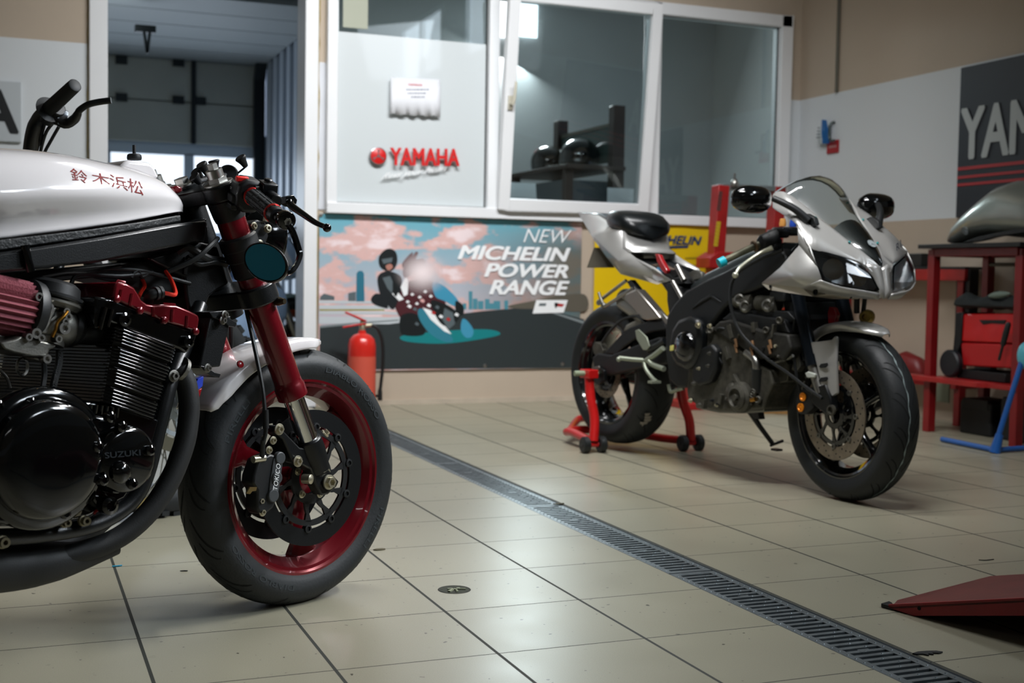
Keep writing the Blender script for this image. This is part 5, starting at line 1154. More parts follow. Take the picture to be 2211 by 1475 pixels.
m = MB(); e0_, e1_ = L[10][4], L[12][4]; n_ = (e1_-e0_).cross(V((0, 1, 0))).normalized(); n_ = n_ if n_.x > 0 else -n_; c = L[11][4]+n_*.001; m.lathe([(.017, 0), (.017, .0015), (.0145, .0015), (.0145, .0005), (0, .0005)], c, n_, 28)
for k in range(3):
    a = PI/2+2*PI*k/3; e1 = V((0, 1, 0)); e2 = n_.cross(e1); dd = e1*math.cos(a)+e2*math.sin(a); m.tube([c+n_*.001, c+n_*.001+dd*.014], .0013, 6)
m.build('round_emblem', M('pale_emblem', '#8d9698', .4), ws, smooth=30)
for (u, v, y) in ((1694, 430, -.150), (1761, 470, -.112), (1834, 523, -.066)):
    for s in (-1, 1): p = QF(u, v, y); m = MB(); m.lathe([(.0045, -.002), (.0045, .003), (0, .004)], V((p.x, p.y*-s, p.z)), (.2, -.5*s*-1*-1, .8), 12); m.build('screen_screw', M('teal_screw', (.02, .22, .22, 1), .4), ws)
m = MB(); bl, br, tl_ = [Y_(QF(u, v, y)) for u, v, y in ((1790, 500, -.150), (1822, 522, -.118), (1778, 488, -.165))]
text_on(m, 'R1', QF(1934, 546, .155)+V((.006, -.002, .004)), QF(1946, 534, .178)+V((.006, -.002, .004)), QF(1931, 532, .150)+V((.006, -.002, .004)), .0, .02, .25)
m.build('lettering', M('dark_letters', '#3d4046', .4), FA, smooth=0)
# mirrors
for s in (-1, 1):
    S_ = (lambda p: p) if s < 0 else Y_
    arm = cat([QF(1745, 478, -.165), QF(1722, 456, -.195), QF(1695, 440, -.225), QF(1668, 428, -.25)], 4)
    m = MB(); m.tube([S_(p) for p in arm], [interp([0, 4, 12], [.016, .013, .011], k) for k in range(len(arm))], 12); m.prism([S_(QF(u, v, -.160)) for u, v in ((1724, 470), (1741, 461), (1757, 470), (1761, 485), (1752, 490), (1728, 482))], (0, .02*(-s), 0)); ma = m.build('mirror', BLKM, FA, bevel=.003)
    c = QF(1625, 430, -.297); L = []
    for t, w, h in ((-.030, .05, .026), (-.026, .076, .042), (-.004, .083, .049), (.016, .074, .044), (.032, .050, .030), (.038, .02, .012)):
        L.append([S_(c+V((t, 0, 0))+V((-.25*0, -math.copysign(abs(math.cos(a))**.75, math.cos(a))*w, math.copysign(abs(math.sin(a))**.8, math.sin(a))*h))) for a in [2*PI*i/24 for i in range(24)]])
    m = MB(); m.loft(L); m.build('mirror_shell', BLKG, ma, smooth=60)
    m = MB(); L = [[S_(c+V((-.0305, -math.cos(a)*.072, math.sin(a)*.038))) for a in [2*PI*i/24 for i in range(24)]], [S_(c+V((-.031, -math.cos(a)*.072, math.sin(a)*.038))) for a in [2*PI*i/24 for i in range(24)]]]; m.loft(L); m.build('mirror_glass', CHR, ma, smooth=0)
# horn, red bracket and brass fitting seen under the nose
qplate('red_bracket', [(1790, 662), (1800, 664), (1806, 680), (1800, 702), (1788, 700), (1786, 676)], .02, .02, REDG)
m = MB(); m.lathe([(.022, -.02), (.026, -.010), (.026, .01), (.020, .022), (.012, .024), (.010, .012)], QF(1872, 684, .10), (.5, -1, 0), 20); m.build('horn', M('brassy_horn', '#a78e4a', .4, metal=.8), BIKE)
m = MB(); m.tube([QF(1868, 640, .08), QF(1862, 690, .09)], .008, 8); m.tube([QF(1850, 640, .05), QF(1850, 676, .06)], .010, 8); m.split('horn_stay', BLKM, BIKE)
# side stand
m = MB(); m.tube([QF(1620, 888, .10), QF(1640, 920, .13), QF(1668, 958, .17)], [.014, .010, .009], 12); m.tube([QF(1664, 962, .17), QF(1690, 952, .17)], .006, 8); m.box(QF(1677, 971, .17), (.035, .03, .008)); m.build('side_stand', BLKS, BIKE)
qplate('stand_bracket', [(1616, 880), (1636, 884), (1640, 906), (1628, 904)], .09, .03, BLKS)
m = MB(); m.tube(cat([QF(1444, 830, -.10), QF(1448, 846, -.10), QF(1462, 842, -.10), QF(1476, 838, -.1)], 3), .008, 8); m.build('shift_linkage', FT, BIKE)
qplate('rear_shock', [(1440, 800), (1478, 800), (1474, 838), (1448, 836)], -.09, .18, BLKM)

# ================================================================== paddock stand under the sport bike
REDS = M('red_powder_coat', (.50, .008, .008, 1), .32, coat=.2, var=.08, vscale=14)
REDW = M('red_worn_paint', (.30, .010, .010, 1), .42, var=.22, vscale=9)
STD = thing('paddock_stand', 'red tubular paddock stand with twin black wheels lifting the silver bike', 'stand', Matrix.Translation((2.58, 4.9, 0)))
so = V((2.58, 4.9, 0))
Lw, Rw = G(1281, 978), G(1491, 974); Lw.z = Rw.z = .036
def wq(p): return QF.m @ p
lt, rt_ = wq(QF(1272, 812, -.175)), wq(QF(1466, 826, .17))
for top_, w, uv in ((lt, Lw, ((1273, 815), (1278, 880), (1284, 930), (1283, 962))), (rt_, Rw, ((1466, 830), (1478, 872), (1492, 920), (1491, 960)))):
    pth = [top_]
    for k, (u, v) in enumerate(uv[1:]): pth.append(top_.lerp(V((w.x, w.y, .05)), (k+1)/3)+V((.012 if k == 1 else 0, 0, 0)))
    m = MB(); m.tube([p-so for p in cat(pth, 4)], .021, 14); up_ = m.build('upright', REDS, STD)
    m = MB(); m.box(top_-so+V((0, 0, .01)), (.075, .05, .038), Matrix.Rotation(-1.43, 3, 'Z')); m.build('saddle', REDS, up_, bevel=.003)
    m = MB(); m.tube([V((w.x-.055, w.y, .036))-so, V((w.x+.055, w.y, .036))-so], .011, 10); m.build('wheel_axle', REDS, up_)
    for s in (-.034, .034):
        m = MB(); m.lathe([(.010, -.016), (.030, -.016), (.036, -.011), (.036, .011), (.030, .016), (.010, .016)], V((w.x+s*1.15, w.y, .036))-so, (1, 0, 0), 22); m.lathe([(.012, -.018), (.012, .018)], V((w.x+s*1.15, w.y, .036))-so, (1, 0, 0), 12); m.build('wheel', M('black_nylon', '#131718', .5), STD)
Lc = G(1226, 944, .03); Rc = Rw.lerp(G(1375, 946, .03), 1.05); Lc.z = Rc.z = .05
m = MB(); m.tube([p-so for p in cat([V((Lw.x, Lw.y, .045)), Lw.lerp(Lc, .8)+V((0, 0, .012)), Lc+V((.01, .03, 0)), Lc+V((.10, .06, .005)), Rc+V((-.06, .09, .005)), Rc, Rw.lerp(Rc, .5), V((Rw.x, Rw.y, .045))], 5)], .0185, 12); m.build('base_tube', REDS, STD)
h0, h1, h2 = Lc+V((.02, .03, .0)), G(1246, 906, .11), G(1300, 902, .11)
h1 = W(1247, 906, 5.44); h2 = W(1290, 902, 5.5)
m = MB(); m.tube([p-so for p in cat([h0, h0.lerp(h1, .8), h1+V((.02, 0, .005)), h2, h2+V((.18, .0, 0))], 5)], .0175, 12); m.build('lever', REDS, STD)
m = MB(); m.tube([lt-so+V((-.07, 0, .012)), lt-so+V((.05, 0, .012))], .012, 10); m.build('bobbin', M('pale_green_nylon', '#8f9a80', .5), STD)

# ================================================================== big printed banner under the window
YB_ = YW-.014
BANW = [W(688, 458, YB_), W(1264, 464, YB_), W(1241, 795, YB_), W(690, 801, YB_)]
bx0, bx1 = 1.613, 3.245; bz0, bz1 = .203, 1.095
def banner_sky():
    m = M('printed_sky', '#6fb0bd', .42); nt = m.node_tree; b = nt.nodes['Principled BSDF']; L = nt.links
    tc = nt.nodes.new('ShaderNodeTexCoord'); sp = nt.nodes.new('ShaderNodeSeparateXYZ'); L.new(tc.outputs['Object'], sp.inputs[0])
    def mp(o, a0, a1, b0, b1): r = nt.nodes.new('ShaderNodeMapRange'); r.inputs[1].default_value = a0; r.inputs[2].default_value = a1; r.inputs[3].default_value = b0; r.inputs[4].default_value = b1; L.new(o, r.inputs[0]); return r.outputs[0]
    def mix(f, a, c):
        x = nt.nodes.new('ShaderNodeMix'); x.data_type = 'RGBA'; L.new(f, x.inputs[0])
        for k, q in ((6, a), (7, c)):
            if isinstance(q, str): x.inputs[k].default_value = srgb(q)
            else: L.new(q, x.inputs[k])
        return x.outputs[2]
    base = mix(mp(sp.outputs[2], .55, 1.1, 0, 1), '#c4bcc6', '#5fa9bb')
    mpn = nt.nodes.new('ShaderNodeMapping'); mpn.inputs['Scale'].default_value = (1.0, 1, 1.9); L.new(tc.outputs['Object'], mpn.inputs[0])
    n = nt.nodes.new('ShaderNodeTexNoise'); n.inputs['Scale'].default_value = 4.2; n.inputs['Detail'].default_value = 5; n.inputs['Roughness'].default_value = .52; L.new(mpn.outputs[0], n.inputs[0])
    c1 = mix(mp(n.outputs[0], .50, .56, 0, .9), base, '#e0b4ad')
    c2 = mix(mp(n.outputs[0], .60, .68, 0, .9), c1, '#f0dfe2')
    n2 = nt.nodes.new('ShaderNodeTexNoise'); n2.inputs['Scale'].default_value = 4; n2.inputs['Detail'].default_value = 4; L.new(mpn.outputs[0], n2.inputs[0])
    dk = mix(mp(n2.outputs[0], .42, .60, 0, 1), '#5b6f72', '#6d6a61')
    add = nt.nodes.new('ShaderNodeMath'); add.operation = 'MULTIPLY'; L.new(mp(sp.outputs[0], 2.45, 3.15, 0, 1), add.inputs[0]); L.new(mp(sp.outputs[2], 1.08, .92, .25, 1), add.inputs[1])
    L.new(mix(add.outputs[0], c2, dk), b.inputs['Base Color']); return m
BS = banner_sky()
PR = {k: M('print_'+k, c, .42) for k, c in dict(road='#2d3537', rail='#c3cbd0', dark='#101719', leather='#161c20', teal='#2f7d92', blue='#3f93b4', pink='#d7a6a4', maroon='#4a1d24', white='#f2f5f7', glow='#f0e3e6', tower='#2b6f86', city='#4c8a9a', skin='#b07a6c', grey='#59656a', lane='#7e888b', sheen='#0f7f83', hill='#5e5a50', yellowish='#9c9a4a', red='#b02a2a').items()}
hm = bpy.data.materials.new('print_halo'); hm.use_nodes = True; hn = hm.node_tree; hb_ = hn.nodes['Principled BSDF']; hb_.inputs['Base Color'].default_value = srgb('#f6e8ea'); hb_.inputs['Roughness'].default_value = .45
hc_ = W(912, 588, YB_); htc = hn.nodes.new('ShaderNodeTexCoord'); hmp = hn.nodes.new('ShaderNodeVectorMath'); hmp.operation = 'SUBTRACT'; hmp.inputs[1].default_value = hc_; hn.links.new(htc.outputs['Object'], hmp.inputs[0])
hs_ = hn.nodes.new('ShaderNodeVectorMath'); hs_.operation = 'MULTIPLY'; hs_.inputs[1].default_value = (1, 0, 1.25); hn.links.new(hmp.outputs[0], hs_.inputs[0]); hl_ = hn.nodes.new('ShaderNodeVectorMath'); hl_.operation = 'LENGTH'; hn.links.new(hs_.outputs[0], hl_.inputs[0])
hr_ = hn.nodes.new('ShaderNodeMapRange'); hr_.interpolation_type = 'SMOOTHSTEP'; hr_.inputs[1].default_value = .0; hr_.inputs[2].default_value = .19; hr_.inputs[3].default_value = .97; hr_.inputs[4].default_value = 0.; hn.links.new(hl_.outputs['Value'], hr_.inputs[0]); hn.links.new(hr_.outputs[0], hb_.inputs['Alpha'])
PR['halo'] = hm
order = list(PR); m = MB(); lay = [0]
ORG = ('maroon', 'dark', 'teal', 'blue', 'leather', 'skin', 'sheen', 'pink', 'glow', 'hill')
def pr(col, px, sharp=False):
    if col in ORG and not sharp: px = [(p.x, p.y) for p in cat([V((u, v, 0)) for u, v in px], 5, closed=True)]
    lay[0] += 1; m.cur = 1+order.index(col); y = YB_-.0008-.00004*lay[0]; m.add([W(u, v, y) for u, v in px], [list(range(len(px)))])
NXB = 24
vs = []; fs = []
for j in range(9):                                     # gently wavy vinyl sheet
    for i in range(NXB+1):
        x = bx0+(bx1-bx0)*i/NXB; z = bz0+(bz1-bz0)*j/8; vs.append((x, YB_+.0006*math.sin(i*1.3+j), z))
for j in range(8):
    for i in range(NXB): a = j*(NXB+1)+i; fs.append((a, a+1, a+NXB+2, a+NXB+1))
m.cur = 0; m.add(vs, fs)
pr('road', [(690, 708), (760, 697), (900, 690), (1040, 672), (1110, 666), (1180, 668), (1262, 690), (1240, 794), (690, 799)])
for a, c in ((649, 655), (659, 667), (672, 678), (684, 699)): pr('rail', [(689, a), (840, a+1), (985, a+8 if a < 680 else a-6), (985, a+11 if a < 680 else a-3), (840, c+1), (689, c)])
pr('lane', [(690, 703), (760, 697), (860, 690), (860, 693), (760, 701), (690, 708)]); pr('yellowish', [(690, 668), (830, 668), (830, 671), (690, 671)])
pr('hill', [(1100, 660), (1150, 650), (1200, 640), (1262, 636), (1262, 672), (1180, 668), (1110, 666)])
for u, t, w in ((1003, 655, 4), (1016, 629, 4), (1026, 645, 5), (1038, 650, 6), (1052, 646, 5), (1062, 655, 5), (1073, 650, 7), (1093, 649, 4)): pr('city', [(u-w, t), (u+w, t), (u+w, 668), (u-w, 668)])
pr('lane', [(1190, 672), (1262, 694), (1262, 700), (1188, 675)])
pr('tower', [(770, 591), (774, 585), (782, 585), (786, 591), (787, 651), (769, 651)]); pr('grey', [(752, 633), (768, 630), (768, 650), (752, 650)]); pr('grey', [(692, 640), (700, 634), (722, 640), (722, 648), (690, 648)])
pr('sheen', [(866, 726), (920, 718), (1000, 712), (1060, 712), (1080, 722), (1040, 732), (960, 742), (880, 738)])
pr('maroon', [(850, 650), (862, 620), (888, 606), (925, 604), (950, 625), (962, 660), (940, 690), (900, 690), (868, 690)])
pr('dark', [(866, 682), (890, 676), (912, 690), (916, 722), (872, 724), (863, 706)]); pr('teal', [(902, 672), (912, 667), (934, 688), (965, 715), (978, 735), (960, 738), (930, 722), (908, 694)])
pr('blue', [(934, 610), (962, 620), (990, 650), (984, 662), (960, 650), (940, 640)]); pr('dark', [(984, 650), (1000, 660), (1000, 680), (985, 676)])
pr('white', [(912, 664), (930, 670), (958, 700), (975, 722), (960, 716), (930, 690)]); pr('dark', [(930, 650), (958, 655), (985, 672), (990, 690), (965, 705), (945, 690)]); pr('grey', [(960, 665), (978, 675), (982, 700), (968, 712), (955, 690)])
pr('blue', [(998, 690), (1008, 692), (1022, 712), (1018, 728), (1004, 728), (995, 712)])
pr('leather', [(815, 600), (832, 586), (855, 590), (868, 604), (862, 640), (850, 668), (836, 658), (822, 640)]); pr('leather', [(801, 645), (812, 634), (828, 640), (838, 664), (826, 664), (806, 656)])
pr('dark', [(818, 556), (828, 542), (842, 537), (855, 545), (858, 565), (850, 582), (834, 585), (820, 575)]); pr('grey', [(824, 560), (836, 558), (848, 556), (846, 566), (828, 570)]); pr('skin', [(833, 574), (844, 570), (848, 578), (838, 584)])
pr('white', [(865, 620), (876, 598), (882, 604), (880, 636), (872, 640)]); pr('white', [(846, 634), (858, 630), (872, 646), (862, 650)]); pr('maroon', [(868, 570), (890, 545), (892, 560), (912, 566), (905, 580), (880, 584)])
for u, v in ((890, 636), (906, 642), (880, 652), (918, 630), (900, 656), (930, 640)): pr('white', [(u-4, v), (u, v-4), (u+5, v), (u, v+3)])
pr('maroon', [(870, 584), (884, 566), (896, 545), (903, 546), (898, 560), (912, 558), (918, 566), (908, 578), (890, 590), (876, 600)])
pr('grey', [(826, 600), (842, 596), (850, 612), (846, 634), (836, 622)]); pr('dark', [(850, 600), (864, 610), (856, 640), (848, 628)])
for u, v, c_ in ((884, 662, 'white'), (896, 668, 'grey'), (912, 650, 'pink'), (926, 660, 'white'), (944, 664, 'grey'), (952, 684, 'white'), (968, 690, 'red'), (978, 696, 'grey'), (986, 680, 'white'), (936, 676, 'red'), (900, 700, 'grey')): pr(c_, [(u-5, v), (u-1, v-5), (u+5, v-1), (u+2, v+4)])
pr('halo', [(912+78*math.cos(t), 588+62*math.sin(t)) for t in [2*PI*q/40 for q in range(40)]])
pr('white', [(1150, 677), (1158, 648), (1226, 648), (1217, 675)]); pr('red', [(1205, 655), (1219, 657), (1214, 663), (1202, 662)]); pr('grey', [(1165, 655), (1180, 655), (1178, 661), (1163, 661)]); pr('dark', [(1197, 655), (1205, 655), (1200, 666)])
m.cur = 1+order.index('white'); yl = YB_-.006
for t, (u0, v0, u1, v1), bo in (('NEW', (1130, 523, 1228, 494), -.008), ('MICHELIN', (990, 559, 1224, 530), .055), ('POWER', (1047, 597, 1224, 569), .055), ('RANGE', (1058, 635, 1222, 605), .055)):
    bl, br = W(u0, v0, yl), W(u1, v0, yl); tl_ = V((bl.x+.018, yl, W(u0, v1, yl).z)); bl.z = br.z = W(u0, v0, yl).z; text_on(m, t, bl, br, tl_, 0, bo, .12)
ban = m.build('advertising_banner', [BS]+[PR[k] for k in order], smooth=0)
tag(ban, 'large printed banner with a leaning motorcyclist and tyre advert, fixed under the window', 'banner')
m = MB()
for u, v in ((693, 464), (872, 468), (1050, 472), (1220, 474), (1047, 790), (1214, 786)): m.lathe([(.011, 0), (.011, .003), (.006, .004), (.005, .001)], W(u, v, YB_-.002), (0, -1, 0), 14)
m.split('eyelet', STL, ban)
# ---- yellow banner behind the sport bike
YY = YW-.03; m = MB(); x0, x1, z0, z1 = W(1283, 575, YY).x, W(1535, 575, YY).x, W(1400, 682, YY).z, W(1400, 476, YY).z
vs = []; fs = []
for j in range(9):
    for i in range(17): vs.append((x0+(x1-x0)*i/16, YY-.004*math.sin(i*.9+j*.5)*(j/8), z0+(z1-z0)*j/8))
for j in range(8):
    for i in range(16): a = j*17+i; fs.append((a, a+1, a+18, a+17))
m.add(vs, fs); m.cur = 1
yl = YY-.008; bl, br = W(1393, 525, yl), W(1511, 525, yl); br.z = bl.z; text_on(m, 'MICHELIN', bl, br, V((bl.x+.012, yl, W(1393, 507, yl).z)), 0, .05, .12)
m.add([W(u, v, yl) for u, v in ((1395, 532), (1487, 530), (1485, 535), (1394, 536))], [(0, 1, 2, 3)])
m.cur = 2
for v in (556, 572):
    for u in range(1480, 1512, 5): m.add([W(u, v, yl), W(u+4, v, yl), W(u+4, v+2.2, yl), W(u, v+2.2, yl)], [(0, 1, 2, 3)])
yb = m.build('advertising_banner', [M('yellow_vinyl', '#e3bf0e', .40), M('navy_print', '#123a66', .45), M('faint_print', '#8a7a1c', .5)], smooth=40)
tag(yb, 'yellow tyre advertising banner hanging behind the tail of the silver bike', 'banner')
m = MB(); m.lathe([(.014, 0), (.014, .003), (.009, .004), (.008, .0)], W(1528, 484, YY-.004), (0, -1, 0), 18, closed=True); m.build('eyelet', STL, yb)

# ================================================================== fire extinguisher
ex0 = W(781, 800, 6.82); EXT = thing('fire_extinguisher', 'red fire extinguisher standing on the floor in front of the large banner', 'fire extinguisher', Matrix.Translation((ex0.x, 6.82, 0)))
m = MB(); m.lathe([(.070, 0), (.078, .012), (.078, .305), (.0785, .315), (.078, .36), (.070, .395), (.048, .418), (.022, .428), (.020, .445), (0, .445)], seg=40); m.build('cylinder', M('extinguisher_red', (.62, .022, .014, 1), .28, coat=.4), EXT)
m = MB(); m.lathe([(.0786, .06), (.0786, .30)], seg=40, cap=False); m.build('label_sleeve', M('faded_red_label', (.62, .09, .055, 1), .5), EXT)
m = MB(); m.lathe([(.017, .44), (.017, .47), (.012, .48), (.012, .50)], seg=16); m.cyl((.0, 0, .468), (.055, -.01, .475), .010); m.build('valve', M('valve_brass', '#b9b29a', .35, metal=.8), EXT)
m = MB(); m.tube([(.02, -.005, .495), (-.03, -.01, .515), (-.10, -.015, .545)], .008, sq=(.024, .010)); m.build('carry_handle', REDS, EXT, bevel=.002)
m = MB(); m.tube([(.02, -.005, .482), (-.04, -.01, .475), (-.115, -.015, .462)], .008, sq=(.022, .009)); m.build('trigger', REDS, EXT, bevel=.002)
m = MB(); m.tube(cat([(.05, -.01, .475), (.085, -.02, .455), (.112, -.025, .38), (.116, -.025, .26), (.108, -.02, .16), (.102, -.02, .10)], 6), .0095, 12); m.build('hose', RUBH, EXT)
m = MB(); m.lathe([(.009, 0), (.013, -.02), (.014, -.07)], (.102, -.02, .12), (0, 0, 1), 12); m.box((.09, -.015, .075), (.03, .02, .015)); m.build('nozzle', BLKM, EXT)

# ================================================================== lettering, notices and hooks on the walls
# signboard on the left of the doorway
m = MB(); x1 = W(46, 240).x; zb, zt_ = W(40, 308).z, W(40, 178).z
m.span((x1-1.55, YW-.02, zb), (x1, YW-.001, zt_)); sg = m.build('wall_sign', M('sign_board', '#b9c0c4', .45), smooth=0, bevel=.003); tag(sg, 'pale signboard with black capital letters on the wall left of the doorway', 'sign')
m = MB(); z0, z1 = W(37, 287).z, W(30, 199).z; xr = W(37, 287).x; text_on(m, 'YAMAHA', (xr-1.12, YW-.022, z0), (xr, YW-.022, z0), (xr-1.12, YW-.022, z1), .001, .05); m.build('lettering', M('black_letters', '#0b1014', .5), sg, smooth=0)
# dark navy signboard on the right wall
XS = XR-.018; a0 = RW(2069, 300, XS); zt_, zb = RW(2074, 147, XS).z, RW(2062, 470, XS).z
m = MB(); m.span((XS, a0.y-2.6, zb), (XR-.001, a0.y, zt_)); sg = m.build('wall_sign', M('navy_board', '#0c1420', .45), smooth=0, bevel=.003); tag(sg, 'dark navy signboard with pale capital letters and red stripes on the right wall', 'sign')
pl = RW(2078, 238, XS-.001); pr_ = RW(2211, 216, XS-.001); pb = RW(2088, 341, XS-.001)
yl_ = pl.y; wd_ = 1.12
m = MB(); text_on(m, 'YAMAHA', (XS-.002, yl_, pb.z), (XS-.002, yl_-wd_, pb.z), (XS-.002, yl_, pl.z), .001, .05); m.build('lettering', M('pale_letters', '#b3b9b9', .5), sg, smooth=0)
m = MB()
for v0, v1 in ((362, 369), (381, 387), (397, 403)):
    z1, z0 = RW(2066, v0, XS).z, RW(2066, v1, XS).z; m.span((XS-.002, a0.y-2.6, z0), (XS, a0.y-.004, z1))
m.split('red_stripe', M('red_stripe', (.42, .008, .012, 1), .5), sg, smooth=0)
# conduit, air freshener, hook and red tag near the corner
m = MB(); p = RW(1806, 199, XR-.012); m.tube([(XR-.012, p.y, p.z), (XR-.012, p.y, ROOMZ)], .011, 10); tag(m.build('cable_conduit', M('grey_conduit', '#5b584c', .5)), 'thin grey vertical conduit near the corner of the right wall', 'pipe')
p = RW(1778, 286, XR-.02); m = MB(); L = []
for z, w, d in ((-.075, .050, .035), (-.05, .052, .045), (0, .040, .045), (.05, .022, .035), (.078, .010, .02)): L.append([V((XR-.001-d*max(0, math.sin(a)), p.y+w*math.cos(a), p.z+z)) for a in [PI*i/10 for i in range(11)]])
m.loft(L); af_ = m.build('air_freshener', M('pale_plastic', '#b9c2c4', .4), smooth=50); tag(af_, 'small blue and white tapered dispenser on the white wall near the corner', 'dispenser')
m = MB()
for k, t in enumerate((-.035, -.015, .005, .025)): m.span((XR-.050, p.y-.006+.004*k, p.z+t), (XR-.044, p.y+.034-.004*k, p.z+t+.007))
m.split('vent_slot', M('grey_slot', '#6f7a80', .5), af_, smooth=0, gap=.0)
m = MB(); L = []
for z, w in ((-.075, .052), (0, .042), (.078, .012)): L.append([V((XR-.047+.01*abs(z)*10, p.y-w*.35, p.z+z)), V((XR-.044+.01*abs(z)*10, p.y-w, p.z+z)), V((XR-.01, p.y-w*1.06, p.z+z)), V((XR-.01, p.y-w*.35, p.z+z))])
m.loft(L); m.build('blue_cover', M('blue_plastic', (.01, .11, .33, 1), .35), af_, smooth=0)
p = RW(1797, 286, XR-.02); m = MB(); m.tube(cat([(XR-.004, p.y+.0, p.z+.065), (XR-.03, p.y+.01, p.z+.05), (XR-.03, p.y+.015, p.z-.02), (XR-.03, p.y, p.z-.05), (XR-.04, p.y-.05, p.z-.055)], 4), .008, 8); tag(m.build('wall_hook', M('grey_metal_hook', '#4c5654', .4, metal=.6)), 'small bent grey metal hook between the blue dispenser and red tag', 'hook')
p = RW(1797, 317, XR-.01); m = MB(); m.span((XR-.010, p.y-.058, p.z-.040), (XR-.001, p.y+.058, p.z+.040)); rt2 = m.build('price_tag', M('red_card', (.36, .010, .014, 1), .5), smooth=0); tag(rt2, 'small red card below the hook on the white wall near the corner', 'tag')
m = MB()
for k in range(4): m.span((XR-.0108, p.y+.034-.02*k, p.z-.006), (XR-.010, p.y+.020-.02*k, p.z+.008))
m.build('faint_writing', M('pink_print', '#b58a88', .6), rt2, smooth=0)

# ================================================================== behind the left window light
YP = YW-.002
pz1 = W(890, 82, YP).z
m = MB(); m.span((W(726, 200).x, YP, WZ0+.06), (W(1050, 220).x, YP+.006, pz1)); pb_ = m.build('display_panel', M('frosted_panel', '#ccd3d5', .30, coat=1.), smooth=0); tag(pb_, 'white glossy panel covering the lower part of the left window pane', 'panel')
yl = YP-.026
LET = M('red_sign_letters', (.62, .012, .012, 1), .35)
LG = thing('wall_lettering', 'red company name with round emblem mounted on the white panel in the left window', 'sign', Matrix.Translation((0, 0, 0)))
m = MB(); bl, br, tl_ = W(843, 356, yl), W(990, 358, yl), W(843, 320, yl); text_on(m, 'YAMAHA', bl, br, tl_, .012, .045); m.build('lettering', LET, LG, smooth=0)
c = W(817, 337, yl); m = MB(); m.lathe([(.047, -.012), (.047, 0), (.041, .004), (0, .005)], c, (0, -1, 0), 36); em = m.build('emblem', LET, LG)
m = MB(); m.lathe([(.050, -.012), (.050, .001), (.0455, .003), (.0455, -.012)], c, (0, -1, 0), 36, closed=True)
for k in range(3):
    a = PI/2+2*PI*k/3; d = V((math.cos(a), 0, math.sin(a))); q = c+V((0, -.0055, 0)); m.tube([q-d*.01, q+d*.036], .0028, 6)
    for s in (-1, 1): e = V((math.cos(a+s*.22), 0, math.sin(a+s*.22))); m.tube([q+d*.022, q+e*.037], .0016, 6)
m.build('emblem_forks', M('silver_trim', '#9aa0a2', .3, metal=.8), em)
m = MB(); bl, br, tl_ = W(820, 392, yl), W(962, 372, yl), W(831, 374, yl); text_on(m, 'Revs your Heart', bl, br, tl_, .004, .004, .35); m.build('slogan', M('white_letters', '#eef0f1', .3), LG, smooth=0)
m = MB(); yn = YP-.03; q = [W(844, 167, yn), W(950, 172, yn), W(951, 252, yn), W(842, 246, yn)]
vs = []; n = 14
for i in range(n+1):
    t = i/n; a, c = q[0].lerp(q[1], t), q[3].lerp(q[2], t); vs += [a, a.lerp(c, .6), c+V((0, -.012*math.sin(i*2.2), .004*math.sin(i*1.7)))]
m.add(vs, [(3*i+j, 3*i+3+j, 3*i+4+j, 3*i+1+j) for i in range(n) for j in (0, 1)])
no = m.build('notice', M('white_paper', '#dfe1e6', .6), smooth=60, solid=.0015); tag(no, 'white printed notice with a wavy lower edge above the red lettering', 'notice')
m = MB(); y2 = yn-.004; text_on(m, 'YAMAHA', W(881, 185, y2), W(912, 186, y2), W(881, 180, y2), 0, .01); m.build('lettering', LET, no, smooth=0)
m = MB()
for v, a, c in ((192, 877, 922), (200, 880, 920), (208, 888, 912)):
    u = a
    while u < c: w = random.uniform(3, 7); m.add([W(u, v, y2), W(u+w, v, y2), W(u+w, v+2.4, y2), W(u, v+2.4, y2)], [(0, 1, 2, 3)]); u += w+1.4
m.build('small_print', M('grey_print', '#9095a2', .6), no, smooth=0)
m = MB(); a, c = W(741, 58, YW-.004), W(795, 2, YW-.004); m.span((a.x, YW+.000, a.z), (c.x, YW+.003, a.z+.22)); tag(m.build('notice', M('yellowed_paper', '#a9ad9c', .7), smooth=0), 'small yellowed sheet stuck at the top of the left window pane', 'notice')
# ================================================================== in the office
PAP = M('paper_stack', '#dfe6ea', .5)
ys = YW+.1
m = MB(); a, c = W(1094, 393, ys+.1), W(1156, 430, ys+.1); m.prism([V((a.x, ys+.1, 1.10)), V((c.x+.02, ys+.1, 1.10)), V((c.x, ys+.1, a.z)), V((a.x, ys+.1, a.z))], (0, .02, 0)); tag(m.build('paper_sheet', PAP, smooth=0), 'white board leaning in the lower left corner of the tilted window', 'paper')
m = MB()
for k in range(3): a, c = W(1312+k*4, 405+k*3, ys+.06+.02*k), W(1368, 432, ys+.06+.02*k); m.span((a.x, ys+.06+.02*k, 1.11), (c.x, ys+.065+.02*k, a.z))
tag(m.build('paper_stack', PAP, smooth=0), 'upright white papers in the lower right corner of the tilted window', 'paper')
WDK = M('dark_wood', '#3a2f2a', .5, var=.2, vscale=10)
sh0 = V((4.06, 8.7, 0)); SHF = thing('shelf_unit', 'dark wooden shelf with tall posts seen through the tilted window', 'shelf', Matrix.Translation(sh0))
for y in (9.2, 8.2): m = MB(); m.span((-.045, y-8.7-.045, 0), (.045, y-8.7+.045, 2.0)); m.build('post', WDK, SHF, bevel=.004)
for x in (-.38, ):
    for y in (9.2, 8.2): m = MB(); m.span((x-.03, y-8.7-.03, 0), (x+.03, y-8.7+.03, 1.53)); m.build('post', WDK, SHF, bevel=.004)
m = MB(); m.span((-.44, -.60, 1.53), (.03, .58, 1.56)); m.build('shelf_board', WDK, SHF, bevel=.003)
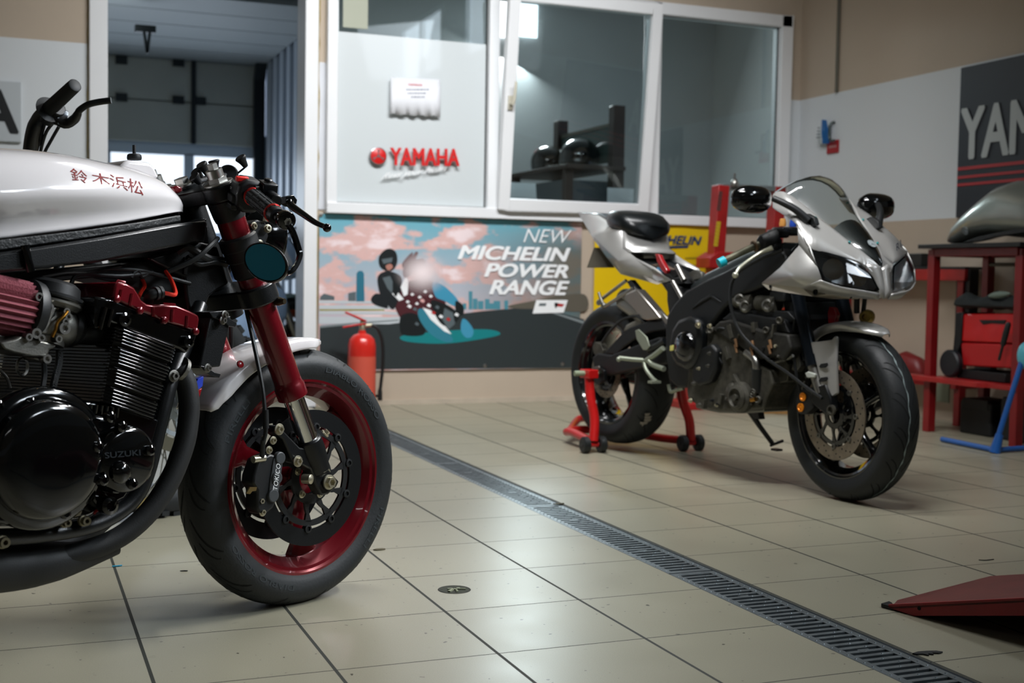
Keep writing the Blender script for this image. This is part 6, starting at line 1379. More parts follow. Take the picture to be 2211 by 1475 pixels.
m = MB(); m.span((-.01, -.46, 1.60), (.0, .46, 1.86)); m.build('glass_panel', M('dark_glass_panel', '#4f5f5c', .2), SHF, smooth=0)
m = MB(); m.span((-.02, -.46, 1.86), (.01, .46, 1.885)); m.build('rail', MATS['grey_conduit'], SHF, smooth=0)
m = MB(); m.span((-.40, -.45, .95), (-.02, .10, 1.46)); m.build('drawer_block', M('grey_cabinet', '#4d565c', .5), SHF, bevel=.004)
HELM = M('helmet_black', '#0c1416', .2, coat=.6)
def helmet(x, y, z, r, rotz, label, stripes):
    h = thing('helmet', label, 'helmet', Matrix.Translation((x, y, z)) @ Matrix.Rotation(rotz, 4, 'Z'))
    h['group'] = 'helmets on the office shelf'
    m = MB(); L = []
    for k in range(13):
        t = -.62+1.62*k/12; rr = (1-t*t)**.5 if t > -.2 else (1-.04)**.5*(1-.18*(-.2-t))
        L.append([V((r*1.12*rr*math.cos(a)+(.02 if math.cos(a) > 0 and t < -.2 else 0), r*rr*math.sin(a), r*t+r*.62)) for a in [2*PI*i/28 for i in range(28)]])
    m.loft(L); m.build('shell', HELM, h, smooth=60)
    m = MB(); L = []
    for t in (-.12, .05, .28, .42): rr = (1-t*t)**.5*1.025; L.append([V((r*1.12*rr*math.cos(a), r*rr*math.sin(a), r*t+r*.62)) for a in [-1.1+2.2*i/14 for i in range(15)]])
    m.loft(L, closed=False, cap=False); m.build('visor', BLKG, h, smooth=60)
    if stripes:
        for k, mt in ((0, M('helmet_white', '#cfd2d2', .3)), (1, REDG), (2, MATS['helmet_white']), (3, REDG)):
            m = MB(); L = []
            for t in (.52, .66, .8, .9): rr = (1-t*t)**.5*1.02; L.append([V((r*1.12*rr*math.cos(a), r*rr*math.sin(a), r*t*1.02+r*.62)) for a in [-2.9+.5*k+.5*i/5 for i in range(6)]])
            m.loft(L, closed=False, cap=False); m.build('stripe', mt, h, smooth=60)
helmet(3.86, 8.98, 1.56, .135, -2.1, 'dark helmet with red and white stripes, farther on the office shelf', True)
helmet(3.92, 8.52, 1.56, .145, -2.6, 'plain black helmet, nearer on the office shelf', False)

# ================================================================== red workshop press behind the sport bike
PX = thing('workshop_press', 'red two-post workshop press with a grey top bar behind the silver bike', 'press', Matrix.Translation((4.1, 6.5, 0)))
po_ = V((4.1, 6.5, 0))
for u0, u1, u2, v0, nm in ((1556, 1546, 1540, 401, 0), (1678, 1670, 1664, 404, 1)):
    a, b2 = W(u0, v0, 6.5)-po_, W(u1, 545, 6.5)-po_
    m = MB(); m.tube([V((a.x, 0, a.z)), V((b2.x, 0, b2.z)), V((b2.x-.01, 0, .80))], .03, sq=(.075, .085)); p_ = m.build('upright', REDW, PX, bevel=.004)
    if not nm:
        m = MB(); q0, q1 = W(1550, 478, 6.45)-po_, W(1543, 532, 6.45)-po_
        for k in range(7): c = q0.lerp(q1, (k+.5)/7); m.span((c.x-.004, -.0445, c.z-.010), (c.x+.024, -.0430, c.z+.010))
        m.build('faded_lettering', M('yellow_print', '#b59a1c', .5), p_, smooth=0)
        m = MB(); q0, q1 = W(1556, 412, 6.45)-po_, W(1551, 455, 6.45)-po_
        for k in range(6): c = q0.lerp(q1, (k+.5)/6); m.span((c.x-.008, -.0445, c.z-.010), (c.x+.018, -.0430, c.z+.008))
        m.build('faded_lettering', M('brown_print', '#5a3230', .5), p_, smooth=0)
a, c = W(1553, 401, 6.5)-po_, W(1684, 405, 6.5)-po_; m = MB(); m.span((a.x, -.04, a.z-.022), (c.x, .04, a.z+.010)); m.build('top_bar', M('grey_bar', '#7c8587', .4, metal=.5), PX, bevel=.003)
c = W(1586, 396, 6.45)-po_; m = MB(); m.lathe([(.022, -.02), (.026, 0), (.016, .02), (.006, .03), (.006, .06)], c, (0, 0, 1), 16); m.build('screw_knob', STL, PX)
m = MB(); a = W(1530, 575, 6.45)-po_; c = W(1592, 545, 6.45)-po_; m.prism([V((a.x, -.06, a.z-.01)), V((c.x, -.06, a.z-.01)), V((c.x, -.06, c.z)), V((a.x+.06, -.06, c.z)), V((a.x, -.06, a.z+.05))], (0, .16, 0)); m.build('foot_bracket', REDW, PX, bevel=.004)
m = MB(); m.span((-.42, -.10, .74), (.36, .10, .80)); m.span((-.40, -.10, 0), (-.32, .10, .74)); m.span((.26, -.10, 0), (.34, .10, .74)); m.span((-.46, -.16, 0), (.40, .16, .04)); m.build('base_frame', REDW, PX, bevel=.004)

# ================================================================== red table with the spare tank, and things on it
TB = thing('work_table', 'red steel work table with a black top and lower shelf at the right wall', 'table', Matrix.Translation((4.53, 4.85, 0)))
to = V((4.53, 4.85, 0))
RDK = M('dark_red_frame', (.20, .006, .008, 1), .4, var=.12, vscale=10)
for x, y in ((4.365, 5.15), (4.375, 4.56), (4.69, 5.12), (4.69, 4.58)):
    m = MB(); m.box(V((x, y, .465))-to, (.045, .045, .93)); m.build('leg', RDK, TB, bevel=.003)
m = MB(); m.span(V((4.30, 4.50, .935))-to, V((4.74, 5.20, .956))-to); m.build('table_top', M('black_table_top', '#0d1012', .5), TB, bevel=.002)
m = MB()
for a, c in (((4.345, 4.56, .895), (4.375, 5.15, .934)), ((4.68, 4.56, .895), (4.70, 5.15, .934)), ((4.36, 5.13, .895), (4.70, 5.16, .934)), ((4.36, 4.55, .895), (4.70, 4.58, .934))): m.span(V(a)-to, V(c)-to)
m.build('top_rail', RDK, TB, bevel=.002)
m = MB(); m.span(V((4.34, 4.54, .262))-to, V((4.72, 5.17, .285))-to); m.build('lower_shelf', M('red_shelf', (.30, .010, .010, 1), .4), TB, bevel=.003)
m = MB(); a = RW(1962, 808, 4.30); c = RW(2108, 828, 4.30); m.prism([V((4.30, a.y+.05, .262))-to, V((4.30, c.y, .262))-to, V((4.36, c.y-.04, .262))-to, V((4.36, a.y+.05, .262))-to], (0, 0, .026)); m.build('shelf_lip', REDW, TB, bevel=.002)
m = MB(); m.tube([V((4.68, 5.1, .86))-to, V((4.68, 4.56, .86))-to], .010, 10); m.build('cross_bar', MATS['grey_conduit'], TB)
# spare tank, nose to the left
m = MB(); L = []; XT = 4.52
for u, vt, vb, w in ((2041, 519, 526, .035), (2046, 505, 526, .075), (2063, 481, 524, .105), (2090, 455, 519, .13), (2122, 429, 510, .150), (2155, 402, 508, .160), (2189, 390, 512, .165), (2235, 391, 516, .16), (2290, 410, 520, .15), (2330, 450, 524, .12), (2350, 490, 527, .06)):
    a, c = RW(u, vt, XT-.04), RW(u, vb, XT-.1); z1, z0, y = a.z, max(c.z, .958), (a.y+c.y)/2; zc_ = z0+(z1-z0)*.42
    L.append([V((XT+w*math.copysign(abs(math.cos(t))**.75, math.cos(t)), y, zc_+((z1-zc_) if math.sin(t) > 0 else (zc_-z0))*math.copysign(abs(math.sin(t))**.85, math.sin(t)))) for t in [2*PI*i/28 for i in range(28)]])
m.loft(L); st_ = m.build('fuel_tank', M('silver_grey_paint', '#8b9089', .30, metal=.5, coat=.4), smooth=60); tag(st_, 'spare silver fuel tank lying on the red work table', 'fuel tank')
bv2 = BVHTree.FromPolygons([tuple(p) for p in m.v], m.f)
h = bv2.ray_cast(CC, ray(2084, 498).normalized()); c, n_ = (h[0], h[1] if h[1].dot(CC-h[0]) > 0 else -h[1]) if h[0] else (RW(2084, 498, 4.4), V((-1, 0, 0)))
m = MB(); m.lathe([(.022, -.002), (.022, .003), (.018, .003), (.018, .001), (0, .001)], c, n_, 28)
e1 = V((0, 0, 1)); e1 = (e1-n_*e1.dot(n_)).normalized(); e2 = n_.cross(e1)
for k in range(3): a = 2*PI*k/3; m.tube([c+n_*.003, c+n_*.003+(e1*math.cos(a)+e2*math.sin(a))*.018], .002, 6)
m.build('round_emblem', M('steel_emblem', '#a9b1b4', .3, metal=.7), st_)
m = MB(); q = [RW(u, v, 4.37) for u, v in ((2080, 523), (2110, 512), (2150, 503), (2211, 492), (2280, 490), (2280, 500), (2211, 502), (2150, 511), (2115, 521))]; m.prism(q, (.02, 0, 0)); m.build('lower_edge', BLKM, st_, bevel=.002)
# wheeled red toolbox on the shelf
TX_ = thing('toolbox', 'bright red wheeled toolbox on the lower shelf of the red table', 'toolbox', Matrix.Translation((4.50, 4.86, .287)))
tq = V((4.50, 4.86, .287))
def tbx(u, v, X=4.42): return RW(u, v, X)-tq
m = MB(); m.prism([tbx(2078, 678), tbx(2196, 676), tbx(2190, 742), tbx(2074, 738)], (.20, 0, 0)); m.build('upper_box', REDS, TX_, bevel=.008)
m = MB(); q = [tbx(2074, 740), tbx(2190, 744), tbx(2186, 796), tbx(2078, 790)]; m.prism(q, (.20, 0, 0)); m.build('lower_box', M('toolbox_red', (.40, .008, .010, 1), .4), TX_, bevel=.008)
m = MB(); q = [tbx(2113, 691, 4.415), tbx(2172, 691, 4.415), tbx(2168, 700, 4.415), tbx(2140, 698, 4.415), tbx(2122, 701, 4.415)]; m.prism(q, (.02, 0, 0)); m.build('handle', BLKM, TX_, bevel=.003)
m = MB(); q = [tbx(2064, 676, 4.41), tbx(2078, 674, 4.41), tbx(2074, 740, 4.41), tbx(2062, 772, 4.41), tbx(2056, 770, 4.41)]; m.prism(q, (.21, 0, 0)); m.build('side_frame', BLKM, TX_, bevel=.004)
m = MB(); m.span((-.08, -.17, 0), (.12, .16, .045)); m.build('base', BLKM, TX_, bevel=.004)
for x in (-.10, .12):
    c = tbx(2054, 783, 4.40); m = MB(); m.lathe([(.03, -.02), (.062, -.02), (.070, -.012), (.070, .012), (.062, .02), (.03, .02)], (x, c.y, .070), (1, 0, 0), 28); m.lathe([(.028, -.012), (.028, .012)], (x, c.y, .070), (1, 0, 0), 18); m.build('wheel', M('dark_rubber_wheel', '#11161b', .5), TX_)
m = MB(); L = []
for k in range(9):
    t = k/8; y = 5.02-.40*t; hh = .05+.02*math.sin(k*1.9); L.append([V((4.46+.075*math.cos(a), y, .655+hh*(1+.25*math.sin(3*a+k))*math.sin(a)*(.9 if math.sin(a) > 0 else .3))) for a in [2*PI*i/14 for i in range(14)]])
m.loft(L); tag(m.build('work_gloves', M('dark_fabric', '#141a1a', .8, bump=.6, bscale=60), smooth=60), 'crumpled dark work gloves heaped on top of the red toolbox', 'gloves')
m = MB(); c = RW(2155, 655, 4.40); L = []
for t, w in ((-.06, .012), (-.03, .028), (.01, .032), (.05, .022), (.075, .008)): L.append([V((4.40+w*.6*math.cos(a), c.y-t, c.z+.040+w*.55*math.sin(a)+t*.1)) for a in [2*PI*i/12 for i in range(12)]])
m.loft(L); tag(m.build('rag', M('grey_green_rag', '#6c7a70', .9, bump=.6, bscale=80), smooth=60), 'pale grey rag on top of the dark gloves', 'rag')
m = MB(); m.lathe([(.007, -.10), (.007, -.03), (.013, -.02), (.015, .03), (.013, .08), (.008, .09)], RW(2168, 735, 4.36), (0, -.30, 1), 14); tag(m.build('screwdriver', M('black_grip', '#15191a', .5), smooth=40), 'black-handled tool leaning at the right end of the red toolbox', 'tool')
# second bench along the wall
BN = thing('wall_bench', 'red steel bench along the right wall behind the work table', 'bench', Matrix.Translation((4.62, 5.75, 0)))
bo_ = V((4.62, 5.75, 0))
m = MB(); m.span(V((4.66, 5.26, .775))-bo_, V((4.70, 6.35, .836))-bo_); m.build('front_rail', REDW, BN, bevel=.003)
m = MB(); m.span(V((4.66, 5.26, .836))-bo_, V((4.80, 6.35, .850))-bo_); m.build('bench_top', BLKM, BN, bevel=.002)
for y in (5.30, 6.30): m = MB(); m.box(V((4.69, y, .388))-bo_, (.045, .045, .775)); m.build('leg', RDK, BN, bevel=.003)
m = MB(); m.span(V((4.64, 5.28, .20))-bo_, V((4.79, 6.32, .225))-bo_); m.build('lower_shelf', RDK, BN, bevel=.002)
p = RW(1978, 566, 4.72); m = MB(); m.span((4.69, p.y-.08, .852), (4.79, p.y+.10, .925)); tag(m.build('battery_box', M('black_case', '#101314', .5), smooth=0, bevel=.004), 'small black case on the bench behind the nose of the silver bike', 'case')
m = MB(); a, c = RW(2072, 582, 4.70), RW(2092, 690, 4.70); m.span((4.68, c.y-.02, .36), (4.74, a.y+.0, .84)); tag(m.build('black_panel', M('black_sheet', '#0a0d10', .5), smooth=0, bevel=.002), 'tall black panel standing at the end of the wall bench', 'panel')
p = RW(1948, 742, 4.66); m = MB(); L = []
for t, r_ in ((-.16, .03), (-.12, .06), (0, .075), (.10, .06), (.17, .02)): L.append([V((4.69+r_*.8*math.cos(a), p.y+t, .225+r_+r_*math.sin(a))) for a in [2*PI*i/16 for i in range(16)]])
m.loft(L); tag(m.build('hydraulic_jack', M('dark_red_casting', (.16, .010, .010, 1), .45), smooth=60), 'dark red trolley jack body on the shelf of the wall bench', 'jack')
for y0, y1, h_, nm, lb, mt in ((4.86, 5.08, .17, 'storage_crate', 'black crate on the floor under the red table', M('black_crate', '#080b0c', .6)), (4.62, 4.80, .20, 'canister', 'dark canister on the floor at the right end under the red table', M('dark_canister', '#0e1413', .5))):
    m = MB(); m.span((4.50, y0, 0), (4.66, y1, h_)); o = m.build(nm, mt, smooth=0, bevel=.01); tag(o, lb, nm.split('_')[-1])
    m = MB(); m.span((4.495, y0+.02, h_-.04), (4.665, y1-.02, h_+.012)); m.build('lid', mt, o, smooth=0, bevel=.004)
p = RW(2030, 850, 4.47); m = MB(); m.span((4.485, p.y-.045, p.z-.045+.0), (4.495, p.y+.045, p.z+.055)); o = m.build('label_card', M('pale_card', '#7d8572', .7), smooth=0); tag(o, 'pale card stuck to the black crate under the red table', 'card')
o.location.x = 0; o.location.z = 0
# blue stand at the right edge
BL = thing('tyre_stand', 'blue tubular stand with a turquoise ball at the right edge', 'stand', Matrix.Translation((4.1, 4.42, 0))); bo2 = V((4.1, 4.42, 0))
BLU = M('blue_paint', (.010, .085, .32, 1), .35, var=.1); f0 = G(2148, 972, .014)-bo2; f1 = G(2300, 962, .014)-bo2; tp = RW(2206, 782, 4.2)-bo2; tp2 = RW(2226, 715, 4.25)-bo2
m = MB(); m.tube([f0+V((0, 0, .01)), tp, tp2], .0125, 14); m.build('strut', BLU, BL)
m = MB(); m.tube([f0, f1], .0125, 14); m.tube([f0+V((-.0, -.01, 0)), f0+V((.03, .38, 0))], .0125, 14); m.build('base_tube', BLU, BL)
m = MB(); m.tube([f0+V((0, 0, -.012)), f0+(tp-f0)*.18], [.026, .017], 14); m.build('corner_socket', BLU, BL)
m = MB(); m.ball(RW(2214, 768, 4.22)-bo2, .045, 24, sc=(.8, .8, 1.35)); m.build('ball', M('turquoise_ball', (.10, .42, .52, 1), .4), BL)
# ================================================================== carton under the sport bike
a, c = G(1640, 884), G(1716, 884); cx0 = W(1655, 880, 6.25).x
CT = thing('carton', 'brown cardboard carton with a white label on the floor behind the silver bike engine', 'box', Matrix.Translation((4.16, 6.13, 0)) @ Matrix.Rotation(-.55, 4, 'Z'))
m = MB(); m.span((-.19, -.13, 0), (.19, .13, .27)); m.build('box_body', M('cardboard', '#8a6534', .8, var=.08), CT, bevel=.002)
m = MB(); m.span((-.16, -.1315, .03), (.19, -.130, .19)); lb_ = m.build('label', M('white_label', '#b9bdb6', .6), CT, smooth=0)
m = MB()
for k in range(9): m.span((.02+.011*k, -.1322, .075), (.02+.011*k+.004+.003*(k % 3), -.1315, .125))
for k in range(5): m.span((-.12+.02*k, -.1322, .05), (-.12+.02*k+.014, -.1315, .062))
m.build('faint_print', M('grey_label_print', '#5f6763', .6), lb_, smooth=0)
# ================================================================== red ramp at lower right
d_ = V((.24, -.97, 0)).normalized(); e_ = V((.97, .24, 0)).normalized(); A = G(1902, 1312); Wd = .56; Ln = 1.0; sl = .265
RM = thing('lift_ramp', 'red steel lift ramp rising from the floor at the lower right', 'ramp', Matrix.Translation(A)); z3 = V((0, 0, 1))
k0 = V((0, 0, 0)); top_pts = [k0+d_*.03+z3*.010, k0+e_*.06-d_*.0+z3*.010, k0+e_*(Wd-.10)-d_*.02+z3*.012, k0+e_*Wd+d_*.06+z3*.022, k0+e_*Wd+d_*Ln+z3*(.006+sl*Ln), k0+d_*Ln+z3*(.006+sl*Ln)]
m = MB(); m.prism(top_pts, (0, 0, -.008)); m.build('ramp_plate', M('ramp_red_brown', (.115, .022, .018, 1), .5, var=.18, vscale=14, bump=.2, bscale=90), RM, bevel=.0015)
m = MB()
for o_, sg_ in ((k0, 1), (k0+e_*(Wd-.006), 1)):
    q = [o_+d_*.02+z3*.004, o_+d_*.09+z3*.001, o_+d_*Ln+z3*(sl*Ln-.052), o_+d_*Ln+z3*(.008+sl*Ln), o_+d_*.02+z3*.012]; m.prism(q, e_*.006)
m.split('side_flange', M('ramp_red', (.27, .008, .012, 1), .4, var=.1, vscale=20), RM, bevel=.001)
m = MB(); m.prism([k0-d_*.0+z3*.001, k0+e_*.035-d_*.004+z3*.001, k0+e_*.028+d_*.010+z3*.001, k0+d_*.035+z3*.001], (0, 0, .009)); m.build('rubber_tip', BLKM, RM, bevel=.001)
m = MB(); c = k0+d_*.105+z3*.022; m.cyl(c-e_*.001, c+e_*.004, .0045, seg=12); m.build('rivet_hole', RUBD, RM)
m = MB(); m.prism([k0+e_*.04+d_*Ln+z3*.0, k0+e_*(Wd-.04)+d_*Ln, k0+e_*(Wd-.04)+d_*(Ln+.9), k0+e_*.04+d_*(Ln+.9)], (0, 0, sl*Ln)); m.build('lift_body', RDK, RM, bevel=.004)
CW = thing('caster_wheel', 'black rubber caster at the lower right corner', 'wheel', Matrix.Translation(V((1.822, 1.742, 0))))
m = MB(); m.lathe([(.02, -.022), (.046, -.022), (.055, -.012), (.055, .012), (.046, .022), (.02, .022)], (0, 0, .055), (.97, .24, 0), 28); m.build('tyre', M('caster_rubber', '#0f1318', .5), CW)
m = MB(); m.lathe([(.021, -.02), (.021, .02), (.008, .024)], (0, 0, .055), (.97, .24, 0), 20); m.build('hub', STL, CW)
m = MB(); m.box((.0, 0, .125), (.075, .06, .008)); m.tube([(-.032, -.008, .055), (-.032, -.008, .122)], .004, sq=(.006, .03)); m.tube([(.032, .008, .055), (.032, .008, .122)], .004, sq=(.006, .03)); m.build('bracket', BLKS, CW)

# ================================================================== drain gratings in the floor channel
GALV = M('galvanised_steel', '#7d868a', .38, metal=.75, var=.22, vscale=25, bump=.3, bscale=140)
def grate_mesh():
    m = MB(); Lg = .976; w = DR1-DR0-.010; z = -.002; t = .020; NSL = 35; p = (Lg-.03)/NSL
    m.span((-w/2, 0, z-t), (-w/2+.020, Lg, z)); m.span((w/2-.020, 0, z-t), (w/2, Lg, z)); m.span((-w/2+.02, 0, z-t), (w/2-.02, .012, z)); m.span((-w/2+.02, Lg-.012, z-t), (w/2-.02, Lg, z))
    for k in range(NSL+1):
        y = .015+p*k
        m.span((-w/2+.019, y-.0065, z-.012), (w/2-.019, y+.0065, z-.0005))
    for k in range(NSL):                               # anti-slip studs
        y = .015+p*(k+.5)
        for x in (-w/2+.010, w/2-.010): m.lathe([(.0028, 0), (.002, .0012), (0, .0016)], (x, y, z), (0, 0, 1), 6)
        m.lathe([(.0028, 0), (.002, .0012), (0, .0016)], (0 if k % 2 else .02, .015+p*k, z-.0005), (0, 0, 1), 6)
    for y in (.26, .72): m.box((0, y, z-.002), (.028, .018, .004))
    return m
gm = grate_mesh().build('drain_grate', GALV, smooth=0); gy0 = 2.823
gl = {-2: 'part of the drain closest to the camera, below the frame edge', -1: 'galvanised drain grating nearest the viewer, beside the red ramp', 0: 'galvanised drain grating second from the viewer, crossing the middle of the tiles', 1: 'galvanised drain grating level with the front wheel of the white-tanked bike', 2: 'dirty galvanised drain grating beside the red paddock stand', 3: 'galvanised drain grating at the far end, against the back wall'}
m_first = True
for k in (-2, -1, 0, 1, 2, 3):
    o = gm if m_first else gm.copy()
    if not m_first: COL.objects.link(o)
    m_first = False
    o.location = ((DR0+DR1)/2, gy0+.983*k, 0); tag(o, gl[k], 'drain grate', 'gratings along the floor drain')
m = MB(); m.span((DR0, -.5, -.03), (DR0+.0045, YW-.02, -.001)); m.span((DR1-.0045, -.5, -.03), (DR1, YW-.02, -.001)); struct(m.build('trim_2', M('drain_edge', '#3c444a', .5, metal=.5), smooth=0))
# round floor socket, leaf scraps and litter on the tiles
hc = G(981, 1273.5); SK = thing('floor_socket', 'round sunken floor socket in a tile right of the white-tanked bike', 'socket', Matrix.Translation(hc))
m = MB(); m.lathe([(.036, .0004), (.0385, .0012), (.0400, .0004)], seg=36, closed=True); m.build('rim_ring', M('dark_ring', '#23241c', .7), SK)
m = MB(); m.lathe([(0, .0006), (.036, .0006)], seg=36, cap=False); m.build('socket_floor', M('socket_dirt', '#2e3125', .8, var=.5, vscale=90), SK, smooth=0)
random.seed(5); m = MB()
for k in range(7): a = random.uniform(0, 6.28); r = random.uniform(.005, .026); m.box((r*math.cos(a), r*math.sin(a), .0022), (random.uniform(.006, .018), random.uniform(.003, .007), .003), Matrix.Rotation(a, 3, 'Z'))
tag(m.build('dirt_flakes', M('pale_flakes', '#8f947a', .7), SK, smooth=0), kind='stuff')
def flat(name, label, cat_, u, v, shape, mat, h=.004):
    c = G(u, v); m = MB(); m.prism([V((x, y, .0005)) for x, y in shape], (0, 0, h)); o = m.build(name, mat, smooth=0, bevel=h*.3); o.location = c; return tag(o, label, cat_)
flat('leaf_scrap', 'curled dry scrap on the tiles behind the front wheel of the white-tanked bike', 'scrap', 819, 1188, [(-.018, 0), (-.006, .010), (.012, .009), (.018, 0), (.006, -.006), (-.010, -.006)], M('dry_leaf', '#5b5440', .8), .003)
flat('leaf_scrap', 'dry brown scrap lying beside the middle of the floor drain', 'scrap', 1206, 1089, [(-.020, 0), (0, .008), (.022, .002), (.016, -.006), (-.008, -.006)], MATS['dry_leaf'], .003)
flat('rubber_scrap', 'torn black rubber scrap on the floor near the red ramp', 'scrap', 2003, 1412, [(-.034, .006), (-.016, .012), (.006, .010), (.026, .004), (.034, -.006), (.020, -.010), (.008, -.004), (.004, -.014), (-.004, -.006), (-.010, -.016), (-.016, -.004), (-.030, .000)], M('black_scrap', '#101312', .7), .003)
flat('cable_tie', 'bright blue plastic strip on a tile joint under the white-tanked bike', 'strip', 253, 1224, [(-.012, -.002), (.006, .001), (.013, .004), (.012, .007), (-.002, .003), (-.013, .001)], M('cyan_strip', (.01, .30, .48, 1), .4), .003)
flat('bolt_scrap', 'dark chip on the tiles left of the front tyre', 'scrap', 397, 1234, [(-.010, .002), (.002, .004), (.010, -.001), (.008, -.004), (-.004, -.001)], MATS['black_scrap'], .002)
flat('wire_offcut', 'thin dark offcut on the tiles beyond the red ramp', 'scrap', 2130, 1210, [(-.022, .006), (-.010, -.001), (.004, -.002), (.024, .0), (.024, -.003), (.002, -.005), (-.012, -.004), (-.024, .004)], MATS['black_scrap'], .002)

# ================================================================== tall spoke-wheeled motorcycle behind the cafe racer
NF = Frame(.451, 4.002, .50, -.03, zc=.348)
EN = thing('motorcycle', 'tall spoke-wheeled motorcycle, mostly hidden behind the white-tanked cafe racer', 'motorcycle', NF.m)
m = MB(); hp = [(.036, .268), (.044, .285), (.047, .310), (.038, .332), (.018, .344), (0, .347)]; prof = [(r, -y) for y, r in hp]+[(r, y) for y, r in hp[-2::-1]]
m.lathe(prof, axis=(0, 1, 0), seg=64, closed=True)
for k in range(44):                                    # chunky tread blocks
    a = 2*PI*k/44
    for y in ((-.026, .0, .026) if k % 2 else (-.014, .014, .036, -.036)):
        r = .346-.25*abs(y)*abs(y)/.04; d = V((math.cos(a), 0, math.sin(a))); m.box(d*r+V((0, y, 0)), (.014, .017, .026), Matrix.Rotation(-a, 3, 'Y'))
m.build('tyre', RUB2, EN, loc=(0, 0, .348), smooth=30)
m = MB(); m.lathe([(.272, -.038), (.276, -.034), (.262, -.016), (.258, 0), (.262, .016), (.276, .034), (.272, .038), (.256, .018), (.252, 0), (.256, -.018)], axis=(0, 1, 0), seg=64, closed=True); rim = m.build('rim', M('grey_rim_alloy', '#7f858b', .35, metal=.8), EN, loc=(0, 0, .348))
for k in range(36):
    m = MB(); a = 2*PI*k/36; s = 1 if k % 2 else -1; b2 = a+(.42 if k % 4 < 2 else -.42)
    m.tube([V((math.cos(b2)*.030, s*.030, math.sin(b2)*.030)), V((math.cos(a)*.256, s*.004, math.sin(a)*.256))], .0019, 6); m.build('spoke', STL, rim)
m = MB(); m.lathe([(.012, -.06), (.030, -.055), (.034, -.03), (.022, -.01), (.022, .01), (.034, .03), (.030, .055), (.012, .06)], axis=(0, 1, 0), seg=24, closed=True); m.build('hub', MATS['grey_rim_alloy'], rim)
make_disc(EN, (0, 0, .348), -.062, .150, .108, M('pale_disc', '#8a8878', .35, metal=.9), M('pale_carrier', '#a9b4bc', .4, metal=.4), nb=6, bob=STL, rc=.055, a0=.35)
for s in (-1, 1):
    m = MB(); m.tube([V((-.25, .095*s, .90)), V((-.10, .095*s, .56))], .027, 16); m.build('fork_tube', BLKM, EN)
    m = MB(); m.tube([V((-.115, .095*s, .60)), V((.0, .095*s, .335))], .023, 16); m.build('fork_slider', MATS['grey_rim_alloy'], EN)
for z in (.74, .86): m = MB(); m.box((-.24-(z-.86)*.45, 0, z), (.07, .25, .04)); m.build('fork_clamp', BLKM, EN, bevel=.006)
ge, gi2 = NF(162, 184, -.42), NF(104, 238, -.29); gd2 = (ge-gi2).normalized()
mid_ = NF(80, 262, -.22); low_ = NF(66, 325, -.15); m = MB(); pth = cat([low_+V((.02, .05, -.14)), low_, mid_, gi2, gi2+gd2*.03], 5); m.tube(pth, [.020]*10+[.018]*6+[.013]*5, 14); m.tube([gi2, ge-gd2*.01], .012, 12); hb = m.build('handlebar', BLKS, EN)
m = MB(); m.tube([V((p.x, -p.y, p.z)) for p in pth+[ge-gd2*.01]], .014, 12); m.build('handlebar', BLKS, EN)
m = MB(); m.tube([gi2, gi2+gd2*.004, gi2+gd2*.008, ge-gd2*.012, ge, ge+gd2*.002], [.034, .036, .0195, .0178, .0172, .014], 24); m.build('grip', M('grip_black', '#101416', .6), hb)
pc = NF(112, 246, -.28); m = MB(); m.tube([pc-gd2*.03, pc+gd2*.035], .022, 14); m.tube([NF(96, 222, -.27), NF(104, 262, -.27)], .020, 12); m.build('switch_housing', BLKM, hb, bevel=.003)
m = MB(); a = NF(134, 250, -.30); m.lathe([(.016, -.012), (.019, 0), (.016, .012)], a, (.8, -.3, -.2), 16); m.box(NF(132, 262, -.30), (.03, .02, .02)); m.build('clutch_clamp', MATS['grey_rim_alloy'], hb)
m = MB(); lp = [NF(108, 250, -.29), NF(140, 268, -.31), NF(160, 258, -.33), NF(168, 246, -.35), NF(172, 238, -.36), NF(190, 226, -.39), NF(215, 220, -.41), NF(240, 217, -.43)]; q = cat(lp, 4); m.tube(q, [interp([0, 8, 14, 28], [.012, .013, .009, .0085], k) for k in range(len(q))], 10); m.build('clutch_lever', BLKS, hb)
for pts in (((118, 262, -.26), (100, 285, -.22), (88, 325, -.16), (86, 350, -.14)), ((100, 256, -.26), (90, 290, -.2), (78, 330, -.15)), ((128, 272, -.27), (112, 300, -.2), (96, 330, -.15), (92, 350, -.14))):
    m = MB(); m.tube(cat([NF(*p) for p in pts], 5), .0045, 8); m.build('control_cable', RUBH, hb)
# body hidden behind the nearer bike
def body_loft(sec, name, mat, parent, ex=.8):
    m = MB(); m.loft([[V((x, w*math.copysign(abs(math.cos(t))**ex, math.cos(t)), zc_+h_*math.copysign(abs(math.sin(t))**ex, math.sin(t)))) for t in [2*PI*i/24 for i in range(24)]] for x, zc_, w, h_ in sec]); return m.build(name, mat, parent, smooth=60)
DKB = M('dark_body', '#15191c', .4)
body_loft([(-.36, .83, .05, .05), (-.45, .83, .13, .09), (-.62, .81, .16, .10), (-.82, .79, .11, .08)], 'fuel_tank', DKB, EN)
body_loft([(-.78, .87, .10, .04), (-1.0, .86, .14, .05), (-1.3, .88, .13, .05), (-1.55, .92, .06, .03)], 'seat', DKB, EN)
body_loft([(-.42, .52, .13, .14), (-.55, .50, .18, .20), (-.80, .48, .18, .19), (-.95, .46, .10, .12)], 'engine', BLKM, EN, .6)
make_tyre(EN, (-1.45, 0, .325), .325, .065, n=0, rubber=RUB2); make_rim(EN, (-1.45, 0, .325), MATS['grey_rim_alloy'], .05, spokes=6, sw=.012)
m = MB()
for s in (-1, 1): m.tube([V((-.85, .10*s, .45)), V((-1.45, .11*s, .325))], .02, sq=(.05, .03)); m.tube([V((-.36, .05*s, .95)), V((-.50, .10*s, .35)), V((-.85, .10*s, .33)), V((-.92, .09*s, .84)), V((-.36, .05*s, .90))], .015, 10)
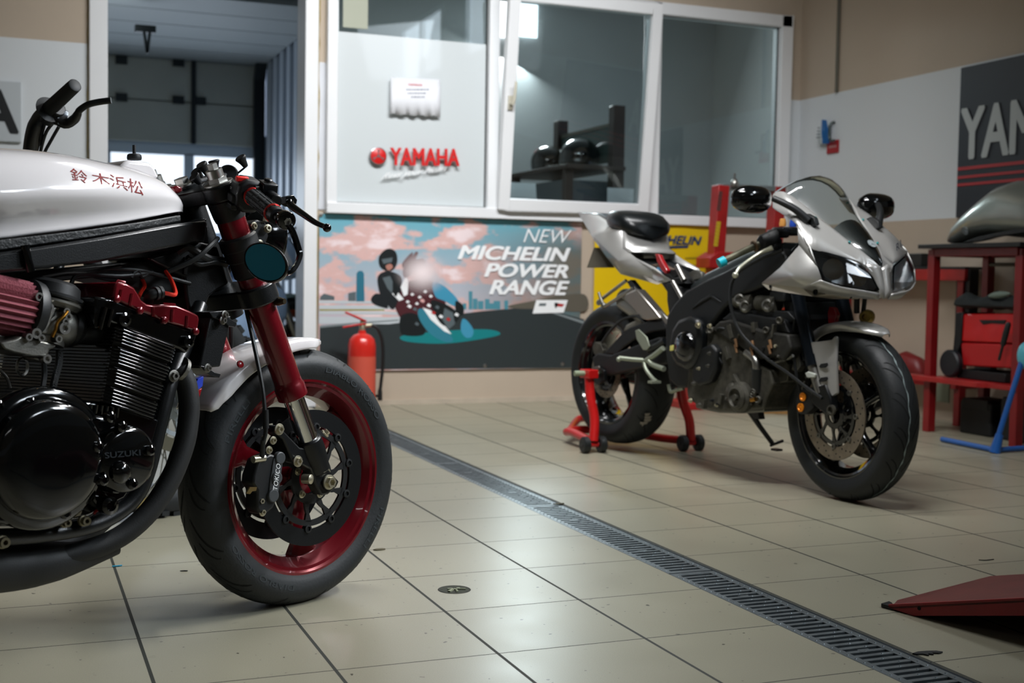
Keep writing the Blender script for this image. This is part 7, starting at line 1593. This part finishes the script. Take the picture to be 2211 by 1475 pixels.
m.build('frame', BLKS, EN)
m = MB(); m.tube([V((-.80, .12, .32)), V((-.84, .26, .01))], .010, 8); m.build('side_stand', BLKS, EN)

# ================================================================== motorcycles parked in the bay beyond the doorway
def parked(frame, label, body, rimc, accent):
    t = thing('motorcycle', label, 'motorcycle', frame.m)
    for x in (0, -1.40):
        make_tyre(t, (x, 0, .30), .30, .06 if x == 0 else .085, n=0, rubber=RUB2); make_rim(t, (x, 0, .30), rimc, .045 if x == 0 else .065, spokes=5, sw=.028)
    make_disc(t, (0, 0, .30), -.066, .15, .11, STL, BLKM, nb=6)
    for s in (-1, 1): m = MB(); m.tube([V((-.30, .10*s, .94)), V((0, .10*s, .30))], .024, 14); m.build('fork_leg', STL, t)
    m = MB(); L = []
    for k in range(13):
        a = math.radians(140-95*k/12); e = V((math.cos(a), 0, math.sin(a))); w = .065*(1-.5*max(0, k/12-.8)/.2)
        L.append([V((0, 0, .30))+e*(.33-.028*abs(q)**2.5)+V((0, w*q, 0)) for q in (-1, -.8, -.4, 0, .4, .8, 1)])
    m.loft(L, closed=False, cap=False); m.build('front_mudguard', accent, t, smooth=50, solid=.003)
    body_loft([(.10, .78, .03, .05), (.0, .82, .13, .11), (-.15, .88, .20, .16), (-.30, .86, .23, .20), (-.36, .84, .22, .18)], 'nose_fairing', body, t)
    body_loft([(-.15, .55, .16, .12), (-.35, .52, .21, .22), (-.70, .42, .20, .20), (-.95, .34, .14, .10)], 'side_fairing', body, t, .6)
    body_loft([(-.40, .88, .10, .06), (-.52, .90, .17, .10), (-.72, .88, .17, .10), (-.92, .82, .11, .05)], 'fuel_tank', body, t)
    body_loft([(-.88, .82, .12, .04), (-1.10, .84, .15, .05), (-1.35, .93, .12, .06), (-1.62, 1.02, .05, .03)], 'seat_unit', DKB, t)
    m = MB(); m.loft([[V((x, .14*s*(1-.3*k), z)) for s in (-1, -.5, 0, .5, 1)] for k, (x, z) in enumerate(((.0, .90), (-.12, 1.02), (-.24, 1.12)))], closed=False, cap=False); m.build('windscreen', M('smoked_screen', '#3a4650', .15), t, smooth=60, solid=.003)
    m = MB(); m.tube([V((-.36, -.36, .90)), V((-.28, -.18, .95)), V((-.28, .18, .95)), V((-.36, .36, .90))], .014, 10); m.build('handlebar', BLKM, t)
    m = MB()
    for y in (-.232, .232): m.prism([V((-.30, y*.97, .98)), V((-.18, y*.97, .80)), V((-.10, y*.80, .78)), V((-.22, y*.9, .97))], (0, -.03*(1 if y > 0 else -1), 0))
    m.split('white_stripe', WHT, t)
    m = MB()
    for s in (-1, 1): m.tube([V((-.85, .11*s, .42)), V((-1.40, .12*s, .30))], .02, sq=(.06, .03))
    m.split('swingarm', BLKM, t)
    for s in (-1, 1): m = MB(); m.ball(V((-.12, .36*s, 1.08)), .06, 14, sc=(.5, 1, .65)); m.tube([V((-.12, .32*s, 1.07)), V((-.16, .16*s, .98))], .009, 8); m.build('mirror', BLKM, t)
    m = MB(); m.tube([V((-.80, .12, .32)), V((-.84, .28, .01))], .010, 8); m.build('side_stand', BLKM, t)
    return t
c = W(622, 748, 8.0)
parked(Frame(c.x, 8.0, .55, -.05, zc=.30), 'sport bike with orange wheel rims parked just beyond the doorway', M('blue_silver_body', '#a3bfe2', .3, metal=.2, coat=.4), M('orange_rim', '#b04a1e', .35), M('green_grey_guard', '#6f8684', .35))
c = W(470, 700, 10.2)
parked(Frame(c.x, 10.2, .75, -.05, zc=.30), 'pale blue motorcycle parked farther back in the bay beyond the doorway', M('pale_blue_body', '#a9bfd6', .3, coat=.4), M('dark_rim', '#23282c', .3), M('pale_blue_guard', '#b5c6d4', .3))
